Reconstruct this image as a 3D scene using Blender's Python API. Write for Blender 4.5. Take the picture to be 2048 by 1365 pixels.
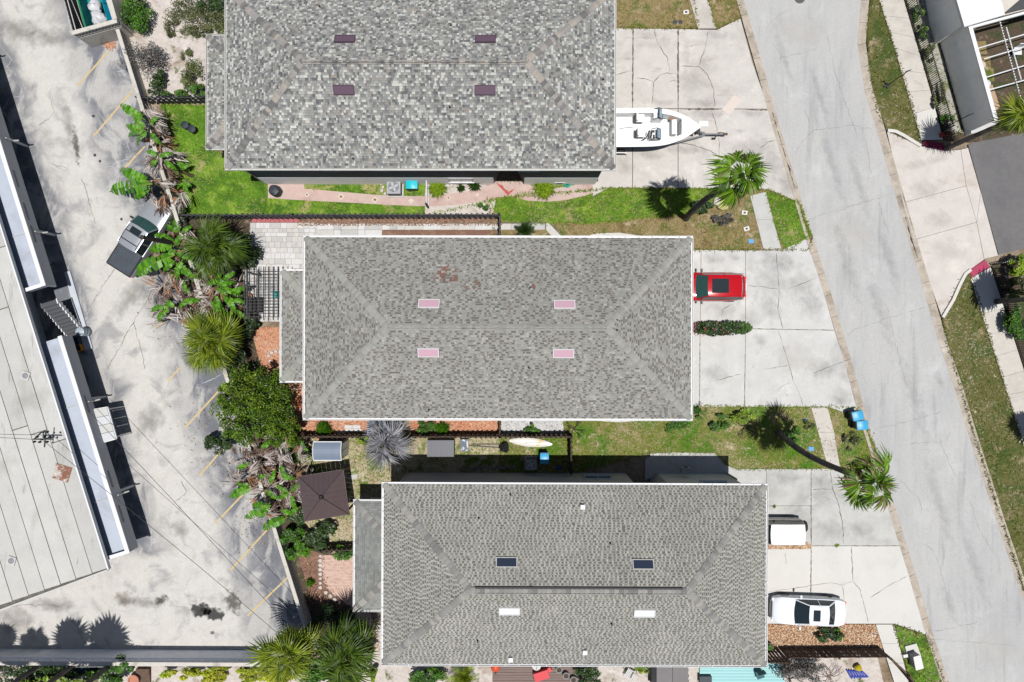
import bpy, bmesh, math, random
from mathutils import Vector, Matrix, Euler
from mathutils.geometry import tessellate_polygon
for _o in list(bpy.data.objects): bpy.data.objects.remove(_o)
R = math.radians
rnd = random.Random(7)
S = bpy.context.scene
COL = S.collection
# ------------------------------------------------------------------ camera
H = 45.5                      # drone height above the ground (m)
F = 24.0 / 36.0 * 2048        # focal length in photo pixels
cam_d = bpy.data.cameras.new('camera'); cam_d.lens = 24; cam_d.sensor_width = 36
cam_d.clip_end = 2000
cam = bpy.data.objects.new('camera', cam_d); cam.location = (0, 0, H); COL.objects.link(cam)
S.camera = cam
# ------------------------------------------------------------------ light
SX, SY = -0.083, 0.113        # shadow offset per metre of height
sun_dir = Vector((-SX, -SY, 1)).normalized()
elev = math.asin(sun_dir.z); azim = math.atan2(sun_dir.x, sun_dir.y)
W = bpy.data.worlds.new('World'); S.world = W; W.use_nodes = True
nt = W.node_tree; nt.nodes.clear()
sky = nt.nodes.new('ShaderNodeTexSky'); sky.sky_type = 'NISHITA'; sky.sun_disc = False
sky.sun_elevation = elev; sky.sun_rotation = azim
bg = nt.nodes.new('ShaderNodeBackground'); bg.inputs[1].default_value = 0.056
wo = nt.nodes.new('ShaderNodeOutputWorld')
nt.links.new(sky.outputs[0], bg.inputs[0]); nt.links.new(bg.outputs[0], wo.inputs[0])
sun_l = bpy.data.lights.new('sun', 'SUN'); sun_l.energy = 4.6; sun_l.angle = R(0.53); sun_l.color = (1.0, 0.98, 0.95)
sun = bpy.data.objects.new('sun', sun_l); sun.location = sun_dir * 60
sun.rotation_euler = sun_dir.to_track_quat('Z', 'Y').to_euler(); COL.objects.link(sun)
S.view_settings.view_transform = 'Standard'; S.view_settings.look = 'None'
S.view_settings.gamma = 1; S.view_settings.exposure = 0.45
S.render.engine = 'CYCLES'
S.render.resolution_x = 1024; S.render.resolution_y = 682
# ------------------------------------------------------------------ helpers
def P(px, py, z=0.0):
    k = (H - z) / F
    return Vector(((px - 1024) * k, (682.5 - py) * k, z))
def PP(pts, z=0.0):
    return [P(a, b, z).xy for a, b in pts]
def lin(c):
    c = c / 255.0
    return c / 12.92 if c <= 0.04045 else ((c + 0.055) / 1.055) ** 2.4
EXPO = 1.95
def A(r, g, b, e=EXPO):            # photographed sunlit colour -> surface albedo
    return (min(lin(r) / e, .85), min(lin(g) / e, .85), min(lin(b) / e, .85))
def mixc(a, b, t): return tuple(a[i] * (1 - t) + b[i] * t for i in range(3))
def mulc(a, k): return tuple(x * k for x in a)

_mats = {}
def M(name, col=(.5, .5, .5), rough=.85, layers=(), var=(), bump=None, tint=False, metal=0.0, spec=.3,
      alpha=1.0, trans=0.0, sub=None, coat=0.0, emit=None):
    """procedural material. layers=(colour, scale, lo, hi[, (sx,sy,sz) stretch]) patches; var=(scale, amount) brightness grain"""
    if name in _mats: return _mats[name]
    m = bpy.data.materials.new(name); m.use_nodes = True; t = m.node_tree; N = t.nodes; L = t.links
    b = N['Principled BSDF']
    b.inputs['Roughness'].default_value = rough; b.inputs['Metallic'].default_value = metal
    b.inputs['Specular IOR Level'].default_value = spec
    b.inputs['Coat Weight'].default_value = coat
    if trans: b.inputs['Transmission Weight'].default_value = trans
    tc = N.new('ShaderNodeTexCoord')
    rgb = N.new('ShaderNodeRGB'); rgb.outputs[0].default_value = (*col, 1); cur = rgb.outputs[0]
    if tint:
        at = N.new('ShaderNodeAttribute'); at.attribute_name = 'tint'
        mx = N.new('ShaderNodeMix'); mx.data_type = 'RGBA'; mx.blend_type = 'MULTIPLY'; mx.inputs[0].default_value = 1
        L.new(cur, mx.inputs[6]); L.new(at.outputs['Color'], mx.inputs[7]); cur = mx.outputs[2]
    def noise(scale, detail=4, stretch=None, dist=0.0, off=0):
        n = N.new('ShaderNodeTexNoise'); n.inputs['Scale'].default_value = scale; n.inputs['Detail'].default_value = detail
        n.inputs['Distortion'].default_value = dist; n.inputs['Roughness'].default_value = .62
        mp = N.new('ShaderNodeMapping'); mp.inputs['Location'].default_value = (off * 3.7, off * 1.9, off)
        if stretch:
            mp.inputs['Scale'].default_value = stretch[:3]
            if len(stretch) > 3: mp.inputs['Rotation'].default_value = (0, 0, stretch[3])
        L.new(tc.outputs['Object'], mp.inputs[0]); L.new(mp.outputs[0], n.inputs['Vector'])
        return n.outputs[0]
    k = 1
    for ly in layers:
        c2, sc, lo, hi = ly[:4]; st = ly[4] if len(ly) > 4 else None
        n = noise(sc, 6, st, .4, k); k += 1
        mr = N.new('ShaderNodeMapRange'); mr.inputs[1].default_value = lo; mr.inputs[2].default_value = hi
        L.new(n, mr.inputs[0])
        mx = N.new('ShaderNodeMix'); mx.data_type = 'RGBA'; L.new(mr.outputs[0], mx.inputs[0])
        L.new(cur, mx.inputs[6]); mx.inputs[7].default_value = (*c2, 1); cur = mx.outputs[2]
    for v in var:
        sc, am = v[:2]; st = v[2] if len(v) > 2 else None
        n = noise(sc, 3, st, 0, k); k += 1
        mr = N.new('ShaderNodeMapRange'); mr.inputs[1].default_value = .3; mr.inputs[2].default_value = .7
        mr.inputs[3].default_value = 1 - am; mr.inputs[4].default_value = 1 + am
        L.new(n, mr.inputs[0])
        mx = N.new('ShaderNodeMix'); mx.data_type = 'RGBA'; mx.blend_type = 'MULTIPLY'; mx.inputs[0].default_value = 1
        L.new(cur, mx.inputs[6]); L.new(mr.outputs[0], mx.inputs[7]); cur = mx.outputs[2]
    L.new(cur, b.inputs['Base Color'])
    if bump:
        n = noise(bump[0], 4, None, 0, 9)
        bp = N.new('ShaderNodeBump'); bp.inputs['Strength'].default_value = bump[1]; bp.inputs['Distance'].default_value = bump[2] if len(bump) > 2 else .02
        L.new(n, bp.inputs['Height']); L.new(bp.outputs[0], b.inputs['Normal'])
    if alpha < 1: b.inputs['Alpha'].default_value = alpha
    _mats[name] = m
    return m

class MB:
    def __init__(s): s.v = []; s.f = []; s.c = []
    def add(s, vs, fs, col=(1, 1, 1)):
        o = len(s.v); s.v += [tuple(p) for p in vs]
        for q in fs: s.f.append([o + i for i in q]); s.c.append(col)
        return s
    def box(s, c, d, rz=0, col=(1, 1, 1), m=None):
        x, y, z = d[0] / 2, d[1] / 2, d[2] / 2
        vs = [Vector((a, b, e)) for a in (-x, x) for b in (-y, y) for e in (-z, z)]
        if m is not None: vs = [m @ p for p in vs]
        if rz: ca, sa = math.cos(rz), math.sin(rz); vs = [Vector((p.x * ca - p.y * sa, p.x * sa + p.y * ca, p.z)) for p in vs]
        c = Vector(c); vs = [p + c for p in vs]
        return s.add(vs, [(0, 1, 3, 2), (4, 6, 7, 5), (0, 4, 5, 1), (2, 3, 7, 6), (0, 2, 6, 4), (1, 5, 7, 3)], col)
    def bar(s, a, b, w, h, col=(1, 1, 1)):       # box from a to b, width w, height h
        a = Vector(a); b = Vector(b); d = b - a; l = d.length
        if l < 1e-6: return s
        x = d / l; up = Vector((0, 0, 1)) if abs(x.z) < .95 else Vector((0, 1, 0))
        y = up.cross(x).normalized(); z = x.cross(y)
        vs = []
        for e in (a, b):
            for sy, sz in ((-1, -1), (1, -1), (1, 1), (-1, 1)): vs.append(e + y * (sy * w / 2) + z * (sz * h / 2))
        return s.add(vs, [(0, 3, 2, 1), (4, 5, 6, 7), (0, 1, 5, 4), (1, 2, 6, 5), (2, 3, 7, 6), (3, 0, 4, 7)], col)
    def prism(s, poly, z0, z1, col=(1, 1, 1), bottom=False):
        a = sum(poly[i][0] * poly[(i + 1) % len(poly)][1] - poly[(i + 1) % len(poly)][0] * poly[i][1] for i in range(len(poly)))
        if a < 0: poly = poly[::-1]
        n = len(poly)
        vs = [(p[0], p[1], z0) for p in poly] + [(p[0], p[1], z1) for p in poly]
        fs = [tuple(range(n, 2 * n))] + [(i, (i + 1) % n, n + (i + 1) % n, n + i) for i in range(n)]
        if bottom: fs.append(tuple(range(n - 1, -1, -1)))
        return s.add(vs, fs, col)
    def sheet(s, poly, z, col=(1, 1, 1)):
        a = sum(poly[i][0] * poly[(i + 1) % len(poly)][1] - poly[(i + 1) % len(poly)][0] * poly[i][1] for i in range(len(poly)))
        if a < 0: poly = poly[::-1]
        return s.add([(p[0], p[1], z) for p in poly], [tuple(range(len(poly)))], col)
    def tube(s, pts, r, n=6, col=(1, 1, 1), cap=True):
        pts = [Vector(p) for p in pts]; k = len(pts)
        rs = r if isinstance(r, (list, tuple)) else [r] * k
        vs = []; side = None
        for i, p in enumerate(pts):
            d = (pts[min(i + 1, k - 1)] - pts[max(i - 1, 0)]).normalized()
            ref = side if side is not None else (Vector((0, 0, 1)) if abs(d.z) < .9 else Vector((1, 0, 0)))
            if side is None: y = d.cross(ref).normalized()
            else: y = (side - d * side.dot(d)).normalized()
            side = y; z = d.cross(y)
            for j in range(n):
                a = 2 * math.pi * j / n
                vs.append(p + y * (math.cos(a) * rs[i]) + z * (math.sin(a) * rs[i]))
        fs = []
        for i in range(k - 1):
            for j in range(n):
                j2 = (j + 1) % n
                fs.append((i * n + j, i * n + j2, (i + 1) * n + j2, (i + 1) * n + j))
        if cap: fs.append(tuple(range(n - 1, -1, -1))); fs.append(tuple(range((k - 1) * n, k * n)))
        return s.add(vs, fs, col)
    def lathe(s, prof, n=16, c=(0, 0, 0), col=(1, 1, 1), m=None, caps=True):   # prof: (r,z)
        vs = []
        for r_, z in prof:
            for j in range(n):
                a = 2 * math.pi * j / n; p = Vector((r_ * math.cos(a), r_ * math.sin(a), z))
                if m is not None: p = m @ p
                vs.append(p + Vector(c))
        fs = []
        for i in range(len(prof) - 1):
            for j in range(n):
                j2 = (j + 1) % n; fs.append((i * n + j, i * n + j2, (i + 1) * n + j2, (i + 1) * n + j))
        if caps: fs.append(tuple(range(n - 1, -1, -1))); fs.append(tuple(range((len(prof) - 1) * n, len(prof) * n)))
        return s.add(vs, fs, col)
    def loft(s, rings, col=(1, 1, 1), closed=True, caps=True):
        n = len(rings[0]); vs = [p for r_ in rings for p in r_]; fs = []
        for i in range(len(rings) - 1):
            for j in range(n if closed else n - 1):
                j2 = (j + 1) % n; fs.append((i * n + j, i * n + j2, (i + 1) * n + j2, (i + 1) * n + j))
        if caps and closed: fs.append(tuple(range(n - 1, -1, -1))); fs.append(tuple(range((len(rings) - 1) * n, len(rings) * n)))
        return s.add(vs, fs, col)
    def mesh(s, name, mat, smooth=False):
        me = bpy.data.meshes.new(name); me.from_pydata(s.v, [], s.f)
        at = me.attributes.new('tint', 'FLOAT_COLOR', 'FACE')
        buf = []
        for c in s.c: buf += [c[0], c[1], c[2], 1.0]
        at.data.foreach_set('color', buf)
        if mat: me.materials.append(mat)
        if smooth:
            me.polygons.foreach_set('use_smooth', [True] * len(me.polygons))
            me.set_sharp_from_angle(angle=R(38 if smooth is True else smooth))
        me.update()
        return me
    def build(s, name, mat, parent=None, world=False, smooth=False, **kw):
        if world and parent is not None:
            o = parent
            off = Vector((0, 0, 0))
            while o is not None: off += o.location; o = o.parent
            s.v = [(p[0] - off.x, p[1] - off.y, p[2] - off.z) for p in s.v]
        o = bpy.data.objects.new(name, s.mesh(name, mat, smooth)); COL.objects.link(o)
        if parent is not None: o.parent = parent
        return tag(o, **kw)
def tag(o, label=None, cat=None, group=None, kind=None):
    if label: o['label'] = label
    if cat: o['category'] = cat
    if group: o['group'] = group
    if kind: o['kind'] = kind
    return o
def thing(name, loc, label, cat, group=None, rz=0.0):
    o = bpy.data.objects.new(name, None); COL.objects.link(o); o.empty_display_size = .2
    o.location = loc; o.rotation_euler = (0, 0, rz)
    return tag(o, label, cat, group)
def inst(name, me, parent=None, mat=None, loc=None, rot=None, sc=None):
    o = bpy.data.objects.new(name, me); COL.objects.link(o)
    if parent is not None: o.parent = parent
    if mat is not None: o.matrix_local = mat if parent is not None else mat; o.matrix_basis = mat
    if loc is not None: o.location = loc
    if rot is not None: o.rotation_euler = rot
    if sc is not None: o.scale = (sc, sc, sc) if isinstance(sc, (int, float)) else sc
    return o
def frame(x, y, z, t):
    m = Matrix.Identity(4)
    for i, a in enumerate((x, y, z)):
        for j in range(3): m[j][i] = a[j]
    for j in range(3): m[j][3] = t[j]
    return m
def inpoly(p, poly):
    x, y = p; c = False; n = len(poly); j = n - 1
    for i in range(n):
        xi, yi = poly[i][0], poly[i][1]; xj, yj = poly[j][0], poly[j][1]
        if (yi > y) != (yj > y) and x < (xj - xi) * (y - yi) / (yj - yi) + xi: c = not c
        j = i
    return c
def bounds(poly):
    return min(p[0] for p in poly), max(p[0] for p in poly), min(p[1] for p in poly), max(p[1] for p in poly)
def offset_line(pts, d):      # polyline offset to the left by d
    out = []
    n = len(pts)
    for i in range(n):
        a = Vector(pts[max(i - 1, 0)]); b = Vector(pts[min(i + 1, n - 1)])
        t = (b - a).normalized(); out.append(Vector(pts[i]) + Vector((-t.y, t.x)) * d)
    return out
def inset(poly, d):
    poly = [Vector(p) for p in poly]
    a = sum(poly[i].x * poly[(i + 1) % len(poly)].y - poly[(i + 1) % len(poly)].x * poly[i].y for i in range(len(poly)))
    if a < 0: poly = poly[::-1]
    n = len(poly); out = []
    for i in range(n):
        p0, p1, p2 = poly[i - 1], poly[i], poly[(i + 1) % n]
        t1 = (p1 - p0).normalized(); t2 = (p2 - p1).normalized()
        n1 = Vector((-t1.y, t1.x)); n2 = Vector((-t2.y, t2.x))
        b = n1 + n2; q = b.dot(n1)
        out.append(p1 + b * (d / max(q, .5)))
    return out
# ------------------------------------------------------------------ materials of the setting
m_ground = M('ground_soil', A(168, 150, 128), layers=[(A(120, 100, 75), .6, .45, .65)], var=[(6, .25)])
m_conc_a = M('concrete_beige', A(216, 210, 203), layers=[(A(185, 179, 171), .35, .52, .72), (A(236, 229, 220), .8, .55, .75), (A(168, 160, 150), 1.3, .60, .80, (.35, 1.6, 1))], var=[(1.1, .07), (14, .06), (60, .05)], bump=(40, .12))
m_conc_b = M('concrete_pale', A(217, 215, 211), layers=[(A(176, 174, 170), .33, .54, .74), (A(158, 156, 152), 1.0, .60, .82, (1, .6, 1)), (A(233, 231, 226), .7, .55, .75)], var=[(1.3, .06), (16, .06), (60, .05)], bump=(40, .12))
m_conc_c = M('concrete_grey', A(206, 205, 200), layers=[(A(176, 175, 172), .5, .5, .72), (A(222, 220, 215), .9, .55, .75)], var=[(1.3, .06), (16, .06), (60, .05)], bump=(40, .12))
m_conc_d = M('concrete_new', A(227, 224, 217), layers=[(A(214, 211, 205), .5, .5, .75)], var=[(.8, .03), (20, .04)], bump=(40, .08))
m_conc_pink = M('concrete_pinkish', A(220, 212, 204), layers=[(A(196, 178, 165), .5, .55, .75), (A(238, 228, 220), .8, .55, .75)], var=[(1.3, .06), (16, .05)], bump=(40, .1))
m_walk = M('sidewalk_concrete', A(216, 209, 199), layers=[(A(190, 182, 172), .4, .5, .75), (A(172, 166, 158), 1.4, .58, .8)], var=[(2, .06), (18, .06)], bump=(40, .1))
m_kerb = M('kerb_concrete', A(196, 184, 168), layers=[(A(140, 126, 110), .7, .5, .75), (A(214, 204, 190), 1.2, .55, .75)], var=[(3, .12), (20, .08)], bump=(30, .15))
m_joint = M('joint_dirt', A(120, 112, 98), var=[(4, .3)])
m_crack = M('crack_dirt', A(136, 127, 115), var=[(5, .3)])
m_road = M('road_worn_asphalt', A(199, 198, 195), layers=[(A(184, 184, 184), .22, .46, .70, (1, .35, 1, -.3)), (A(166, 166, 167), .6, .56, .80, (3.2, .3, 1, -.3)), (A(214, 213, 211), .3, .55, .75)], var=[(.9, .04, (3, .3, 1, -.3)), (9, .06), (40, .10)], bump=(80, .15))
m_dark_road = M('dark_asphalt', A(122, 120, 120), layers=[(A(112, 110, 111), .4, .5, .7)], var=[(3, .06), (50, .12)], bump=(70, .2))
m_pave_pink = M('path_pink_concrete', A(214, 186, 176), layers=[(A(190, 158, 150), .6, .5, .75), (A(206, 192, 184), .8, .52, .72)], var=[(3, .07), (20, .05)], bump=(40, .1))
m_red_pad = M('tactile_pad_red', A(196, 70, 105), layers=[(A(170, 75, 100), 1.2, .5, .7)], var=[(8, .1)])
m_maroon_pad = M('tactile_pad_maroon', A(140, 38, 75), layers=[(A(120, 40, 70), 1.2, .5, .7)], var=[(8, .12)])
m_lush = M('lawn_lush', A(98, 142, 26), layers=[(A(66, 108, 14), .7, .44, .60), (A(140, 174, 52), 1.1, .50, .66), (A(184, 170, 116), .55, .58, .68)], var=[(6, .2), (30, .3)], bump=(30, .5, .05))
m_mixed = M('lawn_mixed', A(122, 128, 54), layers=[(A(168, 150, 110), .55, .50, .62), (A(82, 124, 22), .5, .50, .60), (A(205, 190, 160), 1.5, .60, .72)], var=[(5, .2), (26, .3)], bump=(30, .5, .05))
m_dry = M('lawn_dry', A(150, 132, 88), layers=[(A(96, 112, 38), .8, .52, .62), (A(196, 176, 148), 1.6, .56, .70), (A(120, 98, 60), 1.1, .55, .68)], var=[(5, .2), (26, .3)], bump=(30, .5, .05))
m_verge = M('lawn_verge', A(104, 104, 52), layers=[(A(72, 92, 30), .6, .48, .60), (A(160, 142, 108), 1.0, .56, .68), (A(205, 195, 172), 2.2, .62, .72)], var=[(5, .2), (26, .3)], bump=(30, .5, .05))
m_sand = M('sand', A(216, 205, 196), layers=[(A(170, 152, 135), .7, .52, .68), (A(104, 112, 62), 1.1, .57, .66), (A(232, 226, 220), 1.0, .55, .75)], var=[(4, .12), (30, .14)], bump=(20, .4, .03))
m_mulch_o = M('mulch_orange', A(216, 158, 124), layers=[(A(200, 122, 82), .8, .54, .68), (A(228, 188, 164), 1.1, .50, .66)], var=[(9, .2), (40, .3)], bump=(40, .7, .04))
m_mulch_b = M('mulch_brown', A(142, 106, 88), layers=[(A(170, 136, 114), 1.5, .5, .66)], var=[(9, .25), (40, .3)], bump=(40, .7, .04))
m_gravel_w = M('gravel_white', A(226, 224, 224), layers=[(A(180, 178, 176), 2.5, .55, .7)], var=[(16, .14), (50, .2)], bump=(40, .8, .04))
m_gravel_tan = M('gravel_tan', A(212, 164, 122), layers=[(A(176, 116, 76), 2.2, .5, .64), (A(236, 206, 172), 3.0, .54, .68)], var=[(14, .25), (36, .3)], bump=(40, .8, .04))
m_dirt = M('dirt_dark', A(90, 76, 60), layers=[(A(60, 74, 34), 1.2, .52, .64), (A(150, 132, 110), 1.6, .58, .70)], var=[(6, .3), (30, .3)], bump=(30, .5, .04))

def lot_material():
    m = bpy.data.materials.new('parking_lot_worn'); m.use_nodes = True; t = m.node_tree; N = t.nodes; L = t.links
    b = N['Principled BSDF']; b.inputs['Roughness'].default_value = .9
    tc = N.new('ShaderNodeTexCoord'); sp = N.new('ShaderNodeSeparateXYZ'); L.new(tc.outputs['Object'], sp.inputs[0])
    def math_(op, a, b_=None, c=None):
        n = N.new('ShaderNodeMath'); n.operation = op
        for i, v in enumerate((a, b_, c)):
            if v is None: continue
            if isinstance(v, (int, float)): n.inputs[i].default_value = v
            else: L.new(v, n.inputs[i])
        return n.outputs[0]
    def mr(v, a, b_, c=0, d=1, smooth=True):
        n = N.new('ShaderNodeMapRange'); n.interpolation_type = 'SMOOTHSTEP' if smooth else 'LINEAR'
        L.new(v, n.inputs[0])
        for i, q in enumerate((a, b_, c, d)): n.inputs[i + 1].default_value = q
        return n.outputs[0]
    def noise(sc, det=6, rot=0, st=(1, 1, 1), dist=.6, off=0):
        n = N.new('ShaderNodeTexNoise'); n.inputs['Scale'].default_value = sc; n.inputs['Detail'].default_value = det
        n.inputs['Distortion'].default_value = dist; n.inputs['Roughness'].default_value = .6
        mp = N.new('ShaderNodeMapping'); mp.inputs['Rotation'].default_value = (0, 0, rot); mp.inputs['Scale'].default_value = st
        mp.inputs['Location'].default_value = (off, off * .7, 0)
        L.new(tc.outputs['Object'], mp.inputs[0]); L.new(mp.outputs[0], n.inputs['Vector']); return n.outputs[0]
    # u: distance across the drive lane, metres (photo px / 30)
    u = math_('ADD', math_('ADD', sp.outputs[0], math_('MULTIPLY', sp.outputs[1], .314)), 27.0)
    wob = math_('MULTIPLY', math_('SUBTRACT', noise(.35, 4, off=3), .5), 4.5)
    u2 = math_('ADD', u, wob)
    lane = math_('MULTIPLY', mr(u2, -1.6, 0.6), mr(u2, 2.6, 5.2, 1, 0))
    bottom = math_('MULTIPLY', mr(math_('ADD', sp.outputs[1], wob), -14.6, -13.0, 1, 0), mr(math_('ADD', sp.outputs[0], wob), -20.0, -16.5, 1, 0))
    clean = math_('MAXIMUM', lane, bottom)
    n1 = noise(.55, 8, .7, (1, .55, 1), .8, 11)
    patch = mr(n1, .45, .60)
    cream = math_('MAXIMUM', math_('MULTIPLY', clean, mr(noise(.6, 5, off=21), .30, .48, .5, 1)), math_('MULTIPLY', patch, .72))
    mx = N.new('ShaderNodeMix'); mx.data_type = 'RGBA'; L.new(cream, mx.inputs[0])
    mx.inputs[6].default_value = (*A(120, 122, 129), 1); mx.inputs[7].default_value = (*A(217, 213, 206), 1)
    # fine pale cracking in the dark asphalt
    vo = N.new('ShaderNodeTexVoronoi'); vo.feature = 'DISTANCE_TO_EDGE'; vo.inputs['Scale'].default_value = .9
    wv = N.new('ShaderNodeMix'); wv.data_type = 'VECTOR'; wv.inputs[0].default_value = .25
    nn = N.new('ShaderNodeTexNoise'); nn.inputs['Scale'].default_value = 1.2; L.new(tc.outputs['Object'], nn.inputs['Vector'])
    L.new(tc.outputs['Object'], wv.inputs[4]); L.new(nn.outputs['Color'], wv.inputs[5]); L.new(wv.outputs[1], vo.inputs['Vector'])
    line = math_('MULTIPLY', math_('MULTIPLY', mr(vo.outputs[0], .0, .022, 1, 0), mr(noise(.4, 3, off=5), .5, .62)), math_('SUBTRACT', 1, cream))
    mc = N.new('ShaderNodeMix'); mc.data_type = 'RGBA'; L.new(line, mc.inputs[0]); L.new(mx.outputs[2], mc.inputs[6]); mc.inputs[7].default_value = (*A(205, 205, 208), 1)
    cur = mc.outputs[2]
    # soft grey stains
    st = math_('MULTIPLY', mr(noise(.28, 6, .3, (1, 1, 1), 1.0, 31), .56, .76), .55)
    ms = N.new('ShaderNodeMix'); ms.data_type = 'RGBA'; L.new(st, ms.inputs[0]); L.new(cur, ms.inputs[6]); ms.inputs[7].default_value = (*A(158, 154, 150), 1)
    cur = ms.outputs[2]
    for sc, am, o in ((1.6, .06, 2), (8, .07, 4), (60, .1, 6)):
        v = N.new('ShaderNodeMix'); v.data_type = 'RGBA'; v.blend_type = 'MULTIPLY'; v.inputs[0].default_value = 1
        L.new(cur, v.inputs[6]); L.new(mr(noise(sc, 3, off=o), .3, .7, 1 - am, 1 + am, False), v.inputs[7]); cur = v.outputs[2]
    L.new(cur, b.inputs['Base Color'])
    bp = N.new('ShaderNodeBump'); bp.inputs['Strength'].default_value = .2; bp.inputs['Distance'].default_value = .02
    L.new(noise(50, 3), bp.inputs['Height']); L.new(bp.outputs[0], b.inputs['Normal'])
    return m

# ------------------------------------------------------------------ ground and surfaces
MB().sheet([(-320, -320), (320, -320), (320, 320), (-320, 320)], -.12).build('ground', m_ground, kind='structure')
def slab_sheet(name, px, mat, top, kind='structure', parent=None, label=None):
    return MB().prism(PP(px), -.11, top).build(name, mat, parent, kind=kind, label=label)
wall_line = lambda y: 216 + .314 * y       # wall cap in the photo
lot = slab_sheet('parking_lot', [(-700, -300), (147, -300), (237, 16), (634, 1282), (640, 1299), (-700, 1299)], lot_material(), 0.0)
road_l = [(1380, -360), (1440, -160), (1488, 0), (1532, 152), (1557, 243), (1581, 324), (1622, 460), (1659, 575), (1703, 720), (1735, 838), (1757, 908), (1792, 1019), (1833, 1152), (1866, 1267), (1899, 1365), (1960, 1560), (2020, 1750)]
road_r = [(1724, -360), (1726, -160), (1723, 0), (1716, 88), (1730, 182), (1751, 249), (1772, 322), (1818, 480), (1855, 603), (1881, 694), (1910, 776), (1935, 860), (1993, 1040), (2040, 1180), (2105, 1365), (2165, 1560), (2225, 1750)]
road = MB().prism(PP(road_l + road_r[::-1]), -.11, -.045).build('road', m_road, kind='structure')

def kerb(name, line, side, width=.5):
    """rolled concrete kerb laid as separate segments along the road edge"""
    pts = [P(a, b).xy for a, b in line]
    # resample
    d = [0]
    for i in range(1, len(pts)): d.append(d[-1] + (pts[i] - pts[i - 1]).length)
    def at(s):
        for i in range(1, len(pts)):
            if s <= d[i] or i == len(pts) - 1:
                t = (s - d[i - 1]) / (d[i] - d[i - 1]); return pts[i - 1].lerp(pts[i], t), (pts[i] - pts[i - 1]).normalized()
    base = MB(); n = int(d[-1] / .8); prof = []
    for i in range(n + 1):
        p, t = at(d[-1] * i / n); nr = Vector((-t.y, t.x)) * side
        prof.append([(p.x, p.y, -.1), (p.x, p.y, -.055), ((p + nr * width).x, (p + nr * width).y, -.06), ((p + nr * width).x, (p + nr * width).y, -.1)])
    base.loft(prof)
    o = base.build(name, m_joint, kind='structure')
    seg = 1.5; k = int(d[-1] / seg)
    for i in range(k):
        rings = []
        for q in range(4):
            p, t = at(i * seg + .012 + (seg - .024) * q / 3); nr = Vector((-t.y, t.x)) * side
            ring = []
            for w, z in ((0.0, -.1), (0.0, -.038), (.12, -.052), (.2, -.045), (.32, .012), (.42, .03), (width, .028), (width, -.1)):
                c = p + nr * w; ring.append((c.x, c.y, z))
            rings.append(ring)
        MB().loft(rings).build('kerb_segment', m_kerb, o, smooth=True)
    return o
kerb('kerb', road_l, -1)
kerb('kerb', road_r, 1)

def cut(parent, px, w=.03, mat=None, jit=.05, z=None, name='crack', seg=.2):
    """thin ragged crack or stain line lying on a surface"""
    pts = [P(a, b).xy for a, b in px]; fine = []
    for i in range(len(pts) - 1):
        n = max(1, int((pts[i + 1] - pts[i]).length / seg))
        for k in range(n): fine.append(pts[i].lerp(pts[i + 1], k / n))
    fine.append(pts[-1])
    fine = [p + Vector((rnd.uniform(-jit, jit), rnd.uniform(-jit, jit))) for p in fine]
    mb = MB(); vs = []
    for i, p in enumerate(fine):
        t = (fine[min(i + 1, len(fine) - 1)] - fine[max(i - 1, 0)]).normalized(); nrm = Vector((-t.y, t.x))
        ww = w * rnd.uniform(.2, 1.3) / 2 * (.3 if i in (0, len(fine) - 1) else 1)
        vs += [(p.x + nrm.x * ww, p.y + nrm.y * ww, z), (p.x - nrm.x * ww, p.y - nrm.y * ww, z)]
    mb.add(vs, [(2 * i, 2 * i + 1, 2 * i + 3, 2 * i + 2) for i in range(len(fine) - 1)])
    mb.f = [q[::-1] for q in mb.f]
    return mb.build(name, mat or m_crack, parent)

m_crack_r = M('road_crack', A(158, 155, 150), var=[(5, .3)])
for line in ([(1530, 55), (1560, 30), (1590, 12)], [(1545, 85), (1563, 110), (1558, 128)], [(1558, 117), (1600, 106), (1635, 95)],
             [(1655, 70), (1663, 110), (1678, 165), (1700, 230), (1716, 275)], [(1590, 308), (1608, 280), (1625, 262), (1660, 256), (1705, 250), (1745, 258)],
             [(1610, 215), (1622, 260)], [(1610, 445), (1640, 430), (1690, 412), (1722, 408)], [(1725, 252), (1735, 300), (1745, 350)],
             [(1660, 425), (1700, 414), (1745, 400), (1792, 385)], [(1757, 402), (1770, 440), (1780, 470)], [(1692, 672), (1720, 655), (1775, 638), (1815, 625), (1852, 616)],
             [(1772, 600), (1786, 660), (1800, 720), (1812, 770)], [(1745, 858), (1790, 850), (1850, 835), (1885, 822)], [(1818, 888), (1850, 886), (1893, 884), (1900, 862)], [(1880, 880), (1900, 930), (1918, 960)],
             [(1846, 1088), (1865, 1100), (1880, 1130), (1892, 1180), (1900, 1215)], [(1865, 1280), (1950, 1285), (2030, 1292)], [(1850, 1265), (1900, 1258), (1960, 1245)],
             [(1940, 1000), (1960, 1060), (1990, 1110)], [(1800, 960), (1840, 1000), (1846, 1030)]):
    cut(road, line, .026, m_crack_r, .06, -.041)
m_mh = M('manhole_iron', A(95, 92, 90), rough=.6, var=[(9, .2)])
mh = MB().lathe([(.36, -.05), (.36, -.034), (.30, -.034), (.30, -.038), (.0, -.038)], 24, P(1600, -4)); mh.build('manhole_cover', m_mh, label='round dark iron manhole cover in the road at the top edge', cat='manhole cover')

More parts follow.
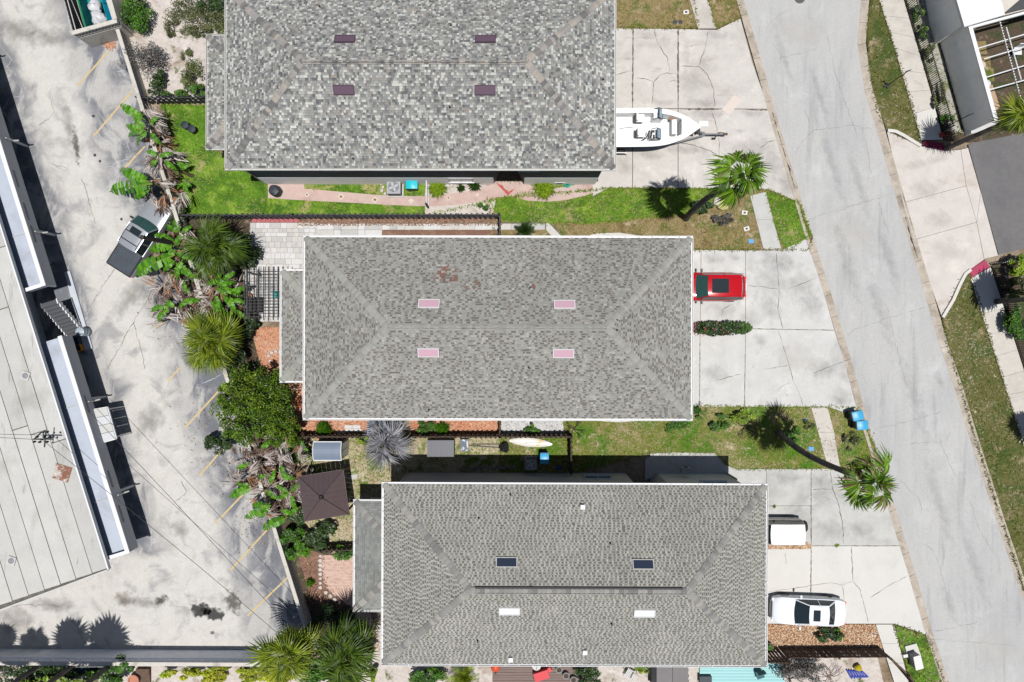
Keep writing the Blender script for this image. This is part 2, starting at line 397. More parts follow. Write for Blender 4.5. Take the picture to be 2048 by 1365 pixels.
def driveway(name, outline, slabs, mat, gap=.03, top=.022, mats=None):
    o = MB().prism(PP(outline), -.11, .006).build(name, m_joint, kind='structure')
    for i, s_ in enumerate(slabs):
        MB().prism(inset(PP(s_), gap / 2), -.02, top).build('slab', mats[i] if mats else mat, o)
    return o
d1 = driveway('driveway', [(1185, 57), (1433, 60), (1481, 37), (1505, 125), (1538, 220), (1556, 280), (1588, 377), (1594, 404), (1537, 380), (1357, 377), (1217, 377), (1185, 395)],
    [[(1185, 57), (1266, 57), (1265, 218), (1185, 218)], [(1266, 57), (1356, 58), (1356, 218), (1265, 218)],
     [(1356, 58), (1433, 60), (1481, 37), (1505, 125), (1538, 219), (1356, 218)], [(1185, 218), (1265, 218), (1265, 377), (1217, 377), (1185, 394)],
     [(1265, 218), (1356, 218), (1356, 377), (1265, 377)], [(1356, 218), (1538, 219), (1556, 280), (1588, 377), (1594, 404), (1537, 380), (1356, 377)]], m_conc_a, .05)
for l in ([(1308, 62), (1315, 85), (1335, 118), (1340, 145)], [(1305, 207), (1307, 165), (1318, 152), (1335, 147), (1354, 148)], [(1272, 157), (1290, 158), (1306, 163)], [(1230, 152), (1250, 145), (1263, 143)],
          [(1416, 62), (1411, 95), (1397, 133)], [(1362, 133), (1397, 134), (1415, 150), (1427, 180), (1429, 215)], [(1423, 222), (1431, 245), (1439, 290), (1437, 318)],
          [(1358, 286), (1390, 292), (1420, 302), (1437, 313)], [(1520, 296), (1535, 285), (1555, 281)], [(1338, 163), (1353, 162)], [(1385, 375), (1386, 362)]):
    cut(d1, l, .05, None, .03, .0265)
d2 = driveway('driveway', [(1360, 500), (1563, 501), (1612, 478), (1644, 575), (1670, 660), (1688, 720), (1709, 800), (1715, 820), (1690, 826), (1655, 814), (1360, 814)],
    [[(1360, 500), (1402, 500), (1400, 659), (1360, 659)], [(1402, 500), (1491, 501), (1491, 659), (1400, 659)],
     [(1491, 501), (1563, 501), (1612, 478), (1644, 575), (1669, 661), (1491, 658)], [(1360, 659), (1400, 659), (1399, 814), (1360, 814)],
     [(1400, 659), (1491, 659), (1489, 814), (1399, 814)], [(1491, 658), (1669, 661), (1688, 720), (1709, 800), (1715, 820), (1690, 826), (1655, 814), (1489, 814)]], m_conc_b, .03)
for l in ([(1552, 505), (1556, 555), (1558, 590), (1555, 620), (1563, 645), (1566, 658)], [(1496, 571), (1530, 575), (1556, 578)], [(1578, 577), (1605, 568), (1634, 555)],
          [(1442, 638), (1445, 620), (1466, 608)], [(1556, 662), (1565, 690), (1578, 730), (1585, 760), (1598, 785), (1606, 812)], [(1431, 762), (1455, 755), (1482, 749)],
          [(1624, 748), (1660, 733), (1686, 723)], [(1553, 785), (1565, 772), (1582, 765)], [(1530, 738), (1578, 731)]):
    cut(d2, l, .04, None, .03, .0265)
d3 = driveway('driveway', [(1430, 905), (1451, 930), (1474, 938), (1657, 938), (1751, 936), (1777, 1019), (1800, 1092), (1818, 1152), (1846, 1248), (1852, 1270), (1788, 1248), (1500, 1248), (1500, 975), (1300, 960), (1300, 905)],
    [[(1300, 906), (1430, 906), (1451, 930), (1474, 938), (1533, 938), (1533, 975), (1300, 975)], [(1533, 938), (1622, 938), (1622, 1012), (1500, 1012), (1500, 975), (1533, 975)], [(1500, 1012), (1622, 1012), (1622, 1092), (1500, 1092)],
     [(1622, 938), (1751, 936), (1777, 1019), (1800, 1092), (1622, 1092)], [(1500, 1092), (1622, 1092), (1622, 1248), (1500, 1248)],
     [(1622, 1092), (1800, 1092), (1818, 1152), (1846, 1248), (1852, 1270), (1788, 1248), (1622, 1248)]], m_conc_c, .03,
    mats=[m_conc_c, m_conc_c, m_conc_c, m_conc_c, m_conc_d, m_conc_d])
for l in ([(1660, 940), (1664, 975), (1676, 1005), (1684, 1045), (1687, 1088)], [(1703, 1095), (1704, 1130), (1706, 1162)], [(1535, 1184), (1600, 1175), (1660, 1166), (1685, 1170), (1705, 1162)],
          [(1706, 1163), (1720, 1180), (1728, 1210), (1736, 1246)], [(1685, 1172), (1688, 1200)], [(1622, 980), (1665, 978)], [(1740, 1195), (1780, 1170), (1815, 1152)], [(1570, 1105), (1572, 1130)]):
    cut(d3, l, .055 if l[0][0] in (1660, 1703) else .035, None, .03, .0265)
# right-hand apron
ap = driveway('driveway_apron', [(1773, 262), (1838, 292), (1890, 302), (1932, 296), (1995, 512), (1968, 520), (1938, 541), (1922, 560), (1883, 634), (1860, 560)],
    [[(1773, 262), (1838, 292), (1887, 302), (1921, 300), (1932, 372), (1806, 406)], [(1806, 406), (1932, 372), (1953, 445), (1828, 480)], [(1828, 480), (1953, 445), (1968, 520), (1938, 541), (1922, 560), (1883, 634)],
     [(1921, 300), (1936, 296), (1961, 384), (1953, 445), (1932, 372)], [(1961, 384), (1996, 512), (1968, 519), (1953, 445)]], m_conc_pink, .025)
MB().prism(PP([(1936, 290), (1945, 286), (2400, 200), (2400, 420), (1997, 510)]), -.11, .012).build('side_street', m_dark_road, kind='structure')
def sidewalk(px_l, px_r, n_list, mat=m_walk):
    o = MB().prism(PP(px_l + px_r[::-1]), -.11, .008).build('sidewalk', m_joint, kind='structure')
    a = [P(*q).xy for q in px_l]; b = [P(*q).xy for q in px_r]
    for i in range(len(a) - 1):
        n = n_list[i]
        for k in range(n):
            q = [a[i].lerp(a[i + 1], k / n), b[i].lerp(b[i + 1], k / n), b[i].lerp(b[i + 1], (k + 1) / n), a[i].lerp(a[i + 1], (k + 1) / n)]
            MB().prism(inset(q, .008), -.02, .024).build('slab', mat, o)
    return o
sidewalk([(1700, -200), (1758, 0), (1789, 97), (1827, 229)], [(1748, -200), (1808, 0), (1842, 114), (1869, 214)], [4, 3, 3])
sidewalk([(1827, 229), (1842, 281)], [(1869, 214), (1886, 280)], [1], m_conc_d)
sidewalk([(1941, 557), (1963, 628)], [(1981, 535), (2008, 617)], [1], m_conc_d)
sidewalk([(1963, 628), (2004, 755), (2037, 860), (2140, 1190), (2250, 1540)], [(2008, 617), (2048, 742), (2086, 860), (2190, 1190), (2300, 1540)], [3, 3, 8, 8])
sidewalk([(1320, -200), (1379, 0), (1396, 58)], [(1358, -200), (1416, 0), (1433, 58)], [4, 1])
sidewalk([(1500, 392), (1512, 440), (1527, 500)], [(1532, 384), (1546, 440), (1563, 500)], [1, 1], m_conc_c)
sidewalk([(1622, 815), (1636, 865), (1656, 937)], [(1655, 815), (1668, 865), (1680, 935)], [1, 2])
sidewalk([(1751, 1249), (1788, 1365), (1850, 1560)], [(1788, 1249), (1817, 1365), (1890, 1560)], [3, 4], m_conc_d)
MB().prism(PP([(1843, 290), (1850, 281), (1887, 287), (1888, 303)]), -.05, .03).build('tactile_pad', m_maroon_pad, label='maroon tactile paving pad at the upper sidewalk end', cat='paving pad')
MB().prism(PP([(1939, 541), (1970, 520), (1979, 535), (1941, 556)]), -.05, .03).build('tactile_pad', m_red_pad, label='pink red tactile paving pad at the lower sidewalk end', cat='paving pad')
# white return kerbs of the apron
def ribbon(name, px, w, z0, z1, mat, **kw):
    pts = [P(*q).xy for q in px]; a = offset_line(pts, w / 2); b = offset_line(pts, -w / 2)
    return MB().prism([tuple(p) for p in a] + [tuple(p) for p in b[::-1]], z0, z1).build(name, mat, **kw)
m_kerb_w = M('kerb_white', A(228, 224, 216), var=[(3, .08), (20, .08)])
ribbon('return_kerb', [(1774, 262), (1790, 264), (1806, 272), (1822, 282), (1840, 293)], .2, -.1, .13, m_kerb_w, kind='structure')
ribbon('return_kerb', [(1940, 540), (1929, 549), (1918, 570), (1905, 600), (1884, 635)], .2, -.1, .13, m_kerb_w, kind='structure')

# ------------------------------------------------------------------ planted ground
LAWNS = []
def lawn(name, px, mat, top=-.004, blades=None, kind='structure'):
    o = MB().prism(PP(px), -.115, top).build(name, mat, kind=kind)
    if blades: LAWNS.append((PP(px), top, blades))
    return o
lawn('lawn', [(322, 210), (430, 212), (430, 300), (500, 345), (560, 362), (1180, 362), (1000, 398), (850, 432), (380, 432), (364, 420)], m_lush, blades=('lush', 60))
lawn('garden_bed', [(850, 362), (1000, 362), (985, 432), (850, 432)], m_sand, .0005)
lawn('lawn', [(975, 398), (1217, 377), (1537, 380), (1597, 405), (1624, 478), (1618, 500), (1360, 500), (1330, 480), (1100, 478), (990, 476)], m_dry, blades=('dry', 50))
lawn('lawn', [(978, 400), (1217, 378), (1420, 378), (1440, 395), (1400, 425), (1330, 432), (1250, 440), (1180, 448), (1120, 445), (1050, 450), (1000, 440)], m_lush, .0, ('lush', 70))
lawn('lawn', [(1532, 383), (1597, 405), (1622, 470), (1575, 500), (1560, 480)], m_lush, .0, ('lush', 60))
lawn('lawn', [(1180, -250), (1320, -250), (1380, -60), (1396, 57), (1180, 57)], m_dry, blades=('dry', 40))
lawn('lawn', [(1340, -250), (1410, -250), (1472, 0), (1482, 37), (1433, 58), (1416, 0)], m_dry, blades=('dry', 40))
lawn('lawn', [(1000, 820), (1360, 812), (1716, 815), (1768, 938), (1474, 938), (1452, 930), (1430, 906), (1300, 906), (1130, 950), (1000, 950)], m_mixed, blades=('mixed', 60))
lawn('lawn', [(590, 868), (1140, 868), (1140, 960), (850, 960), (800, 1050), (740, 1090), (600, 1090)], M('yard_sandy', A(190, 176, 144), layers=[(A(104, 122, 44), .9, .50, .60), (A(150, 132, 96), 1.4, .55, .7), (A(216, 204, 182), 1.0, .56, .7)], var=[(5, .15), (26, .25)], bump=(30, .4, .04)), -.0065, blades=('mixed', 50))
lawn('lawn', [(1760, -220), (1700, -220), (1741, 0), (1733, 60), (1738, 146), (1757, 229), (1775, 262), (1842, 290), (1830, 229), (1789, 97), (1758, 0)], m_verge, blades=('verge', 55))
lawn('lawn', [(1884, 632), (1922, 560), (1940, 545), (1966, 628), (2004, 755), (2037, 860), (2140, 1190), (2250, 1540), (2180, 1540), (2048, 1180), (1945, 860), (1922, 776), (1894, 690)], m_verge, blades=('verge', 55))
lawn('lawn', [(1786, 1249), (1852, 1270), (1880, 1340), (1950, 1560), (1870, 1560), (1812, 1330)], m_lush, blades=('verge', 70))
lawn('sandy_yard', [(150, -300), (480, -300), (480, 206), (300, 206), (237, 14)], m_sand)
lawn('planting_bed', [(364, 425), (520, 432), (520, 660), (560, 662), (600, 900), (700, 1060), (660, 1110), (740, 1330), (640, 1310), (560, 1060)], m_dirt, -.008)
lawn('mulch_bed', [(500, 655), (600, 655), (600, 700), (640, 830), (640, 880), (560, 862)], m_mulch_o)
lawn('mulch_bed', [(590, 820), (742, 820), (742, 870), (590, 870)], m_mulch_o, .0005)
lawn('mulch_bed', [(820, 820), (1002, 820), (1002, 870), (820, 870)], m_mulch_o, .0005)
lawn('gravel_bed', [(1002, 820), (1150, 820), (1125, 845), (1130, 870), (1002, 870)], m_gravel_w, .0005)
lawn('mulch_bed', [(596, 436), (1003, 436), (1003, 452), (596, 452)], m_mulch_b, .0005)
lawn('mulch_bed', [(730, 460), (1000, 460), (1000, 478), (730, 478)], m_mulch_b, .0015)
lawn('mulch_bed', [(590, 1090), (650, 1110), (650, 1160), (690, 1210), (660, 1230), (620, 1190)], m_mulch_b, .0005)
lawn('gravel_bed', [(1500, 1085), (1616, 1085), (1622, 1090), (1622, 1098), (1500, 1098)], m_gravel_tan, .03)
lawn('gravel_bed', [(1500, 1249), (1750, 1249), (1765, 1296), (1500, 1300)], m_gravel_tan, .012)
lawn('back_garden', [(-700, 1320), (760, 1326), (760, 1700), (-700, 1700)], m_sand, -.006)
lawn('back_yard', [(745, 1250), (1750, 1292), (1845, 1700), (745, 1700)], m_sand, -.012)
lawn('courtyard', [(1855, -250), (2500, -250), (2500, 230), (1940, 285), (1890, 280), (1812, 20), (1760, -250)], m_dirt, -.006)
lawn('hedge_bed', [(1984, 532), (2500, 420), (2500, 1560), (2330, 1560), (2050, 742), (2010, 617)], m_dirt, -.006)
# pink garden path of the top house
path_px_n = [(505, 362), (608, 362), (609, 378), (680, 384), (760, 391), (835, 393), (900, 388), (960, 380), (985, 368), (988, 360), (1046, 360), (1062, 372), (1108, 377), (1150, 370), (1195, 360)]
path_px_s = [(1206, 379), (1170, 392), (1130, 401), (1095, 404), (1055, 402), (1020, 393), (990, 399), (930, 408), (880, 412), (835, 413), (770, 410), (700, 406), (620, 402), (536, 397), (536, 362)]
path = MB().prism(PP(path_px_n[1:] + path_px_s[:-1] + [(536, 362)]), -.11, .02).build('garden_path', m_pave_pink, kind='structure')
m_tile = M('inlay_tile', A(232, 216, 200), var=[(8, .1)]); m_tile2 = M('inlay_tile_brown', A(150, 120, 90), var=[(12, .25)])
m_redpaint = M('faded_red_paint', A(196, 92, 84), layers=[(A(214, 150, 140), 2.5, .52, .62)], var=[(6, .12)])
for x, y, s_, c in ((614, 390, 5, 1), (682, 394, 7, 1), (750, 400, 7, 1), (822, 402, 6, 0), (897, 396, 5, 1), (955, 390, 3.5, 0)):
    o = MB().prism(PP([(x - s_, y), (x, y - s_), (x + s_, y), (x, y + s_)]), 0, .0245).build('inlay_tile', m_tile, path)
    if c: MB().prism(PP([(x - s_ * .5, y), (x, y - s_ * .5), (x + s_ * .5, y), (x, y + s_ * .5)]), 0, .028).build('inlay_tile', m_tile2, path)
MB().prism(PP([(988, 362), (1016, 392), (1030, 378), (1024, 380), (1018, 384), (1008, 377), (1005, 371), (998, 369)]), 0, .0245).build('painted_patch', m_redpaint, path)
# pale paving of the middle house: staggered pavers of mixed size
m_paver = [M('paver_%s' % n, A(*c), var=[(3, .05), (22, .06)], layers=[(A(c[0] - 22, c[1] - 22, c[2] - 22), 1.2, .55, .75)]) for n, c in (('white', (228, 226, 224)), ('pale', (218, 214, 208)), ('grey', (205, 203, 200)))]
pat = MB().prism(PP([(500, 443), (560, 443), (600, 447), (735, 448), (735, 478), (640, 478), (640, 645), (486, 645), (486, 560)]), -.11, .004).build('patio', m_joint, kind='structure')
yy = 446.0
prng = random.Random(5)
while yy < 643:
    hh = prng.choice((8, 11, 11.5)); x0 = 503 - prng.uniform(0, 9) if yy < 535 else 487
    while x0 < 632:
        ww = prng.choice((8, 11.5, 11.5, 22))
        if x0 + ww > 634: ww = 634 - x0 + 2
        MB().prism(inset(PP([(x0, yy), (x0 + ww, yy), (x0 + ww, yy + hh), (x0, yy + hh)]), .007), 0, .018 + prng.uniform(0, .004)).build('paver', prng.choice(m_paver), pat)
        x0 += ww
    yy += hh
wk = MB().prism(PP([(633, 447), (1095, 444), (1113, 455), (1128, 478), (1105, 478), (1092, 459), (735, 461), (735, 479), (634, 479)]), -.11, .004).build('side_path', m_joint, kind='structure')
x0 = 634
while x0 < 1085:
    ww = prng.choice((14, 16, 22, 34) if x0 < 800 else (34, 36))
    x1 = min(x0 + ww, 1092)
    MB().prism(inset(PP([(x0, 448), (x1, 447.5), (x1, 460), (x0, 460.5)]), .008), 0, .02).build('paver', prng.choice(m_paver), wk)
    if x0 < 735: MB().prism(inset(PP([(x0, 460.5), (x1, 460), (x1, 478), (x0, 478)]), .008), 0, .02).build('paver', prng.choice(m_paver), wk)
    x0 = x1
MB().prism(inset(PP([(1092, 447), (1096, 445), (1128, 478), (1107, 478), (1092, 460)]), .008), 0, .02).build('paver', m_paver[1], wk)
m_redblk = M('red_edging', A(196, 112, 116), var=[(4, .12), (20, .1)])
ed = thing('edging_row', P(545, 441), 'row of faded red edging blocks along the patio', 'edging')
for i in range(10):
    x = 504 + i * 9.3
    MB().prism(inset(PP([(x, 438), (x + 9.3, 438), (x + 9.3, 446), (x, 446)]), .01), 0, .05 + rnd.uniform(0, .01)).build('edging_block', m_redblk, ed, world=True)
# peach brick patio of the bottom house
bp_ = MB().prism(PP([(643, 1110), (720, 1110), (740, 1215), (760, 1300), (745, 1300), (700, 1215), (655, 1180), (643, 1150)]), -.11, .004).build('brick_patio', m_joint, kind='structure')
m_brickp = M('peach_brick', (1, 1, 1), tint=True, var=[(6, .06), (30, .08)])
bmb = MB(); poly = PP([(644, 1111), (720, 1111), (740, 1215), (760, 1300), (747, 1298), (702, 1214), (657, 1180), (644, 1150)])
x0, x1, y0, y1 = bounds(poly); j = 0; y = y0
while y < y1:
    x = x0 - (.1 if j % 2 else 0)
    while x < x1:
        if inpoly((x + .1, y + .05), poly):
            c = mixc(A(232, 200, 184), A(214, 172, 154), rnd.random() ** 2)
            bmb.box((x + .1, y + .05, .012 + rnd.uniform(0, .003)), (.192, .092, .02), 0, c)
        x += .2
    y += .1; j += 1
bmb.build('brick_pavers', m_brickp, bp_, kind='stuff')
# entry walk arcs beside the middle house
for px in ([(1180, 470), (1200, 467), (1240, 466), (1280, 472), (1290, 480), (1180, 480)], [(1160, 835), (1300, 835), (1275, 842), (1240, 845), (1205, 843)]):
    MB().prism(PP(px), -.1, .012).build('entry_step', m_conc_d, kind='structure')
MB().prism(PP([(1290, 918), (1310, 909), (1345, 905), (1385, 906), (1412, 914), (1425, 925), (1290, 960)]), -.1, .03).build('entry_walk', m_conc_c, kind='structure')

lawn('fence_strip', [(1760, -250), (1812, 0), (1888, 265), (1926, 266), (1862, 20), (1800, -250)], M('strip_weeds', A(176, 172, 158), layers=[(A(96, 112, 60), .9, .52, .64), (A(206, 204, 198), 1.2, .52, .7)], var=[(5, .15), (26, .25)]), -.003, ('verge', 18))
# loose chips over mulch and gravel
CH = MB(); cr = random.Random(12)
for px, cols, n in (([(500, 655), (600, 655), (600, 700), (640, 830), (640, 880), (560, 862)], (A(176, 96, 56), A(240, 196, 166)), 2600), ([(590, 820), (742, 820), (742, 870), (590, 870)], (A(176, 96, 56), A(240, 190, 156)), 1500), ([(820, 820), (1002, 820), (1002, 870), (820, 870)], (A(176, 96, 56), A(240, 190, 156)), 1800),
                    ([(596, 436), (1003, 436), (1003, 452), (596, 452)], (A(98, 70, 56), A(192, 158, 134)), 1500), ([(1500, 1249), (1750, 1249), (1765, 1296), (1500, 1300)], (A(150, 92, 56), A(246, 220, 186)), 3600), ([(1500, 1085), (1616, 1085), (1622, 1098), (1500, 1098)], (A(150, 92, 56), A(246, 220, 186)), 700),
                    ([(1002, 820), (1150, 820), (1125, 845), (1130, 870), (1002, 870)], (A(170, 168, 166), A(244, 242, 240)), 1200), ([(590, 1090), (650, 1110), (650, 1160), (690, 1210), (660, 1230), (620, 1190)], (A(100, 66, 52), A(190, 146, 124)), 900)):
    poly = PP(px); x0, x1, y0, y1 = bounds(poly)
    for _ in range(n):
        x, y = cr.uniform(x0, x1), cr.uniform(y0, y1)
        if inpoly((x, y), poly): CH.box((x, y, .02 + cr.uniform(0, .02) + (.025 if px[0][1] > 1080 and px[0][0] > 1400 else 0)), (cr.uniform(.04, .13), cr.uniform(.025, .06), .02), cr.uniform(0, 3.1), mixc(cols[0], cols[1], cr.random()))
CH.build('loose_chips', M('chip', (1, 1, 1), tint=True, rough=.9), kind='stuff', label='loose mulch chips and gravel covering the planting beds', cat='gravel')
# ------------------------------------------------------------------ houses
m_shingle = M('asphalt_shingle', (.96, .955, .94), rough=.95, tint=True, var=[(.22, .08), (.9, .06, (1, 1, .3)), (25, .10)], spec=.1)
m_under = M('roof_underlay', A(110, 108, 104), var=[(5, .1)])
m_stucco = M('stucco_grey', A(196, 196, 194), var=[(1.5, .05), (30, .05)], bump=(60, .2))
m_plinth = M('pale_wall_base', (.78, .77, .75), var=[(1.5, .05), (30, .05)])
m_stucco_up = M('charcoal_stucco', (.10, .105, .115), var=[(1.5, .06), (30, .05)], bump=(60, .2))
m_stucco_b = M('stucco_taupe', (.50, .48, .46), var=[(1.5, .05), (30, .05)], bump=(60, .2))
m_white = M('white_paint', A(246, 246, 246), rough=.5, var=[(3, .03)])
m_offw = M('offwhite_metal', A(214, 213, 208), rough=.5, var=[(3, .05)])
m_soffit = M('soffit', A(200, 200, 200), rough=.8)
m_glass = M('window_glass', (.02, .03, .04), rough=.06, spec=.6)
m_bluegl = M('window_glass_blue', (.05, .09, .15), rough=.08, spec=.6)
m_black = M('black_rubber', (.012, .012, .013), rough=.6)
m_door = M('door_paint', A(120, 60, 50), rough=.5)
m_garage = M('garage_door', A(225, 222, 215), rough=.6)
def hip_planes(x0, x1, y0, y1, ze, pitch):
    """four roof planes: origin at left end of the eave, e along the eave, s up the slope, width of eave, plan depth, taper"""
    hw = (y1 - y0) / 2; th = math.atan(pitch); c, s_ = math.cos(th), math.sin(th)
    V = Vector
    return [(V((x0, y0, ze)), V((1, 0, 0)), V((0, c, s_)), x1 - x0, hw, 'trap'),
            (V((x1, y1, ze)), V((-1, 0, 0)), V((0, -c, s_)), x1 - x0, hw, 'trap'),
            (V((x0, y1, ze)), V((0, -1, 0)), V((c, 0, s_)), y1 - y0, hw, 'tri'),
            (V((x1, y0, ze)), V((0, 1, 0)), V((-c, 0, s_)), y1 - y0, hw, 'tri')], th
def pick(pal, r_):
    t = r_.random(); a = 0
    for w, c in pal:
        a += w
        if t < a: return c
    return pal[-1][1]
def shingle_planes(roof, planes, th, style, seed, individuals=300, lims=None):
    r_ = random.Random(seed); ex = .143; mb = MB(); big = []
    pal, widths = style['pal'], style['w']
    for pi, (o, e, s_, Lw, dep, kind) in enumerate(planes):
        n = e.cross(s_).normalized(); rows = int(dep / math.cos(th) / ex) + 1
        for i in range(rows):
            v = i * ex; t0 = v * math.cos(th)
            if t0 > dep - .02: break
            a, b = t0 + .03, Lw - t0 - .03
            if lims: a, b = max(a, lims[pi][0] if kind != 'x' else a), min(b, lims[pi][1])
            if i == 0: a, b = 0, Lw
            u = a - r_.uniform(0, .2); alt = r_.randint(0, 1); pdk = False; dk = False
            while u < b:
                if style.get('tooth'):
                    alt ^= 1; w = r_.uniform(.08, .15) if alt else r_.choice((.09, .12, .15, .18))
                    c = pick(style['light'] if alt else style['dark'], r_); hgt = .011 if alt else .005; dk = not alt
                else:
                    w = r_.choice(widths); c = pick(pal, r_); hgt = r_.choice((.005, .009, .012)); dk = c[1] < style.get('dkl', 0)
                    if style.get('band') and dk and pdk and r_.random() < .75: c = style['band']; dk = False
                    pdk = dk
                ua, ub = max(u, a), min(u + w, b); u += w
                if ub - ua < .02: continue
                pos = o + e * ((ua + ub) / 2) + s_ * v
                if style.get('patch'):
                    for (px_, py_, rr, cc) in style['patch']:
                        if (pos.x - px_) ** 2 + ((pos.y - py_) * 1.4) ** 2 < rr * rr and r_.random() < .45: c = cc
                k = r_.uniform(.93, 1.07); c = (c[0] * k, c[1] * k, c[2] * k)
                wv = ub - ua - .006
                if individuals and not style.get('tooth') and w >= max(widths) - 1e-6 and abs(wv - (w - .006)) < 1e-6 and r_.random() < style.get('p', .2) and len(big) < individuals:
                    big.append((pos, e, s_, n, w, c)); continue
                if individuals and style.get('tooth') and w >= .18 and abs(wv - (w - .006)) < 1e-6 and r_.random() < .12 and len(big) < individuals:
                    big.append((pos, e, s_, n, w, c)); continue
                p0 = o + e * (ua + .003) + s_ * v; p1 = p0 + e * wv; up = s_ * (ex + .02)
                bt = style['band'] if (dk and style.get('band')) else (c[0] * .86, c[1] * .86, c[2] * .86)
                um = s_ * (ex * .70); hm = hgt * .4
                vs = [p0 + n * hgt, p1 + n * hgt, p1 + um + n * hm, p0 + um + n * hm, p0 - n * .004, p1 - n * .004, p1 + up + n * .001, p0 + up + n * .001]
                mb.add(vs, [(0, 1, 2, 3), (4, 5, 1, 0), (4, 0, 3), (5, 2, 1)], c); mb.c[-4:] = [c] * 4
                mb.f.append([len(mb.v) - 5, len(mb.v) - 6, len(mb.v) - 2, len(mb.v) - 1]); mb.c.append(bt)
    mb.build('shingles', m_shingle, roof, kind='stuff')
    cache = {}
    for pos, e, s_, n, w, c in big:
        key = (round(w, 3), tuple(round(x, 1) if False else round(x * 14) for x in c))
        if key not in cache:
            q = MB(); h2 = .010; hw_ = w / 2 - .003
            q.add([(-hw_, 0, h2), (hw_, 0, h2), (hw_, ex + .02, .001), (-hw_, ex + .02, .001), (-hw_, 0, -.004), (hw_, 0, -.004)], [(0, 1, 2, 3), (4, 5, 1, 0), (4, 0, 3), (5, 2, 1)], c)
            cache[key] = q.mesh('shingle', m_shingle)
        inst('shingle', cache[key], roof, frame(e, s_, n, pos))
def caps(roof, a, b, na, nb, style, seed, step):
    """row of ridge or hip caps from low end a to high end b, folded over the edge between planes of normals na, nb"""
    r_ = random.Random(seed); a = Vector(a); b = Vector(b); d = b - a; l = d.length; x = d / l
    n = (na + nb).normalized(); y = n.cross(x).normalized(); k = int(l / step)
    ca = x.cross(na); ca = ca if ca.z < 0 else -ca      # direction down plane a
    cb = x.cross(nb); cb = cb if cb.z < 0 else -cb
    if ca.dot(y) < 0: ca, cb = cb, ca
    cache = style.setdefault('_caps', {})
    for i in range(k):
        ci = r_.randrange(len(style['cap'])); key = (ci, round(na.x, 2), round(nb.y, 2), round(na.y, 2), round(nb.x, 2), round(step, 3), round(x.x, 2), round(x.y, 2))
        if key not in cache:
            R3 = Matrix((x, y, n)).transposed().inverted()
            la, lb = (R3 @ ca) * .2, (R3 @ cb) * .2
            q = MB(); e2 = step + .05; lift = Vector((0, 0, .045)); lo = Vector((0, 0, .028)); dx = Vector((e2, 0, 0)); c0 = Vector((0, 0, .055)); th_ = Vector((0, 0, .022))
            vs = [la + lift, c0, lb + lift, la + dx + lo, c0 * .4 + dx, lb + dx + lo, la + lift - th_, c0 - th_, lb + lift - th_]
            q.add(vs, [(0, 3, 4, 1), (1, 4, 5, 2), (6, 0, 1, 7), (7, 1, 2, 8), (6, 3, 0), (8, 2, 5)], style['cap'][ci])
            q.f = [f_[::-1] for f_ in q.f] if (q_normal(q) < 0) else q.f
            cache[key] = q.mesh('ridge_cap', m_shingle)
        inst('ridge_cap', cache[key], roof, frame(x, y, n, a + x * (i * step + r_.uniform(0, .01))))
def q_normal(q):
    v = [Vector(q.v[i]) for i in q.f[0]]; return (v[1] - v[0]).cross(v[2] - v[0]).z
def gutter_run(mb, a, b, out, w=.13, strap=.75):
    """white gutter trough from a to b; out = unit vector away from the roof"""
    a = Vector(a); b = Vector(b); out = Vector(out); z = Vector((0, 0, 1))
    def plank(p, q, d0, d1, z0, z1):
        vs = [p + out * d0 + z * z0, p + out * d1 + z * z0, p + out * d1 + z * z1, p + out * d0 + z * z1]
        vs += [v + (q - p) for v in vs]
        mb.add(vs, [(0, 1, 2, 3), (7, 6, 5, 4), (0, 4, 5, 1), (1, 5, 6, 2), (2, 6, 7, 3), (3, 7, 4, 0)])
    plank(a, b, w - .03, w, -.12, .0); plank(a, b, 0, w - .03, -.12, -.10); plank(a, b, .0, .015, -.10, -.02)
    d = (b - a); l = d.length; d = d / l; n = int(l / strap)
    for i in range(1, n):
        c = a + d * (l * i / n); plank(c - d * .018, c + d * .018, .015, w - .03, -.022, -.008)
def skylight(roof_parent, px, py, wpx, hpx, zf, frame_m, glass_m, name='skylight'):
    pass
H_STY = {
 1: dict(pal=[(.29, A(162, 162, 160)), (.20, A(140, 141, 141)), (.19, A(182, 182, 178)), (.16, A(216, 216, 210)), (.09, A(116, 117, 118)), (.10, A(170, 163, 154))], w=[.09, .12, .15, .20],
         cap=[A(184, 175, 165), A(142, 139, 136), A(164, 160, 154), A(124, 123, 123), A(172, 167, 164)], p=.06),
 2: dict(dkl=A(142, 142, 142)[1], band=A(170, 169, 163), pal=[(.36, A(172, 171, 165)), (.15, A(160, 159, 155)), (.25, A(122, 119, 114)), (.15, A(138, 130, 122)), (.09, A(186, 185, 179))], w=[.10, .13, .17, .22],
         cap=[A(172, 172, 165), A(162, 163, 158), A(178, 177, 170)], p=.06),
 3: dict(tooth=True, band=A(178, 177, 169), pal=[], w=[.19], light=[(.7, A(190, 189, 181)), (.3, A(178, 177, 170))], dark=[(.45, A(122, 120, 114)), (.35, A(136, 133, 127)), (.20, A(152, 149, 143))],
         cap=[A(152, 150, 146), A(168, 166, 161), A(140, 138, 136), A(160, 158, 155), A(178, 175, 168)], p=.1)}
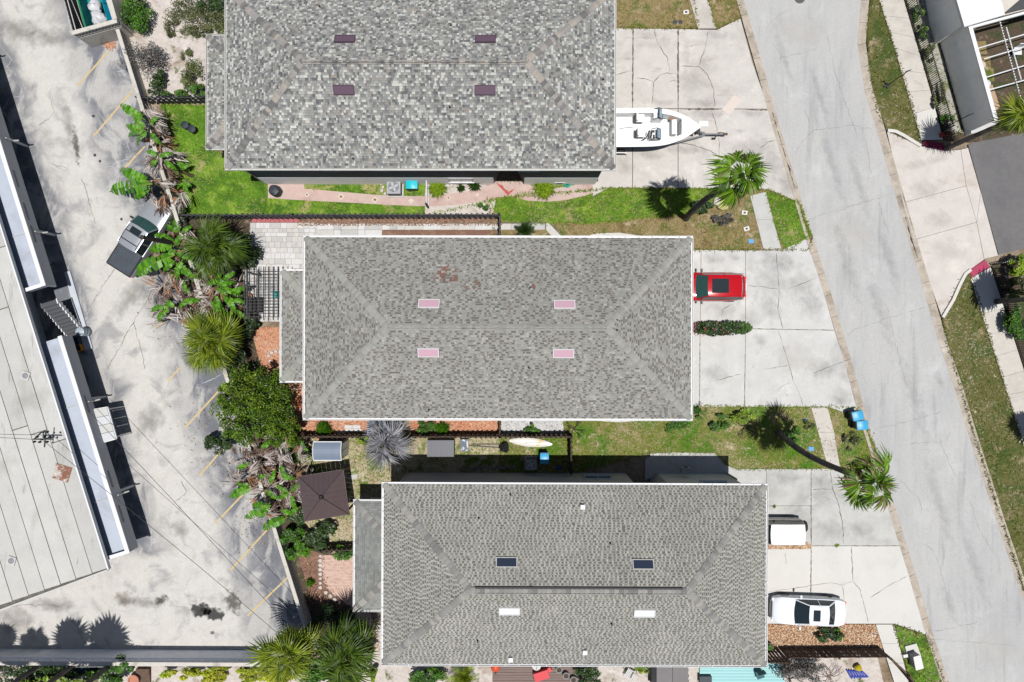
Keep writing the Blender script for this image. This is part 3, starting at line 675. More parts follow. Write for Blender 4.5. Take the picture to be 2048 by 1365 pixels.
def house(idx, name, label, ex0, ex1, ey0, ey1, ze, rz, addn, wall_m, gut_m, over, capstep, seed, notch):
    cx, cy = (ex0 + ex1) / 2, (ey0 + ey1) / 2
    t = thing(name, (cx, cy, 0), label, 'house', rz=rz)
    x0, x1, y0, y1 = ex0 - cx, ex1 - cx, ey0 - cy, ey1 - cy
    sty = H_STY[idx]
    pl, th = hip_planes(x0, x1, y0, y1, ze, .5); hw = (y1 - y0) / 2; zr = ze + hw * .5
    # roof deck
    d = -.012
    mb = MB(); ra, rb = (x0 + hw, 0, zr + d), (x1 - hw, 0, zr + d)
    e = [(x0, y0, ze + d), (x1, y0, ze + d), (x1, y1, ze + d), (x0, y1, ze + d)]
    el = [(p[0], p[1], ze - .16) for p in e]
    mb.add(e + [ra, rb] + el, [(0, 1, 5, 4), (2, 3, 4, 5), (3, 0, 4), (1, 2, 5), (0, 6, 7, 1), (1, 7, 8, 2), (2, 8, 9, 3), (3, 9, 6, 0), (9, 8, 7, 6)])
    roof = mb.build('roof', m_under, t)
    shingle_planes(roof, pl, th, sty, seed)
    V = Vector; nn = [p[1].cross(p[2]).normalized() for p in pl]
    A_, B_ = V((x0 + hw, 0, zr)), V((x1 - hw, 0, zr))
    caps(roof, (x0, y0, ze), A_, nn[0], nn[2], sty, seed + 1, capstep); caps(roof, (x0, y1, ze), A_, nn[1], nn[2], sty, seed + 2, capstep)
    caps(roof, (x1, y0, ze), B_, nn[0], nn[3], sty, seed + 3, capstep); caps(roof, (x1, y1, ze), B_, nn[1], nn[3], sty, seed + 4, capstep)
    if idx == 3:
        MB().box((0, .04, zr - .02), (x1 - x0 - 2 * hw - .5, .35, .10)).build('ridge_vent', m_black, t)
        caps(roof, A_ + V((0, 0, .045)), B_ + V((0, 0, .045)), nn[0], nn[1], sty, seed + 5, capstep)
    else: caps(roof, A_, B_, nn[0], nn[1], sty, seed + 5, capstep)
    # gutters
    for (a, b, o) in (((x0 - .13, y0, ze), (x1 + .13, y0, ze), (0, -1, 0)), ((x0 - .13, y1, ze), (x1 + .13, y1, ze), (0, 1, 0)), ((x0, y0, ze), (x0, y1, ze), (-1, 0, 0)), ((x1, y0, ze), (x1, y1, ze), (1, 0, 0))):
        g = MB(); gutter_run(g, a, b, o, .13, .78); g.build('gutter', gut_m, t)
    # walls with an angled entry recess
    ov = over; wx0, wx1, wy0, wy1 = x0 + .5, x1 - .5, y0 + ov, y1 - ov
    side, nx, nw, nd = notch                      # which long side, centre x (world), half width, depth
    ncx = nx - cx
    foot = [(wx0, wy0), (wx1, wy0), (wx1, wy1), (wx0, wy1)]
    if side < 0: foot = [(wx0, wy0), (ncx - nw, wy0), (ncx - nw * .25, wy0 + nd), (ncx + nw * .25, wy0 + nd), (ncx + nw, wy0), (wx1, wy0), (wx1, wy1), (wx0, wy1)]
    else: foot = [(wx0, wy0), (wx1, wy0), (wx1, wy1), (ncx + nw, wy1), (ncx + nw * .25, wy1 - nd), (ncx - nw * .25, wy1 - nd), (ncx - nw, wy1), (wx0, wy1)]
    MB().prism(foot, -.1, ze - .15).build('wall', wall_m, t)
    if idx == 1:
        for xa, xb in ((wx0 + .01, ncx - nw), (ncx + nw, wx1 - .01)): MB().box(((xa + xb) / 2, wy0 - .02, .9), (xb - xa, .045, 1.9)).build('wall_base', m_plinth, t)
    yd = wy0 + nd if side < 0 else wy1 - nd
    dr = MB().box((ncx, yd + side * .03, 1.06), (.5 * nw - .06, .05, 2.08)).build('door', m_door, t)
    MB().tube([(ncx + .12, yd + side * .06, 1.0), (ncx + .12, yd + side * .12, 1.0)], .025, 8).build('door_handle', m_offw, dr)
    def window(x, y, z, w, h, ax, sgn):
        nrm = V((0, sgn, 0)) if ax == 'y' else V((sgn, 0, 0)); al = V((1, 0, 0)) if ax == 'y' else V((0, 1, 0))
        c = V((x, y, z)); f_ = MB()
        for s_ in (-1, 1):
            f_.bar(c + al * (s_ * w / 2) - V((0, 0, h / 2 + .04)) + nrm * .03, c + al * (s_ * w / 2) + V((0, 0, h / 2 + .04)) + nrm * .03, .08, .08)
            f_.bar(c - al * (w / 2 - .04) + V((0, 0, s_ * h / 2)) + nrm * .03, c + al * (w / 2 - .04) + V((0, 0, s_ * h / 2)) + nrm * .03, .08, .08)
        f_.bar(c - V((0, 0, h / 2 - .04)) + nrm * .03, c + V((0, 0, h / 2 - .04)) + nrm * .03, .05, .05)
        f_.bar(c - al * (w / 2 + .08) - V((0, 0, h / 2 + .06)) + nrm * .06, c + al * (w / 2 + .08) - V((0, 0, h / 2 + .06)) + nrm * .06, .12, .04)
        wf = f_.build('window', m_white, t)
        MB().bar(c - al * (w / 2 - .03) + nrm * .012, c + al * (w / 2 - .03) + nrm * .012, .012, h - .06).build('pane', m_bluegl, wf)
    for (wx, wz, w, h) in addn['win_n']: window(wx - cx, wy1, wz, w, h, 'y', 1)
    for (wx, wz, w, h) in addn['win_s']: window(wx - cx, wy0, wz, w, h, 'y', -1)
    for wy in (-2.6, 2.6):
        g = MB()
        for k in range(4): g.box((wx1 + .02, wy, .3 + k * .53), (.05, 4.6, .51))
        g.build('garage_door', m_garage, t); window(wx1, wy, 4.2, 1.8, 1.2, 'x', 1); window(wx0, wy * 1.5, 4.2, 1.2, 1.1, 'x', -1)
    for s_ in (-1, 1):
        MB().tube([(wx0 + .05, s_ * (hw - ov + .05), .05), (wx0 + .05, s_ * (hw - ov + .05), ze - .45), (x0 + .2, s_ * (hw + .05), ze - .12)], .04, 6).build('downspout', gut_m, t)
    # lower lean-to roof on the west side
    ax0, ay0, ay1, az = addn['x0'] - cx, addn['y0'] - cy, addn['y1'] - cy, 3.0
    dp = wx0 - ax0; ph = .34; zt = az + dp * ph; w2 = ay1 - ay0
    th2 = math.atan(ph); c2, s2 = math.cos(th2), math.sin(th2)
    mb = MB(); e = [(ax0, ay0, az + d), (wx0, ay0, az + d), (wx0, ay1, az + d), (ax0, ay1, az + d)]
    top = [(wx0, ay0 + dp, zt + d), (wx0, ay1 - dp, zt + d)]
    el = [(p[0], p[1], az - .15) for p in e]
    mb.add(e + top + el, [(0, 1, 4), (3, 0, 4, 5), (2, 3, 5), (0, 6, 7, 1), (2, 8, 9, 3), (3, 9, 6, 0), (9, 8, 7, 6)])
    lo = mb.build('porch_roof', m_under, t)
    pls = [(V((ax0, ay1, az)), V((0, -1, 0)), V((c2, 0, s2)), w2, dp, 'tri'), (V((ax0, ay0, az)), V((1, 0, 0)), V((0, c2, s2)), dp + dp, dp, 'x'), (V((wx0 + dp, ay1, az)), V((-1, 0, 0)), V((0, -c2, s2)), dp + dp, dp, 'x')]
    lims = [(-9, 99), (-9, dp), (dp, 99)]
    st2 = dict(sty); st2.pop('_caps', None)
    if idx == 3: st2 = dict(pal=[(.6, A(158, 160, 156)), (.4, A(146, 148, 146))], w=[.2, .25, .3], cap=sty['cap'])
    shingle_planes(lo, pls, th2, st2, seed + 9, 0, lims)
    n3 = [p[1].cross(p[2]).normalized() for p in pls]
    caps(lo, (ax0, ay0, az), (wx0, ay0 + dp, zt), n3[0], n3[1], st2, seed + 10, capstep); caps(lo, (ax0, ay1, az), (wx0, ay1 - dp, zt), n3[0], n3[2], st2, seed + 11, capstep)
    for (a, b, o) in (((ax0, ay0, az), (ax0, ay1, az), (-1, 0, 0)), ((ax0 - .13, ay0, az), (wx0, ay0, az), (0, -1, 0)), ((ax0 - .13, ay1, az), (wx0, ay1, az), (0, 1, 0))):
        g = MB(); gutter_run(g, a, b, o, .12, .78); g.build('gutter', gut_m, t)
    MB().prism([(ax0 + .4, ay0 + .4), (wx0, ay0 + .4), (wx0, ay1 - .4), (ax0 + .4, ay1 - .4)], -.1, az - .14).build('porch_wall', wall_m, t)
    # helper for things on the main slopes
    def on_roof(px, py):
        z = zr
        for _ in range(12):
            p = P(px, py, z); lx, ly = p.x - cx, p.y - cy
            z = ze + .5 * min(hw - abs(ly), lx - x0, x1 - lx)
        return V((lx, ly, z)), (1 if ly > 0 else -1)
    def skylights(lst, fm, gm_n, gm_s):
        for px, py in lst:
            p, sg = on_roof(px, py); n = V((0, sg * math.sin(th), math.cos(th))); e_ = V((1, 0, 0)); s_ = n.cross(e_)
            fr = MB(); m3 = Matrix((e_, s_, n)).transposed()
            for a in (-1, 1):
                fr.box(p + e_ * (a * .565) + n * .05, (.04, .54, .1), m=m3); fr.box(p + s_ * (a * .25) + n * .05, (1.09, .04, .1), m=m3)
            f_ = fr.build('skylight', fm, t)
            MB().box(p + n * .075, (1.08, .44, .03), m=m3).build('pane', gm_n if sg > 0 else gm_s, f_)
    def vents(lst):
        for px, py, kind in lst:
            p, sg = on_roof(px, py)
            if kind == 'box': 
                v = MB(); v.box(p + V((0, 0, .08)), (.2, .2, .2)); v.box(p + V((0, 0, .2)), (.25, .25, .05)); v.build('box_vent', m_white, t)
            else:
                v = MB(); v.lathe([(.06, -.05), (.06, .02), (.035, .05), (.035, .26), (.022, .26), (.022, .15)], 10, p); v.build('vent_pipe', m_black, t)
    return t, skylights, vents, on_roof
m_sk_purple = M('skylight_smoked', A(112, 88, 104), rough=.25, spec=.5); m_sk_pf = M('skylight_frame_brown', A(90, 72, 82), rough=.4)
m_sk_pink = M('skylight_pink', A(222, 180, 194), rough=.3, spec=.5); m_sk_dark_refl = M('skylight_dark_reflection', A(52, 60, 78), rough=.2, spec=.5)  # last pane: dark reflection of the north-facing glass put into its colour
m_sk_bright_refl = M('skylight_bright_reflection', A(250, 250, 252), rough=.3)  # bright reflection of the south-facing glass put into the pane colour
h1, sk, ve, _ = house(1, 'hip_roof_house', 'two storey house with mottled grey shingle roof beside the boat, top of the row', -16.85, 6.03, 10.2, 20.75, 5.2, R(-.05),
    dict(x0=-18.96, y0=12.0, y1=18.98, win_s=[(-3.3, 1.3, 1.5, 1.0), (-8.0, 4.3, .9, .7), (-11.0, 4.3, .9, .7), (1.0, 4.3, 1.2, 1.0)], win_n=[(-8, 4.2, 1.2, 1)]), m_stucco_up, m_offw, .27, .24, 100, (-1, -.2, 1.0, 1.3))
sk([(690, 80), (971, 80), (688, 180), (970, 180)], m_sk_pf, m_sk_purple, m_sk_purple)
ve([(902, 52, 'p'), (640, 15, 'p'), (900, 215, 'p'), (707, 318, 'p'), (1206, 160, 'p')])
H_STY[2]['patch'] = [(-4.9, 4.1, .75, A(142, 108, 98)), (-.5, 3.0, .3, A(142, 118, 108)), (-8.7, 3.2, .25, A(150, 124, 112))]
cx2, cy2 = (-12.10 + 10.46) / 2, (6.04 - 4.52) / 2
H_STY[2]['patch'] = [(a - cx2, b - cy2, c, d) for a, b, c, d in [(-3.6, 3.9, .75, A(146, 112, 102)), (1.4, 3.2, .3, A(142, 118, 108)), (-9.2, 3.5, .3, A(150, 124, 112)), (-2.2, 3.2, .5, A(140, 124, 114))]]
h2, sk, ve, _ = house(2, 'hip_roof_house', 'two storey house with fine grey shingle roof and pink skylights in the middle', -12.10, 10.46, -4.52, 6.04, 5.6, R(-.12),
    dict(x0=-14.35, y0=-2.51, y1=4.34, win_s=[(-6, 4.3, 1.2, 1), (3, 4.3, 1.2, 1), (-2, 1.3, 1.4, 1)], win_n=[(-8, 4.2, 1.2, 1), (2, 4.2, 1.2, 1)]), m_stucco, m_white, .5, .155, 200, (-1, 6.2, 1.0, 1.2))
sk([(858, 609), (1129, 610), (857, 705), (1127, 706)], m_white, m_sk_pink, m_sk_pink)
ve([(1060, 576, 'p'), (1058, 736, 'p'), (1234, 640, 'p'), (1234, 660, 'p'), (858, 820, 'p')])
h3, sk, ve, _ = house(3, 'hip_roof_house', 'two storey house with evenly tabbed grey roof and black and white skylights', -7.476, 14.75, -18.81, -8.378, 5.8, R(-.25),
    dict(x0=-9.78, y0=-16.8, y1=-10.04, win_n=[(-1.0, 4.2, .7, .7), (1.0, 4.2, .9, .7), (5.5, 1.5, 1.7, 1.1), (5.9, 4.3, 1.2, .9), (12.6, 3.2, 1.6, .9)], win_s=[(2, 4.2, 1.2, 1)]), m_stucco_b, m_white, .42, .26, 300, (1, 8.6, 1.05, 1.35))
sk([(1013, 1126), (1286, 1129)], m_offw, m_sk_dark_refl, m_sk_dark_refl)
sk([(1019, 1222), (1289, 1225)], m_white, m_sk_bright_refl, m_sk_bright_refl)
ve([(1164, 1013, 'box'), (1170, 1303, 'box'), (1022, 1318, 'box'), (1220, 1086, 'p'), (1223, 1247, 'p'), (957, 1037, 'p'), (956, 1282, 'p'), (1020, 989, 'p')])
# ------------------------------------------------------------------ motel block on the left
m_mem = [M('roof_membrane_%d' % i, A(*c), rough=.8, layers=[(A(c[0] - 28, c[1] - 28, c[2] - 30), .5, .54, .74, (1, .5, 1, -.3)), (A(150, 146, 140), 1.2, .60, .80, (2.5, .4, 1, -.3))], var=[(.8, .05), (12, .05)]) for i, c in enumerate(((209, 207, 201), (202, 200, 195), (213, 211, 205)))]
m_seam = M('roof_seam_dirt', A(112, 108, 100), var=[(4, .4)])
m_wallw = M('white_masonry', A(222, 223, 226), rough=.85, var=[(1, .04), (14, .05)], bump=(50, .1))
m_floorp = M('walkway_floor_paint', A(196, 204, 218), rough=.6, layers=[(A(176, 182, 192), .5, .52, .7)], var=[(1, .05), (10, .05)])
m_conc_slab = M('slab_pale_blue', A(208, 214, 222), rough=.7, var=[(1.5, .05), (14, .05)])
m_dkmetal = M('dark_metal', (.025, .026, .028), rough=.5)
m_grey = M('grey_paint', A(150, 152, 155), rough=.6, var=[(4, .05)])
lane = Vector((.314, -1.0)).normalized()            # direction of the block in the ground plan
side = Vector((1.0, .314)).normalized()             # towards the lot
RZ = 3.3
origin = P(215, 1138, RZ).xy
def BL(s_, u): return origin - lane * s_ + side * u   # s metres up the block from its lower corner, u metres outward
block = thing('motel_block', (origin.x, origin.y, 0), 'long pale flat roofed block with pale blue front canopy beside the lot', 'building')
def BLp(q): return [tuple(BL(a, b)) for a, b in q]
mb = MB().prism(BLp([(0, 0), (60, 0), (60, -22), (-1.2, -22)]), RZ - .28, RZ - .03, bottom=True)
rf = mb.build('roof', m_seam, block, world=True)
us = [0, .98, 2.05, 3.05, 4.1, 5.15, 6.2, 7.25, 8.3, 10, 12, 14, 16, 18, 20, 22]
rr = random.Random(3)
for i in range(len(us) - 1):
    s0 = -.03 * us[i]
    while s0 < 60:
        s1 = s0 + rr.uniform(7, 13)
        MB().prism(inset(BLp([(s0 + .02, -us[i]), (min(s1, 60), -us[i]), (min(s1, 60), -us[i + 1]), (s0 + .02, -us[i + 1])]), .022), RZ - .02, RZ - .005 + rr.uniform(0, .012)).build('roofing_sheet', rr.choice(m_mem), rf, world=True)
        s0 = s1
MB().prism(BLp([(-.06, .0), (60, .0), (60, .09), (-.06, .09)]), RZ - .22, RZ + .04).build('fascia', m_white, block, world=True)
MB().prism(BLp([(-.02, -.02), (-.12, -.02), (-1.3, -22), (-1.2, -22)]), RZ - .22, RZ + .04).build('fascia', m_offw, block, world=True)
MB().prism(BLp([(.3, -1.5), (60, -1.5), (60, -21), (.1, -21)]), -.1, RZ - .28).build('wall', m_wallw, block, world=True)
# doors and windows along the upper walkway and lower front
for s_ in (3.5, 7.5, 11.5, 22, 26, 30, 34):
    for z in (.02,):
        d = BL(s_, -1.47); MB().box((d.x, d.y, z + 1.0), (.06, .95, 2.0), math.atan2(side.y, side.x)).build('door', m_grey, block, world=True)
        w_ = BL(s_ + 1.6, -1.47); wf = MB().box((w_.x, w_.y, z + 1.35), (.06, 1.3, 1.05), math.atan2(side.y, side.x)).build('window', m_white, block, world=True)
        MB().box((w_.x + side.x * .02, w_.y + side.y * .02, z + 1.35), (.06, 1.15, .9), math.atan2(side.y, side.x)).build('pane', m_bluegl, wf, world=True)
def walkway(s0, s1, u1):
    MB().prism(BLp([(s0, -1.5), (s1, -1.5), (s1, u1), (s0, u1)]), 2.36, 2.5, bottom=True).build('canopy', m_floorp, block, world=True)
    p = MB().prism(BLp([(s0, u1), (s1, u1), (s1, u1 + .14), (s0, u1 + .14)]), 1.80, 2.86, bottom=True)
    p.prism(BLp([(s0, -1.4), (s0, u1), (s0 + .14, u1), (s0 + .14, -1.4)]), 2.505, 2.855)
    pw = p.build('parapet', m_wallw, block, world=True)
    MB().prism(BLp([(s0 - .03, u1 - .06), (s1, u1 - .06), (s1, u1 + .2), (s0 - .03, u1 + .2)]), 2.862, 2.93, bottom=True).build('coping', m_white, pw, world=True)
    MB().prism(BLp([(s0 - .04, -1.4), (s0 - .04, u1 - .07), (s0 + .18, u1 - .07), (s0 + .18, -1.4)]), 2.862, 2.925, bottom=True).build('coping', m_white, pw, world=True)
    s_ = s0 + 3.6
    while s_ < s1 - .5:
        a = BL(s_, u1 + .15); b = BL(s_, u1 + 1.1)
        MB().tube([(BL(s_, -.9).x, BL(s_, -.9).y, 2.53), (BL(s_, u1).x, BL(s_, u1).y, 2.53)], .03, 6).build('drain_pipe', m_offw, block, world=True)
        MB().tube([(a.x, a.y, 2.35), (a.x + side.x * .05, a.y + side.y * .05, 2.3), (a.x + side.x * .06, a.y + side.y * .06, 1.7), (a.x + side.x * .3, a.y + side.y * .3, 1.5)], .05, 6).build('scupper', m_offw, block, world=True)
        MB().tube([(BL(s_ + .2, u1 - .05).x, BL(s_ + .2, u1 - .05).y, 0), (BL(s_ + .2, u1 - .05).x, BL(s_ + .2, u1 - .05).y, 2.36)], .09, 8).build('column', m_wallw, block, world=True)
        s_ += 6.2
def s_of(px, py, z): return -(P(px, py, z).xy - origin).dot(lane)
def u_of(px, py, z): return (P(px, py, z).xy - origin).dot(side)
u1 = u_of(192, 895, 2.9) - .15
walkway(s_of(250, 1108, 2.9), s_of(121, 672, 2.9), u1)
walkway(s_of(89, 571, 2.9), 58, u1)
# dark vent slots in the parapets
for px, py in ((27, 360), (48, 425), (63, 470), (170, 810), (215, 960), (235, 1030)):
    s_ = s_of(px, py, 2.4); q = BL(s_, u1 + .145); MB().box((q.x, q.y, 2.45), (.03, 1.1, .14), math.atan2(side.y, side.x)).build('vent_slot', m_grey, block, world=True)
# stair well between the two walkways
st = MB(); sA, sB = s_of(121, 672, 2.9), s_of(89, 571, 2.9)
steps = MB(); n = 10
for i in range(n):
    s_ = sA + .25 + (sB - sA - 1.1) * i / n; z = .18 * (i + 1)
    steps.prism(BLp([(s_, u1 - 1.15), (s_ + .3, u1 - 1.15), (s_ + .3, u1 - .15), (s_, u1 - .15)]), z - .05, z, bottom=True)
steps.build('stair_treads', M('stair_tread_dark', A(84, 86, 92), rough=.7), block, world=True)
for u in (u1 - 1.2, u1 - .12):
    q = MB()
    for i in range(n):
        s_ = sA + .25 + (sB - sA - 1.1) * i / n; z = .18 * (i + 1)
        q.prism(BLp([(s_, u), (s_ + .33, u), (s_ + .33, u + .07), (s_, u + .07)]), z - .22, z + .06, bottom=True)
    q.build('stair_stringer', m_white, block, world=True)
q = BL(sA + .15, u1 + .1); q2 = BL(sA + .15, u1 + 1.3)
lg = MB()
for a in range(8):
    lg.tube([(*BL(sA + .1, u1 - 1.2 + a * .2), 0.02), (*BL(sA + .1, u1 - 1.2 + a * .2), 1.0)], .018, 5)
lg.tube([(*BL(sA + .1, u1 - 1.25), 1.0), (*BL(sA + .1, u1 + .3), 1.0)], .03, 6); lg.build('railing', m_dkmetal, block, world=True)
# slab, bench and barrel in front of the stair
MB().prism(PP([(131, 545), (142, 543), (187, 697), (171, 701)]), -.1, .12).build('stair_slab', m_conc_slab, block, world=True)
aw = thing('entry_awning', P(205, 850), 'small white panelled awning projecting from the motel wall', 'awning')
cs = [(174, 822), (214, 815), (232, 878), (195, 888)]
z = 2.0; aw_q = [P(a, b, z).xy for a, b in cs]
for i in range(4):
    a0, a1 = aw_q[0].lerp(aw_q[3], i / 4), aw_q[0].lerp(aw_q[3], (i + 1) / 4); b0, b1 = aw_q[1].lerp(aw_q[2], i / 4), aw_q[1].lerp(aw_q[2], (i + 1) / 4)
    MB().prism(inset([a0, b0, b1, a1], .012), z - .06, z + .02, bottom=True).build('panel', m_wallw if i % 2 else m_offw, aw, world=True)
fr = MB()
for i in range(4):
    a_, b_ = aw_q[i], aw_q[(i + 1) % 4]; fr.bar((*a_, z - .08), (*b_, z - .08), .08, .1)
fr.build('frame', m_white, aw, world=True)
for c in (1, 2):
    MB().tube([(*aw_q[c].lerp(aw_q[c - 2], .06), 0), (*aw_q[c].lerp(aw_q[c - 2], .06), z - .1)], .04, 6).build('post', m_white, aw, world=True)
m_barrel = M('barrel_steel', A(178, 190, 200), rough=.45, metal=.0, var=[(4, .1)]); m_orange = M('orange_plastic', A(214, 140, 20), rough=.4)
b_ = P(159, 664, .9); MB().lathe([(.27, 0), (.29, .04), (.27, .3), (.29, .32), (.27, .34), (.27, .6), (.29, .62), (.27, .64), (.29, .88), (.24, .9), (.2, .92), (0, .93)], 20, (b_.x, b_.y, 0)).build('barrel', m_barrel, smooth=True, label='pale steel barrel standing by the motel stair slab', cat='barrel')
o = thing('equipment_case', P(153, 697), 'orange and black equipment case beside the barrel', 'case'); c = P(153, 697, .5)
MB().box((c.x, c.y, .25), (.5, .42, .42), .3).build('body', m_orange, o, world=True); q = MB(); q.box((c.x, c.y, .49), (.3, .12, .05), .3); q.box((c.x, c.y - .0, .47), (.44, .36, .02), .3); q.build('handle', m_black, o, world=True)
o = thing('tool_bag', P(150, 683), 'small black bag on the ground between barrel and orange case', 'bag')
MB().lathe([(.22, 0), (.28, .12), (.24, .28), (.1, .34), (0, .35)], 10, P(150, 684)).build('body', m_black, o, world=True, smooth=True); MB().tube([P(145, 684, .3), P(150, 683, .48), P(155, 684, .3)], .02, 5).build('handle', m_dkmetal, o, world=True)
# things on the flat roof
for px, py, lb in ((51, 752, 'small square roof drain near the middle of the motel roof'), (23, 1122, 'small square roof drain near the lower end of the motel roof')):
    p = P(px, py, RZ + .05); q = MB(); q.box((p.x, p.y, RZ + .04), (.5, .5, .08), -.3); d_ = q.build('roof_drain', m_offw, label=lb, cat='drain')
    MB().lathe([(.18, RZ + .08), (.18, RZ + .11), (.1, RZ + .14), (0, RZ + .14)], 12, (p.x, p.y, 0)).build('grate', m_grey, d_)
p = P(125, 946, RZ)
m_rust = M('rusted_patch', A(150, 104, 84), layers=[(A(212, 200, 190), 2.2, .45, .55)], var=[(6, .3)])
MB().box((p.x, p.y, RZ + .02), (1.0, .95, .05), -.3).build('roof_hatch', m_rust, label='rusty patched square hatch on the motel roof', cat='hatch')
pole = thing('service_mast', P(90, 880, RZ), 'black service mast with insulators on the motel roof', 'mast'); pz = P(90, 878, RZ + .8)
MB().tube([(pz.x, pz.y, RZ), (pz.x, pz.y, RZ + 1.2)], .05, 8).build('mast', m_dkmetal, pole, world=True)
q = MB()
for a in range(6):
    q.lathe([(.05, -.1), (.07, -.02), (.04, 0), (.07, .05), (.05, .12)], 8, (pz.x - .5 + a * .2, pz.y + (.15 if a % 2 else -.15), RZ + 1.0 + .05 * (a % 3)))
q.build('insulators', m_black, pole, world=True)
MB().bar((pz.x - .6, pz.y, RZ + .95), (pz.x + .6, pz.y, RZ + .95), .08, .08).build('cross_arm', m_dkmetal, pole, world=True); MB().bar((pz.x, pz.y - .5, RZ + .85), (pz.x + .1, pz.y + .5, RZ + .85), .06, .06).build('cross_arm', m_dkmetal, pole, world=True)
MB().tube([(pz.x - .6, pz.y, RZ + .85), (pz.x - .6, pz.y + .3, RZ + .3), (pz.x - .3, pz.y + .35, RZ + .02)], .04, 6).build('cable_drop', m_black, pole, world=True)
def wire(a, b, sag, label, r_=.015):
    a = Vector(a); b = Vector(b); pts = []
    for i in range(25):
        t = i / 24; p_ = a.lerp(b, t); p_.z -= sag * 4 * t * (1 - t); pts.append(p_)
    MB().tube(pts, r_, 5).build('overhead_wire', m_black, label=label, cat='wire')
m_wood = M('weathered_pole', A(120, 105, 90), var=[(3, .2, (6, 6, .4))])
up = thing('utility_pole', P(603, 1298, 3.2) * Vector((1, 1, 0)) if False else Vector((P(603, 1298, 3.2).x, P(603, 1298, 3.2).y, 0)), 'grey wooden utility pole rising among the fan palms at the lot corner', 'pole'); ub = P(603, 1298, 3.2); ub.z = 0
MB().tube([(ub.x, ub.y, -.1), (ub.x, ub.y, 3.3)], [.13, .11], 10).build('shaft', m_wood, up, world=True); MB().bar((ub.x - .5, ub.y, 3.05), (ub.x + .5, ub.y, 3.05), .09, .09).build('cross_arm', m_wood, up, world=True)
wire((pz.x, pz.y, RZ + 1.1), (ub.x - .45, ub.y, 3.12), .25, 'lower overhead wire from the roof mast to the palms')
wire(P(170, 815, 2.95), (ub.x + .45, ub.y, 3.12), .12, 'upper overhead wire from the canopy edge to the palms')
wire(P(-160, 872, RZ + 1.05), (pz.x - .55, pz.y, RZ + 1.05), .3, 'overhead wire reaching the roof mast from the left edge')
# ------------------------------------------------------------------ screen block walls of the lot
m_block = M('concrete_block_cream', A(220, 214, 203), layers=[(A(176, 170, 160), .8, .54, .72)], var=[(4, .07), (25, .06)], bump=(40, .15))
m_block_g = M('concrete_block_painted', (.72, .73, .75), layers=[((.6, .61, .63), .8, .5, .72)], var=[(4, .07), (25, .06)], bump=(40, .15))
def screen_wall(name, a, b, h, label, mat, rows=3, th=.16, bw=.4, rh=.2, capm=None):
    """solid base, rows of pierced screen blocks, flat coping"""
    a = Vector(a).xy; b = Vector(b).xy; l = (b - a).length; d = (b - a) / l; ang = math.atan2(d.y, d.x)
    t = thing(name, ((a.x + b.x) / 2, (a.y + b.y) / 2, 0), label, 'wall')
    hb = h - rows * rh - .07; c = (a + b) / 2
    MB().box((c.x, c.y, hb / 2 - .05), (l, th, hb + .1), ang).build('base', mat, t, world=True)
    # pierced block: frame with slot opening
    q = MB(); k = .05
    q.box((0, 0, rh - k / 2), (bw, th * .85, k)); q.box((-bw / 2 + k / 2, 0, rh / 2 - k / 2), (k, th * .85, rh - k)); q.box((0, 0, rh / 2 - k / 2), (k, th * .85, rh - k))
    me = q.mesh('screen_block', mat); n = int(l / bw); cnt = 0; rest = MB()
    for r_ in range(rows - 1, -1, -1):
        for i in range(n):
            s_ = (i + .5 + (.5 if r_ % 2 else 0)) * bw
            if s_ > l - bw / 2: continue
            p_ = a + d * s_
            if cnt < 300:
                inst('screen_block', me, t, loc=(p_.x - c.x, p_.y - c.y, hb + r_ * rh), rot=(0, 0, ang)); cnt += 1
            else:
                for vv, ss in (((0, rh - k / 2), (bw, k)), ((-bw / 2 + k / 2, rh / 2 - k / 2), (k, rh - k)), ((0, rh / 2 - k / 2), (k, rh - k))):
                    rest.box((p_.x + d.x * vv[0], p_.y + d.y * vv[0], hb + r_ * rh + vv[1]), (ss[0], th * .85, ss[1]), ang)
    if rest.v: rest.build('screen_blocks', mat, t, world=True, kind='stuff')
    MB().box((c.x, c.y, h - .035), (l + .06, th + .08, .07), ang).build('coping', capm or mat, t, world=True)
    return t
Wt = lambda px, py: P(px, py, 1.25)
screen_wall('screen_block_wall', Wt(130, -274), Wt(612, 1262), 1.25, 'low screen block wall running along the parking bays beneath the palms', m_block, 3)
screen_wall('screen_block_wall', P(-300, 1326, 1.9), P(560, 1330, 1.9), 1.9, 'long grey screen block wall closing the bottom of the parking lot', m_block_g, 3, capm=m_block)
# dumpster enclosure
enc = thing('dumpster_enclosure', P(195, 60), 'cream block enclosure with slotted top courses around the dumpster', 'enclosure')
A0, B0 = P(145, 66, 2.0).xy, P(232, 42, 2.0).xy; d = (B0 - A0).normalized(); ang = math.atan2(d.y, d.x); l = (B0 - A0).length; c = (A0 + B0) / 2
MB().box((c.x, c.y, .65), (l, .2, 1.5), ang).build('front_wall', m_block, enc, world=True)
q = MB()
for r_ in range(3):
    n = 13
    for i in range(n + 1):
        p_ = A0 + d * (l * (i + (.5 if r_ % 2 else 0)) / n)
        if i + (.5 if r_ % 2 else 0) <= n: q.box((p_.x, p_.y, 1.40 + r_ * .17 + .06), (.08, .18, .13), ang)
    q.box((c.x, c.y, 1.40 + r_ * .17 + .145), (l, .19, .05), ang)
q.build('slotted_courses', m_block, enc, world=True, kind='stuff')
MB().box((c.x, c.y, 1.95), (l + .1, .26, .1), ang).build('coping', m_block, enc, world=True)
nrm = Vector((-d.y, d.x))
q = MB(); a1 = B0 + nrm * .1; q.bar((a1.x, a1.y, 1.0), (a1.x + nrm.x * 5, a1.y + nrm.y * 5, 1.0), .18, 2.0); q.build('side_wall', m_block, enc, world=True)
m_gate = M('gate_slats_dark', (.02, .02, .023), rough=.6)
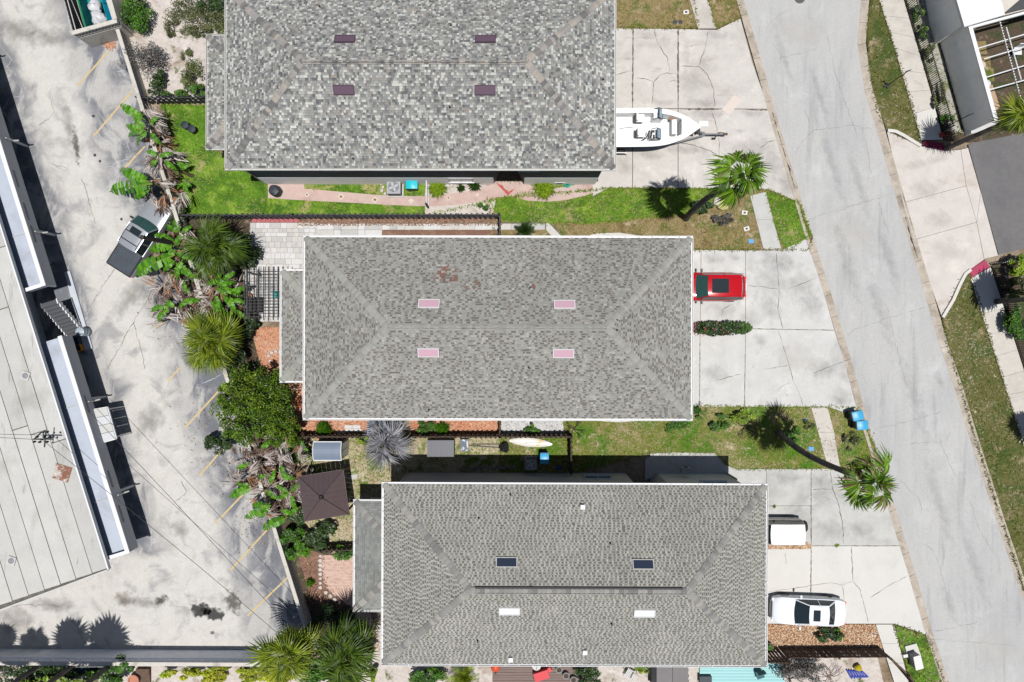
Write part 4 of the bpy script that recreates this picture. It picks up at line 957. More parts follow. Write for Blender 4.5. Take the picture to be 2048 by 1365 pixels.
for i in range(14):
    p_ = A0 + nrm * (.15 + i * .3) - d * .02; MB().box((p_.x, p_.y, .95), (.05, .24, 1.75), ang).build('gate_slat', m_gate, enc, world=True)
q = MB(); e_ = A0 + nrm * 4.2
for z in (.4, 1.6): q.bar((A0.x + d.x * .06, A0.y + d.y * .06, z), (e_.x + d.x * .06, e_.y + d.y * .06, z), .05, .07)
q.bar((A0.x + d.x * .06, A0.y + d.y * .06, .4), (e_.x + d.x * .06, e_.y + d.y * .06, 1.6), .05, .05); q.build('gate_frame', m_offw, enc, world=True)
m_teal = M('dumpster_teal', A(30, 150, 150), rough=.45, layers=[(A(20, 110, 100), 1.2, .5, .65), (A(120, 90, 70), 3, .66, .74)], var=[(6, .1)])
m_green = M('dumpster_green', A(20, 130, 85), rough=.45, var=[(6, .12)]); m_bluelid = M('lid_blue', A(25, 150, 185), rough=.35, var=[(5, .1)])
dm = thing('dumpster', P(182, 30), 'open teal steel dumpster full of white bags in the block enclosure', 'dumpster')
o2 = A0 + d * .55 + nrm * .45; 
def DM(x, y): return o2 + d * x + nrm * y
def dbox(mb_, x0, x1, y0, y1, z0, z1): mb_.prism([tuple(DM(x0, y0)), tuple(DM(x1, y0)), tuple(DM(x1, y1)), tuple(DM(x0, y1))], z0, z1, bottom=True)
q = MB(); dbox(q, 0, 1.5, 0, .06, .12, 1.25); dbox(q, 0, .06, .06, 2.6, .12, 1.25); dbox(q, 1.44, 1.5, .06, 2.6, .12, 1.25); dbox(q, .06, 1.44, 2.54, 2.6, .12, 1.25); dbox(q, .06, 1.44, .06, 2.54, .12, .2)
q.build('body', m_teal, dm, world=True)
q = MB(); dbox(q, -.06, 1.56, -.06, .1, 1.1, 1.3); dbox(q, -.06, .06, .1, 2.6, 1.15, 1.3); q.build('rim', m_green, dm, world=True)
q = MB(); 
for k in (0, 1):
    y0 = .08 + k * 1.28; pa = [DM(1.5, y0), DM(1.5, y0 + 1.22), DM(1.86, y0 + 1.22), DM(1.86, y0)]
    q.add([(pa[0].x, pa[0].y, 1.3), (pa[1].x, pa[1].y, 1.3), (pa[2].x, pa[2].y, .7), (pa[3].x, pa[3].y, .7), (pa[0].x, pa[0].y, 1.25), (pa[1].x, pa[1].y, 1.25), (pa[2].x, pa[2].y, .65), (pa[3].x, pa[3].y, .65)], [(0, 1, 2, 3), (7, 6, 5, 4), (0, 4, 5, 1), (1, 5, 6, 2), (2, 6, 7, 3), (3, 7, 4, 0)])
q.build('lid', m_bluelid, dm, world=True)
for k in range(4): 
    p_ = DM(.15 + 1.2 * (k % 2), .3 + 2 * (k // 2)); MB().box((p_.x, p_.y, .06), (.12, .12, .13), ang).build('foot', m_black, dm, world=True)
m_bag = M('white_bag', A(236, 236, 240), rough=.4, var=[(5, .06)]); m_bagt = M('mint_bag', A(176, 208, 198), rough=.4, var=[(5, .08)])
def blob(mb_, c, r_, seed, sq=.8):
    rr_ = random.Random(seed); ph = [rr_.uniform(0, 6) for _ in range(4)]; vs = []
    for i in range(7):
        th = math.pi * i / 6
        for j in range(10):
            a = 2 * math.pi * j / 10; k = 1 + .14 * math.sin(3 * a + ph[0] + th * 2) + .1 * math.sin(5 * a + ph[1]) * math.sin(3 * th + ph[2])
            vs.append((c[0] + r_ * k * math.sin(th) * math.cos(a), c[1] + r_ * k * math.sin(th) * math.sin(a), c[2] + r_ * sq * k * math.cos(th)))
    fs = [(i * 10 + j, (i + 1) * 10 + j, (i + 1) * 10 + (j + 1) % 10, i * 10 + (j + 1) % 10) for i in range(6) for j in range(10)]
    return mb_.add(vs, fs)
for k, (x, y, z, r_, lb) in enumerate(((.75, .75, .75, .5, 'large white rubbish bag nearest the dumpster rim'), (.7, 1.6, .7, .45, 'white rubbish bag at the far side inside the dumpster'))):
    p_ = DM(x, y); blob(MB(), (p_.x, p_.y, z), r_, k).build('rubbish_bag', m_bag, smooth=True, label=lb, cat='rubbish bag', group='bags in the dumpster')
p_ = DM(2.2, .55); blob(MB(), (p_.x, p_.y, .35), .4, 9).build('rubbish_bag', m_bagt, smooth=True, label='pale mint bag on the ground beside the dumpster', cat='rubbish bag')
q = MB(); r9 = random.Random(9)
for k in range(140):
    p_ = DM(2.2 + r9.uniform(-.4, .35), 1.4 + r9.uniform(-.6, .9)); c_ = mixc(A(170, 110, 80), A(225, 200, 180), r9.random()); q.box((p_.x, p_.y, .03 + r9.uniform(0, .12)), (r9.uniform(.1, .3), r9.uniform(.05, .15), .02), r9.uniform(0, 3), c_)
for k in range(160):
    p_ = P(222 + r9.gauss(0, 5), 90 + r9.gauss(0, 4)); c_ = mixc(A(180, 112, 80), A(225, 180, 150), r9.random()); q.box((p_.x, p_.y, .015 + r9.uniform(0, .03)), (r9.uniform(.06, .2), r9.uniform(.03, .08), .012), r9.uniform(0, 3), c_)
m_tint = M('tinted_matte', (1, 1, 1), tint=True, rough=.9, var=[(10, .1)])
q.build('leaf_litter', m_tint, kind='stuff', label='brown leaf litter and scraps around the dumpster enclosure', cat='litter')
# ------------------------------------------------------------------ bay lines and stains
m_yel = M('faded_yellow_paint', A(222, 196, 140), layers=[(A(214, 205, 190), 1.4, .56, .70)], var=[(5, .1), (30, .1)])
def stripe(a, b):
    pa, pb = P(*a).xy, P(*b).xy; t_ = (pb - pa).normalized(); n_ = Vector((-t_.y, t_.x)) * .055
    MB().sheet([tuple(pa + n_), tuple(pb + n_), tuple(pb - n_), tuple(pa - n_)], .0045).build('bay_line', m_yel, lot)
for a, b in (((155, 172), (216, 104)), ((188, 272), (265, 182)), ((250, 336), (290, 293)), ((312, 530), (331, 510)), ((310, 655), (331, 642)), ((336, 762), (361, 735)), ((369, 857), (437, 783)), ((399, 952), (446, 898)), ((430, 1048), (490, 985)), ((461, 1141), (538, 1056)), ((495, 1232), (576, 1155))):
    stripe(a, b)
def stain_mat(name, col, a_, sc=1.6, lo_=.75, hi_=1.05):
    m = bpy.data.materials.new(name); m.use_nodes = True; t_ = m.node_tree; N = t_.nodes; L = t_.links; b = N['Principled BSDF']
    b.inputs['Base Color'].default_value = (*col, 1); b.inputs['Roughness'].default_value = .7
    at = N.new('ShaderNodeAttribute'); at.attribute_name = 'fade'
    n = N.new('ShaderNodeTexNoise'); n.inputs['Scale'].default_value = sc; n.inputs['Detail'].default_value = 6
    tc = N.new('ShaderNodeTexCoord'); L.new(tc.outputs['Object'], n.inputs['Vector'])
    ad = N.new('ShaderNodeMath'); ad.operation = 'ADD'; m1 = N.new('ShaderNodeMath'); m1.operation = 'MULTIPLY_ADD'; m1.inputs[1].default_value = 1.9; m1.inputs[2].default_value = -.45; L.new(n.outputs[0], m1.inputs[0])
    L.new(at.outputs['Fac'], ad.inputs[0]); L.new(m1.outputs[0], ad.inputs[1])
    mr = N.new('ShaderNodeMapRange'); mr.inputs[1].default_value = lo_; mr.inputs[2].default_value = hi_; mr.inputs[4].default_value = a_
    L.new(ad.outputs[0], mr.inputs[0]); L.new(mr.outputs[0], b.inputs['Alpha'])
    return m
m_oil = stain_mat('oil_stain_dark', A(52, 50, 48), .96, 2.2); m_oil2 = stain_mat('old_stain', A(96, 92, 82), .75, 3.0, .7, 1.3); m_soft = stain_mat('soft_stain', A(150, 145, 138), .42, 1.6, .6, 1.5); m_brown = stain_mat('brown_stain', A(140, 124, 98), .5, 2.0, .65, 1.3)
def stain(px, py, rx, ry, rot, mat, z=.0085, par=None):
    vs = [(0, 0, 0)]; fs = []; n = 20; rings = 5; fade = [1.0]
    c = P(px, py)
    for k in range(1, rings + 1):
        for j in range(n):
            a = 2 * math.pi * j / n; x, y = math.cos(a) * rx / 30 * k / rings, math.sin(a) * ry / 30 * k / rings
            vs.append((x * math.cos(rot) - y * math.sin(rot), x * math.sin(rot) + y * math.cos(rot), 0)); fade.append(1 - k / rings)
    for j in range(n): fs.append((0, 1 + j, 1 + (j + 1) % n))
    for k in range(rings - 1):
        for j in range(n): fs.append((1 + k * n + j, 1 + (k + 1) * n + j, 1 + (k + 1) * n + (j + 1) % n, 1 + k * n + (j + 1) % n))
    me = bpy.data.meshes.new('stain'); me.from_pydata(vs, [], fs); at = me.attributes.new('fade', 'FLOAT', 'POINT'); at.data.foreach_set('value', fade); me.materials.append(mat)
    o_ = bpy.data.objects.new('stain', me); COL.objects.link(o_); o_.location = (c.x, c.y, z); o_.parent = par or lot
for s_ in ((400, 1221, 28, 20, .3, m_oil), (425, 1228, 30, 18, -.2, m_oil), (466, 1205, 22, 36, .1, m_oil2), (137, 250, 14, 70, .15, m_soft), (152, 290, 9, 50, .12, m_oil2), (248, 1198, 24, 20, 0, m_brown), (290, 1205, 70, 14, .0, m_soft), (322, 1200, 26, 10, .5, m_oil2), (362, 1058, 22, 24, 0, m_soft), (110, 1210, 60, 18, 0, m_soft), (30, 1240, 60, 40, 0, m_soft), (187, 232, 5, 4, 0, m_oil), (190, 310, 5, 4, .5, m_oil), (200, 322, 4, 4, 0, m_oil), (243, 438, 4, 4, 0, m_oil), (425, 1265, 8, 5, .4, m_oil2), (265, 590, 90, 25, .9, m_soft), (40, 60, 60, 30, 0, m_soft), (100, 75, 60, 25, .1, m_soft), (300, 840, 60, 30, 1.0, m_soft)):
    stain(*s_)
for l in ([(75, 250), (95, 240), (108, 225)], [(103, 200), (108, 225)], [(60, 285), (75, 320)], [(100, 330), (135, 335)], [(163, 355), (180, 410), (192, 450)], [(275, 465), (215, 560), (130, 690)], [(300, 590), (258, 660), (215, 740)], [(265, 640), (280, 690), (290, 740)], [(360, 960), (372, 985), (345, 1010)], [(0, 1215), (60, 1210), (120, 1212)]):
    cut(lot, l, .05, M('lot_crack', A(150, 145, 138), var=[(5, .3)]), .06, .0055)

m_grime = stain_mat('concrete_grime', A(132, 129, 125), .22, 2.2, .5, 1.7); m_grime_l = stain_mat('concrete_bleach', A(236, 230, 222), .4, 1.2, .6, 1.5); m_grime_r = stain_mat('road_grime', A(148, 147, 146), .2, 2.4, .6, 1.7)
for q in ((1410, 207, 52, 9, 0, m_grime), (1320, 205, 40, 8, 0, m_grime), (1420, 228, 46, 10, 0, m_grime), (1500, 226, 34, 10, 0, m_grime), (1545, 330, 30, 44, .3, m_grime), (1575, 370, 22, 26, 0, m_grime), (1480, 262, 14, 5, 0, m_grime), (1300, 310, 40, 14, 0, m_grime), (1250, 330, 22, 30, 0, m_grime), (1310, 90, 46, 8, .08, m_grime_l), (1400, 85, 40, 8, .05, m_grime_l), (1290, 70, 30, 10, 0, m_grime), (1430, 70, 30, 12, 0, m_grime), (1370, 300, 50, 10, 0, m_grime), (1500, 300, 60, 30, .2, m_grime)):
    stain(*q, z=.0285, par=d1)
for q in ((1545, 560, 40, 55, 0, m_grime), (1560, 525, 50, 24, 0, m_grime), (1600, 570, 40, 40, .3, m_grime), (1540, 620, 26, 34, 0, m_grime), (1620, 610, 36, 40, .3, m_grime), (1500, 640, 22, 20, 0, m_grime), (1425, 518, 30, 12, 0, m_grime), (1470, 515, 16, 8, 0, m_grime), (1430, 750, 34, 24, 0, m_grime), (1640, 740, 30, 30, 0, m_grime), (1520, 680, 16, 16, 0, m_grime), (1445, 620, 36, 22, 0, m_grime), (1680, 800, 30, 16, 0, m_grime), (1590, 720, 50, 40, 0, m_grime_l)):
    stain(*q, z=.0285, par=d2)
for q in ((1570, 955, 40, 16, 0, m_grime), (1560, 985, 26, 12, 0, m_grime_l), (1660, 1060, 40, 30, 0, m_grime), (1600, 1040, 40, 40, 0, m_grime), (1720, 1060, 40, 24, 0, m_grime), (1640, 960, 30, 20, 0, m_grime)):
    stain(*q, z=.0285, par=d3)
for q in ((1570, 120, 9, 84, .3, m_grime_r), (1640, 190, 8, 98, .3, m_grime_r), (1600, 60, 70, 40, 0, m_grime_l), (1700, 540, 15, 98, .3, m_grime_r), (1760, 620, 17, 125, .3, m_grime_r), (1780, 520, 15, 84, .3, m_grime_r), (1665, 330, 12, 125, .3, m_grime_r), (1720, 370, 12, 112, .3, m_grime_r), (1830, 800, 17, 125, .3, m_grime_r), (1880, 1010, 15, 125, .3, m_grime_r), (1950, 1130, 15, 125, .3, m_grime_r), (1900, 1210, 13, 56, .3, m_grime_r), (1880, 760, 10, 25, .3, m_grime_r), (1700, 470, 60, 60, 0, m_grime_l), (1990, 1300, 50, 60, 0, m_grime_l)):
    stain(*q, z=-.036, par=road)
for q in ((1850, 380, 40, 30, 0, m_grime_r), (1880, 440, 36, 26, .3, m_grime_r), (1830, 330, 30, 12, .3, m_grime_r), (1870, 320, 40, 10, .3, m_grime_r), (1895, 500, 40, 30, 0, m_grime_l)):
    stain(*q, z=.0285, par=ap)
for par, l, w in ((d1, [(1266, 60), (1265, 205)], .11), (d1, [(1356, 60), (1356, 205)], .12), (d1, [(1360, 219), (1440, 219)], .14), (d1, [(1490, 220), (1536, 221)], .07), (d2, [(1490, 700), (1489, 812)], .05), (d2, [(1400, 680), (1399, 800)], .05), (d2, [(1505, 658), (1668, 661)], .05), (d3, [(1622, 945), (1622, 1090)], .07), (d3, [(1622, 1092), (1798, 1092)], .05), (d3, [(1622, 1095), (1621, 1186)], .06)):
    cut(par, l, w, m_joint, .015, .0275, 'joint_stain', .15)
m_sludge = M('gutter_sludge', A(70, 64, 58), var=[(5, .3)])
cut(road, [(1541, 222), (1552, 258), (1567, 305), (1583, 358), (1588, 378)], .22, m_sludge, .03, -.03, 'gutter_dirt', .2)
cut(road, [(1800, 388), (1812, 430), (1822, 470), (1838, 520)], .12, m_sludge, .03, -.03, 'gutter_dirt', .2)
# ------------------------------------------------------------------ vehicles
m_carglass = M('car_glass', (.010, .016, .018), rough=.04, spec=.7); m_tglass = M('tinted_windscreen', (.02, .055, .052), rough=.05, spec=.7)
m_tyre = M('tyre', (.018, .018, .019), rough=.8); m_rim = M('alloy_rim', (.35, .35, .36), rough=.3, metal=.8)
m_lightred = M('tail_lamp', (.5, .03, .02), rough=.2, spec=.6); m_lightw = M('head_lamp', (.6, .62, .65), rough=.12, spec=.7)
m_trim = M('black_trim', (.015, .015, .016), rough=.45); m_carpet = M('dark_cabin', (.01, .01, .011), rough=.9)
m_plate = M('number_plate', (.6, .6, .58), rough=.4)
def car(label, cat, loc, rz, paint, L, Wd, belt, roofz, stations, gh, glassm=None, roofm=None, pickup=None, sunroof=None, wheels=None, wr=.33, name='parked_car', spare=False, rails=False):
    t = thing(name, (loc[0], loc[1], 0), label, cat, rz=rz)
    rings = []
    for x, hw, zt, zb in stations:
        zs = zt - .05; half = [(0, zb), (hw * .82, zb), (hw * .95, zb + .08), (hw, zb + .42 * (zs - zb)), (hw * .995, zb + .7 * (zs - zb)), (hw * .955, zs - .02), (hw * .86, zs + .025), (hw * .5, zt - .005), (0, zt)]
        rings.append([(x, y, z) for y, z in half] + [(x, -y, z) for y, z in half[-2:0:-1]])
    body = MB().loft(rings[::-1]).build('body', paint, t, smooth=45)
    xf0, xf1, xr1, xr0, wb, wt, zb_, zr = gh      # windscreen base/top, rear top/base, half widths, belt z, roof z
    g = glassm or m_carglass
    def panel(a, b, c, d_, bulge, nrm, mat, nm, n=6):
        vs = []; V = [Vector(q) for q in (a, b, c, d_)]; nr = Vector(nrm)
        for i in range(n + 1):
            for j in range(n + 1):
                u, v = i / n, j / n; p = V[0].lerp(V[1], u).lerp(V[3].lerp(V[2], u), v); vs.append(p + nr * (bulge * 4 * u * (1 - u)))
        q = MB(); q.add(vs, [(i * (n + 1) + j, (i + 1) * (n + 1) + j, (i + 1) * (n + 1) + j + 1, i * (n + 1) + j + 1) for i in range(n) for j in range(n)])
        return q.build(nm, mat, t, smooth=True)
    inn = MB().loft([[(xf0 - .04, wb - .05, zb_ - .05), (xf0 - .04, -wb + .05, zb_ - .05), (xr0 + .04, -wb + .05, zb_ - .05), (xr0 + .04, wb - .05, zb_ - .05)], [(xf1 - .03, wt - .05, zr - .05), (xf1 - .03, -wt + .05, zr - .05), (xr1 + .03, -wt + .05, zr - .05), (xr1 + .03, wt - .05, zr - .05)]]).build('cabin', m_carpet, t)
    panel((xf0, wb * .93, zb_), (xf0, -wb * .93, zb_), (xf1, -wt * .92, zr), (xf1, wt * .92, zr), .09, (1, 0, .3), g, 'windshield')
    panel((xr0, -wb * .9, zb_), (xr0, wb * .9, zb_), (xr1, wt * .9, zr), (xr1, -wt * .9, zr), .05, (-1, 0, .3), m_carglass, 'rear_window')
    for s_ in (1, -1):
        panel((xf0 - .05, s_ * wb, zb_), (xr0 + .05, s_ * wb, zb_), (xr1, s_ * wt, zr - .02), (xf1, s_ * wt, zr - .02), .015, (0, s_, 0), m_carglass, 'side_window')
        p = MB()
        p.tube([(xf0 + .02, s_ * wb * .96, zb_ - .02), (xf1, s_ * wt * .97, zr)], .035, 6); p.tube([(xr0 - .02, s_ * wb * .96, zb_ - .02), (xr1, s_ * wt * .97, zr)], .045, 6)
        xm = (xf1 + xr1) / 2 - .05; p.tube([(xm, s_ * (wb + .01), zb_), (xm, s_ * (wt + .012), zr - .02)], .03, 5); p.tube([(xf1, s_ * (wt + .005), zr - .01), (xr1, s_ * (wt + .005), zr - .01)], .03, 5)
        p.build('pillars', paint, t, smooth=True)
        mm = MB(); mx = xf0 - .3; mm.box((mx, s_ * (Wd / 2 + .1), zb_ + .06), (.12, .2, .13)); mm.box((mx, s_ * (Wd / 2 - .02), zb_ + .02), (.06, .12, .04)); mm.build('mirror', m_trim if paint.name != 'car_white' else paint, t)
    # roof skin
    n = 8; vs = []
    for i in range(n + 1):
        for j in range(n + 1):
            u, v = i / n, j / n; x = xf1 + .02 + (xr1 - .02 - xf1 - .02) * u; y = (v * 2 - 1) * wt * 1.0
            xx = x + (.06 * (1 - (2 * v - 1) ** 2) if i == 0 else 0) - (.04 * (1 - (2 * v - 1) ** 2) if i == n else 0)
            vs.append((xx, y, zr + .045 * (1 - (2 * u - 1) ** 2) + .04 * (1 - (2 * v - 1) ** 4)))
    q = MB(); q.add(vs, [(i * (n + 1) + j, i * (n + 1) + j + 1, (i + 1) * (n + 1) + j + 1, (i + 1) * (n + 1) + j) for i in range(n) for j in range(n)])
    rp = q.build('roof_panel', roofm or paint, t, smooth=True)
    if sunroof:
        x0, x1, w_ = sunroof; q = MB(); q.box(((x0 + x1) / 2, 0, zr + .078), (x1 - x0, w_, .02)); q.build('sunroof', m_carglass, rp)
    if rails:
        for s_ in (1, -1):
            MB().tube([(xf1 - .15, s_ * wt * .9, zr + .05), (xf1 - .25, s_ * wt * .9, zr + .1), (xr1 + .25, s_ * wt * .9, zr + .1), (xr1 + .1, s_ * wt * .9, zr + .05)], .022, 6).build('roof_rail', m_rim, rp)
        if rails == 2:
            for k in (.35, .75): MB().bar((xf1 + (xr1 - xf1) * k, -wt * .92, zr + .1), (xf1 + (xr1 - xf1) * k, wt * .92, zr + .1), .06, .03).build('cross_bar', m_trim, rp)
    for (x, s_) in [(wheels[0], 1), (wheels[0], -1), (wheels[1], 1), (wheels[1], -1)]:
        rot = Matrix.Rotation(R(90), 3, 'X'); yc = s_ * (Wd / 2 - .11)
        w_ = MB().lathe([(wr * .62, -.1), (wr * .9, -.11), (wr, -.08), (wr, .08), (wr * .9, .11), (wr * .62, .1)], 24, (x, yc, wr), m=rot).build('wheel', m_tyre, t, smooth=True)
        MB().lathe([(.0, -.05), (wr * .2, -.09), (wr * .3, -.06), (wr * .62, -.085), (wr * .64, .085), (wr * .3, .06), (wr * .2, .09), (0, .05)], 16, (x, yc, wr), m=rot).build('rim', m_rim, w_, smooth=True)
    xF, xB = stations[0][0], stations[-1][0]
    hF, hB = stations[1], stations[-2]
    for s_ in (1, -1):
        MB().box((hF[0] - .02, s_ * hF[1] * .74, hF[2] - .13), (.2, .36, .12), s_ * -.35).build('headlight', m_lightw, t)
        MB().box((hB[0] + .0, s_ * hB[1] * .8, hB[2] - .16), (.14, .26, .16), s_ * .3).build('tail_light', m_lightred, t)
    MB().box((xF - .02, 0, stations[0][3] + .25), (.06, Wd * .55, .16)).build('grille', m_trim, t)
    MB().box((xB - .005, 0, stations[-1][3] + .32), (.03, .5, .12)).build('number_plate', m_plate, t)
    return t
m_red = M('car_red', (.30, .002, .006), rough=.12, spec=.45); m_cwhite = M('car_white', (.52, .535, .56), rough=.2, spec=.4)
m_silver = M('car_silver', (.27, .28, .30), rough=.3, metal=.45); m_sage = M('car_sage_grey', (.30, .295, .27), rough=.35, spec=.5, coat=.3); m_wroof = M('roof_white', (.50, .50, .49), rough=.35)
m_tonneau = M('tonneau_cover', (.035, .042, .052), rough=.45, var=[(3, .15)])
# red SUV, nose towards the garage (-x)
L_ = 4.65; st_ = [(L_ / 2, .55, .62, .35), (L_ / 2 - .12, .82, .86, .24), (L_ / 2 - .6, .93, .98, .22), (.85, .95, 1.08, .22), (.0, .95, 1.08, .22), (-1.2, .95, 1.08, .22), (-1.75, .90, 1.08, .26), (-L_ / 2 + .2, .78, 1.0, .34), (-L_ / 2 + .05, .66, .9, .4), (-L_ / 2, .55, .76, .46)]
car('shiny red SUV with dark glass sunroof nosed under the house eave', 'car', (12.98, 3.55), math.pi, m_red, L_, 1.9, 1.05, 1.62, st_, (.95, .32, -1.75, -2.05, .86, .68, 1.04, 1.60), m_tglass, sunroof=(-.95, .12, .92), wheels=(1.4, -1.35), wr=.36)
# white sedan, nose left
L_ = 4.8; st_ = [(L_ / 2, .50, .55, .32), (L_ / 2 - .14, .80, .72, .2), (L_ / 2 - .6, .91, .86, .18), (1.0, .92, .95, .18), (.0, .92, .97, .18), (-1.2, .92, .98, .18), (-1.9, .89, .98, .24), (-L_ / 2 + .1, .78, .93, .32), (-L_ / 2, .66, .72, .38)]
car('white sedan with black sunroof parked beside the tan gravel bed', 'car', (19.45, -17.72), math.pi + R(-2.2), m_cwhite, L_, 1.84, .95, 1.42, st_, (.95, .18, -1.0, -1.62, .82, .61, .94, 1.40), None, sunroof=(-.45, .0, .72), wheels=(1.5, -1.35), wr=.33)
# small sage SUV with white roof, tail right
L_ = 3.75; st_ = [(L_ / 2, .60, .70, .35), (L_ / 2 - .1, .76, .90, .28), (L_ / 2 - .5, .80, 1.0, .26), (.7, .81, 1.06, .26), (.0, .81, 1.06, .26), (-1.2, .81, 1.06, .26), (-1.7, .80, 1.06, .28), (-L_ / 2 + .04, .76, 1.02, .32), (-L_ / 2, .72, .9, .38)]
su = car('sage grey off road car with white roof and rear spare wheel', 'car', (17.05, -12.42), math.pi, m_sage, L_, 1.62, 1.05, 1.78, st_, (.75, .4, -1.7, -1.82, .74, .64, 1.05, 1.74), None, roofm=m_wroof, wheels=(1.15, -1.2), wr=.36)
rot = Matrix.Rotation(R(90), 3, 'Y')
sp = MB().lathe([(.0, -.1), (.2, -.1), (.33, -.11), (.36, -.07), (.36, .07), (.33, .11), (.2, .1), (0, .1)], 24, (-L_ / 2 - .13, -.35, .98), m=rot).build('spare_wheel', m_tyre, su, smooth=True)
MB().lathe([(0, -.12), (.18, -.115), (.18, .115), (0, .12)], 16, (-L_ / 2 - .13, -.35, .98), m=rot).build('rim', m_rim, sp)
# silver pickup
hd = R(57.5); L_ = 5.3; st_ = [(L_ / 2, .70, .8, .45), (L_ / 2 - .12, .86, 1.0, .38), (L_ / 2 - .6, .92, 1.08, .36), (.95, .94, 1.12, .36), (.0, .94, 1.12, .36), (-.9, .94, 1.12, .36), (-1.6, .94, 1.12, .36), (-L_ / 2 + .05, .92, 1.12, .42), (-L_ / 2, .88, 1.06, .45)]
pk = car('silver crew cab pickup with black bed cover in a parking bay', 'pickup truck', (-24.2, 6.85), hd, m_silver, L_, 1.9, 1.12, 1.78, st_, (1.05, .5, -.95, -1.08, .86, .68, 1.12, 1.74), m_tglass, sunroof=(.02, .4, .72), wheels=(1.7, -1.6), wr=.39, name='pickup_truck', rails=2)
bd = MB(); bd.prism([(-2.6, -.84), (-1.12, -.84), (-1.12, .84), (-2.6, .84)], 1.10, 1.155); bd.build('bed_cover', m_tonneau, pk)
for s_ in (1, -1): MB().bar((-2.6, s_ * .87, 1.135), (-1.1, s_ * .87, 1.135), .07, .07).build('bed_rail', m_trim, pk)
MB().bar((-2.62, -.86, 1.13), (-2.62, .86, 1.13), .08, .08).build('tailgate_cap', m_trim, pk)
# ------------------------------------------------------------------ boat on its trailer
m_gel = M('gelcoat_white', (.60, .60, .59), rough=.35, spec=.3); m_navy = M('hull_dark', (.02, .024, .035), rough=.35, spec=.5); m_galv = M('galvanised', (.42, .43, .44), rough=.45, metal=.6)
m_vinyl = M('vinyl_white', (.55, .55, .54), rough=.6); m_tanw = M('tan_hatch', A(170, 120, 90), rough=.6); m_wind = M('boat_windscreen', (.35, .45, .52), rough=.08, spec=.6)
by, bx0, bx1 = 13.62, 4.3, 11.95            # centreline, transom, bow
boat = thing('motor_boat', ((bx0 + bx1) / 2, by, 0), 'white open motor boat with dark hull sides on a trailer', 'boat')
bl = bx1 - bx0
def beam(u): return 1.2 * (1 - max(0, (u - .52) / .48) ** 2.7) if u < .999 else .03
N_ = 26; outer = []; gun = []; inner = []; 
sec = []
for i in range(N_ + 1):
    u = i / N_; b_ = max(beam(u), .03); x = bx0 + bl * u; zg = 1.95 + .25 * u ** 2; zk = .62 + .55 * max(0, (u - .55) / .45) ** 2
    zc = .95 + .6 * max(0, (u - .4) / .6) ** 2; bc = b_ * .86 * (1 - .25 * u)
    sec.append((x, b_, bc, zg, zc, zk))
low = MB().loft([[(x, by + bc * 1.03, zc + .28), (x, by + bc, zc), (x, by, zk), (x, by - bc, zc), (x, by - bc * 1.03, zc + .28)] for x, b_, bc, zg, zc, zk in sec], closed=False)
low.build('hull', m_navy, boat, world=True, smooth=True)
up_ = MB()
for s_ in (1, -1): up_.loft([[(x, by + s_ * bc * 1.03, zc + .28), (x, by + s_ * (bc + b_) / 2, (zc + zg) / 2 + .05), (x, by + s_ * b_, zg)] for x, b_, bc, zg, zc, zk in sec], closed=False)
x, b_, bc, zg, zc, zk = sec[0]; up_.add([(x, by + b_, zg), (x, by + bc, zc), (x, by, zk), (x, by - bc, zc), (x, by - b_, zg)], [(0, 1, 2, 3, 4)])
up_.build('topsides', m_gel, boat, world=True, smooth=True)
rub = MB()
for s_ in (1, -1): rub.tube([(x, by + s_ * (b_ + .015), zg - .02) for x, b_, bc, zg, zc, zk in sec], .03, 6)
rub.build('rub_rail', m_trim if False else m_gel, boat, world=True, smooth=True)
dk = MB(); cock = [q for q in sec if q[0] < bx0 + bl * .86]
for s_ in (1, -1): dk.loft([[(x, by + s_ * b_, zg), (x, by + s_ * (b_ - .06), zg + .03), (x, by + s_ * max(b_ - .28, 0), zg + .02), (x, by + s_ * max(b_ - .30, 0), 1.25)] for x, b_, bc, zg, zc, zk in cock], closed=False)
fwd = [q for q in sec if q[0] >= cock[-1][0] - .01]
dk.loft([[(x, by + b_, zg), (x, by, zg + .07), (x, by - b_, zg)] for x, b_, bc, zg, zc, zk in fwd], closed=False)
x, b_, bc, zg, zc, zk = cock[-1]; dk.add([(x, by + b_ - .28, zg + .02), (x, by - b_ + .28, zg + .02), (x, by - b_ + .3, 1.25), (x, by + b_ - .3, 1.25)], [(0, 1, 2, 3)])
dk.build('deck', m_gel, boat, world=True, smooth=True)
MB().add([(x, by + max(b_ - .3, 0), 1.26) for x, b_, bc, zg, zc, zk in cock] + [(x, by - max(b_ - .3, 0), 1.26) for x, b_, bc, zg, zc, zk in cock[::-1]], [tuple(range(2 * len(cock)))]).build('cockpit_floor', m_vinyl, boat, world=True)
def bxp(px, py, z): return P(px, py, z)
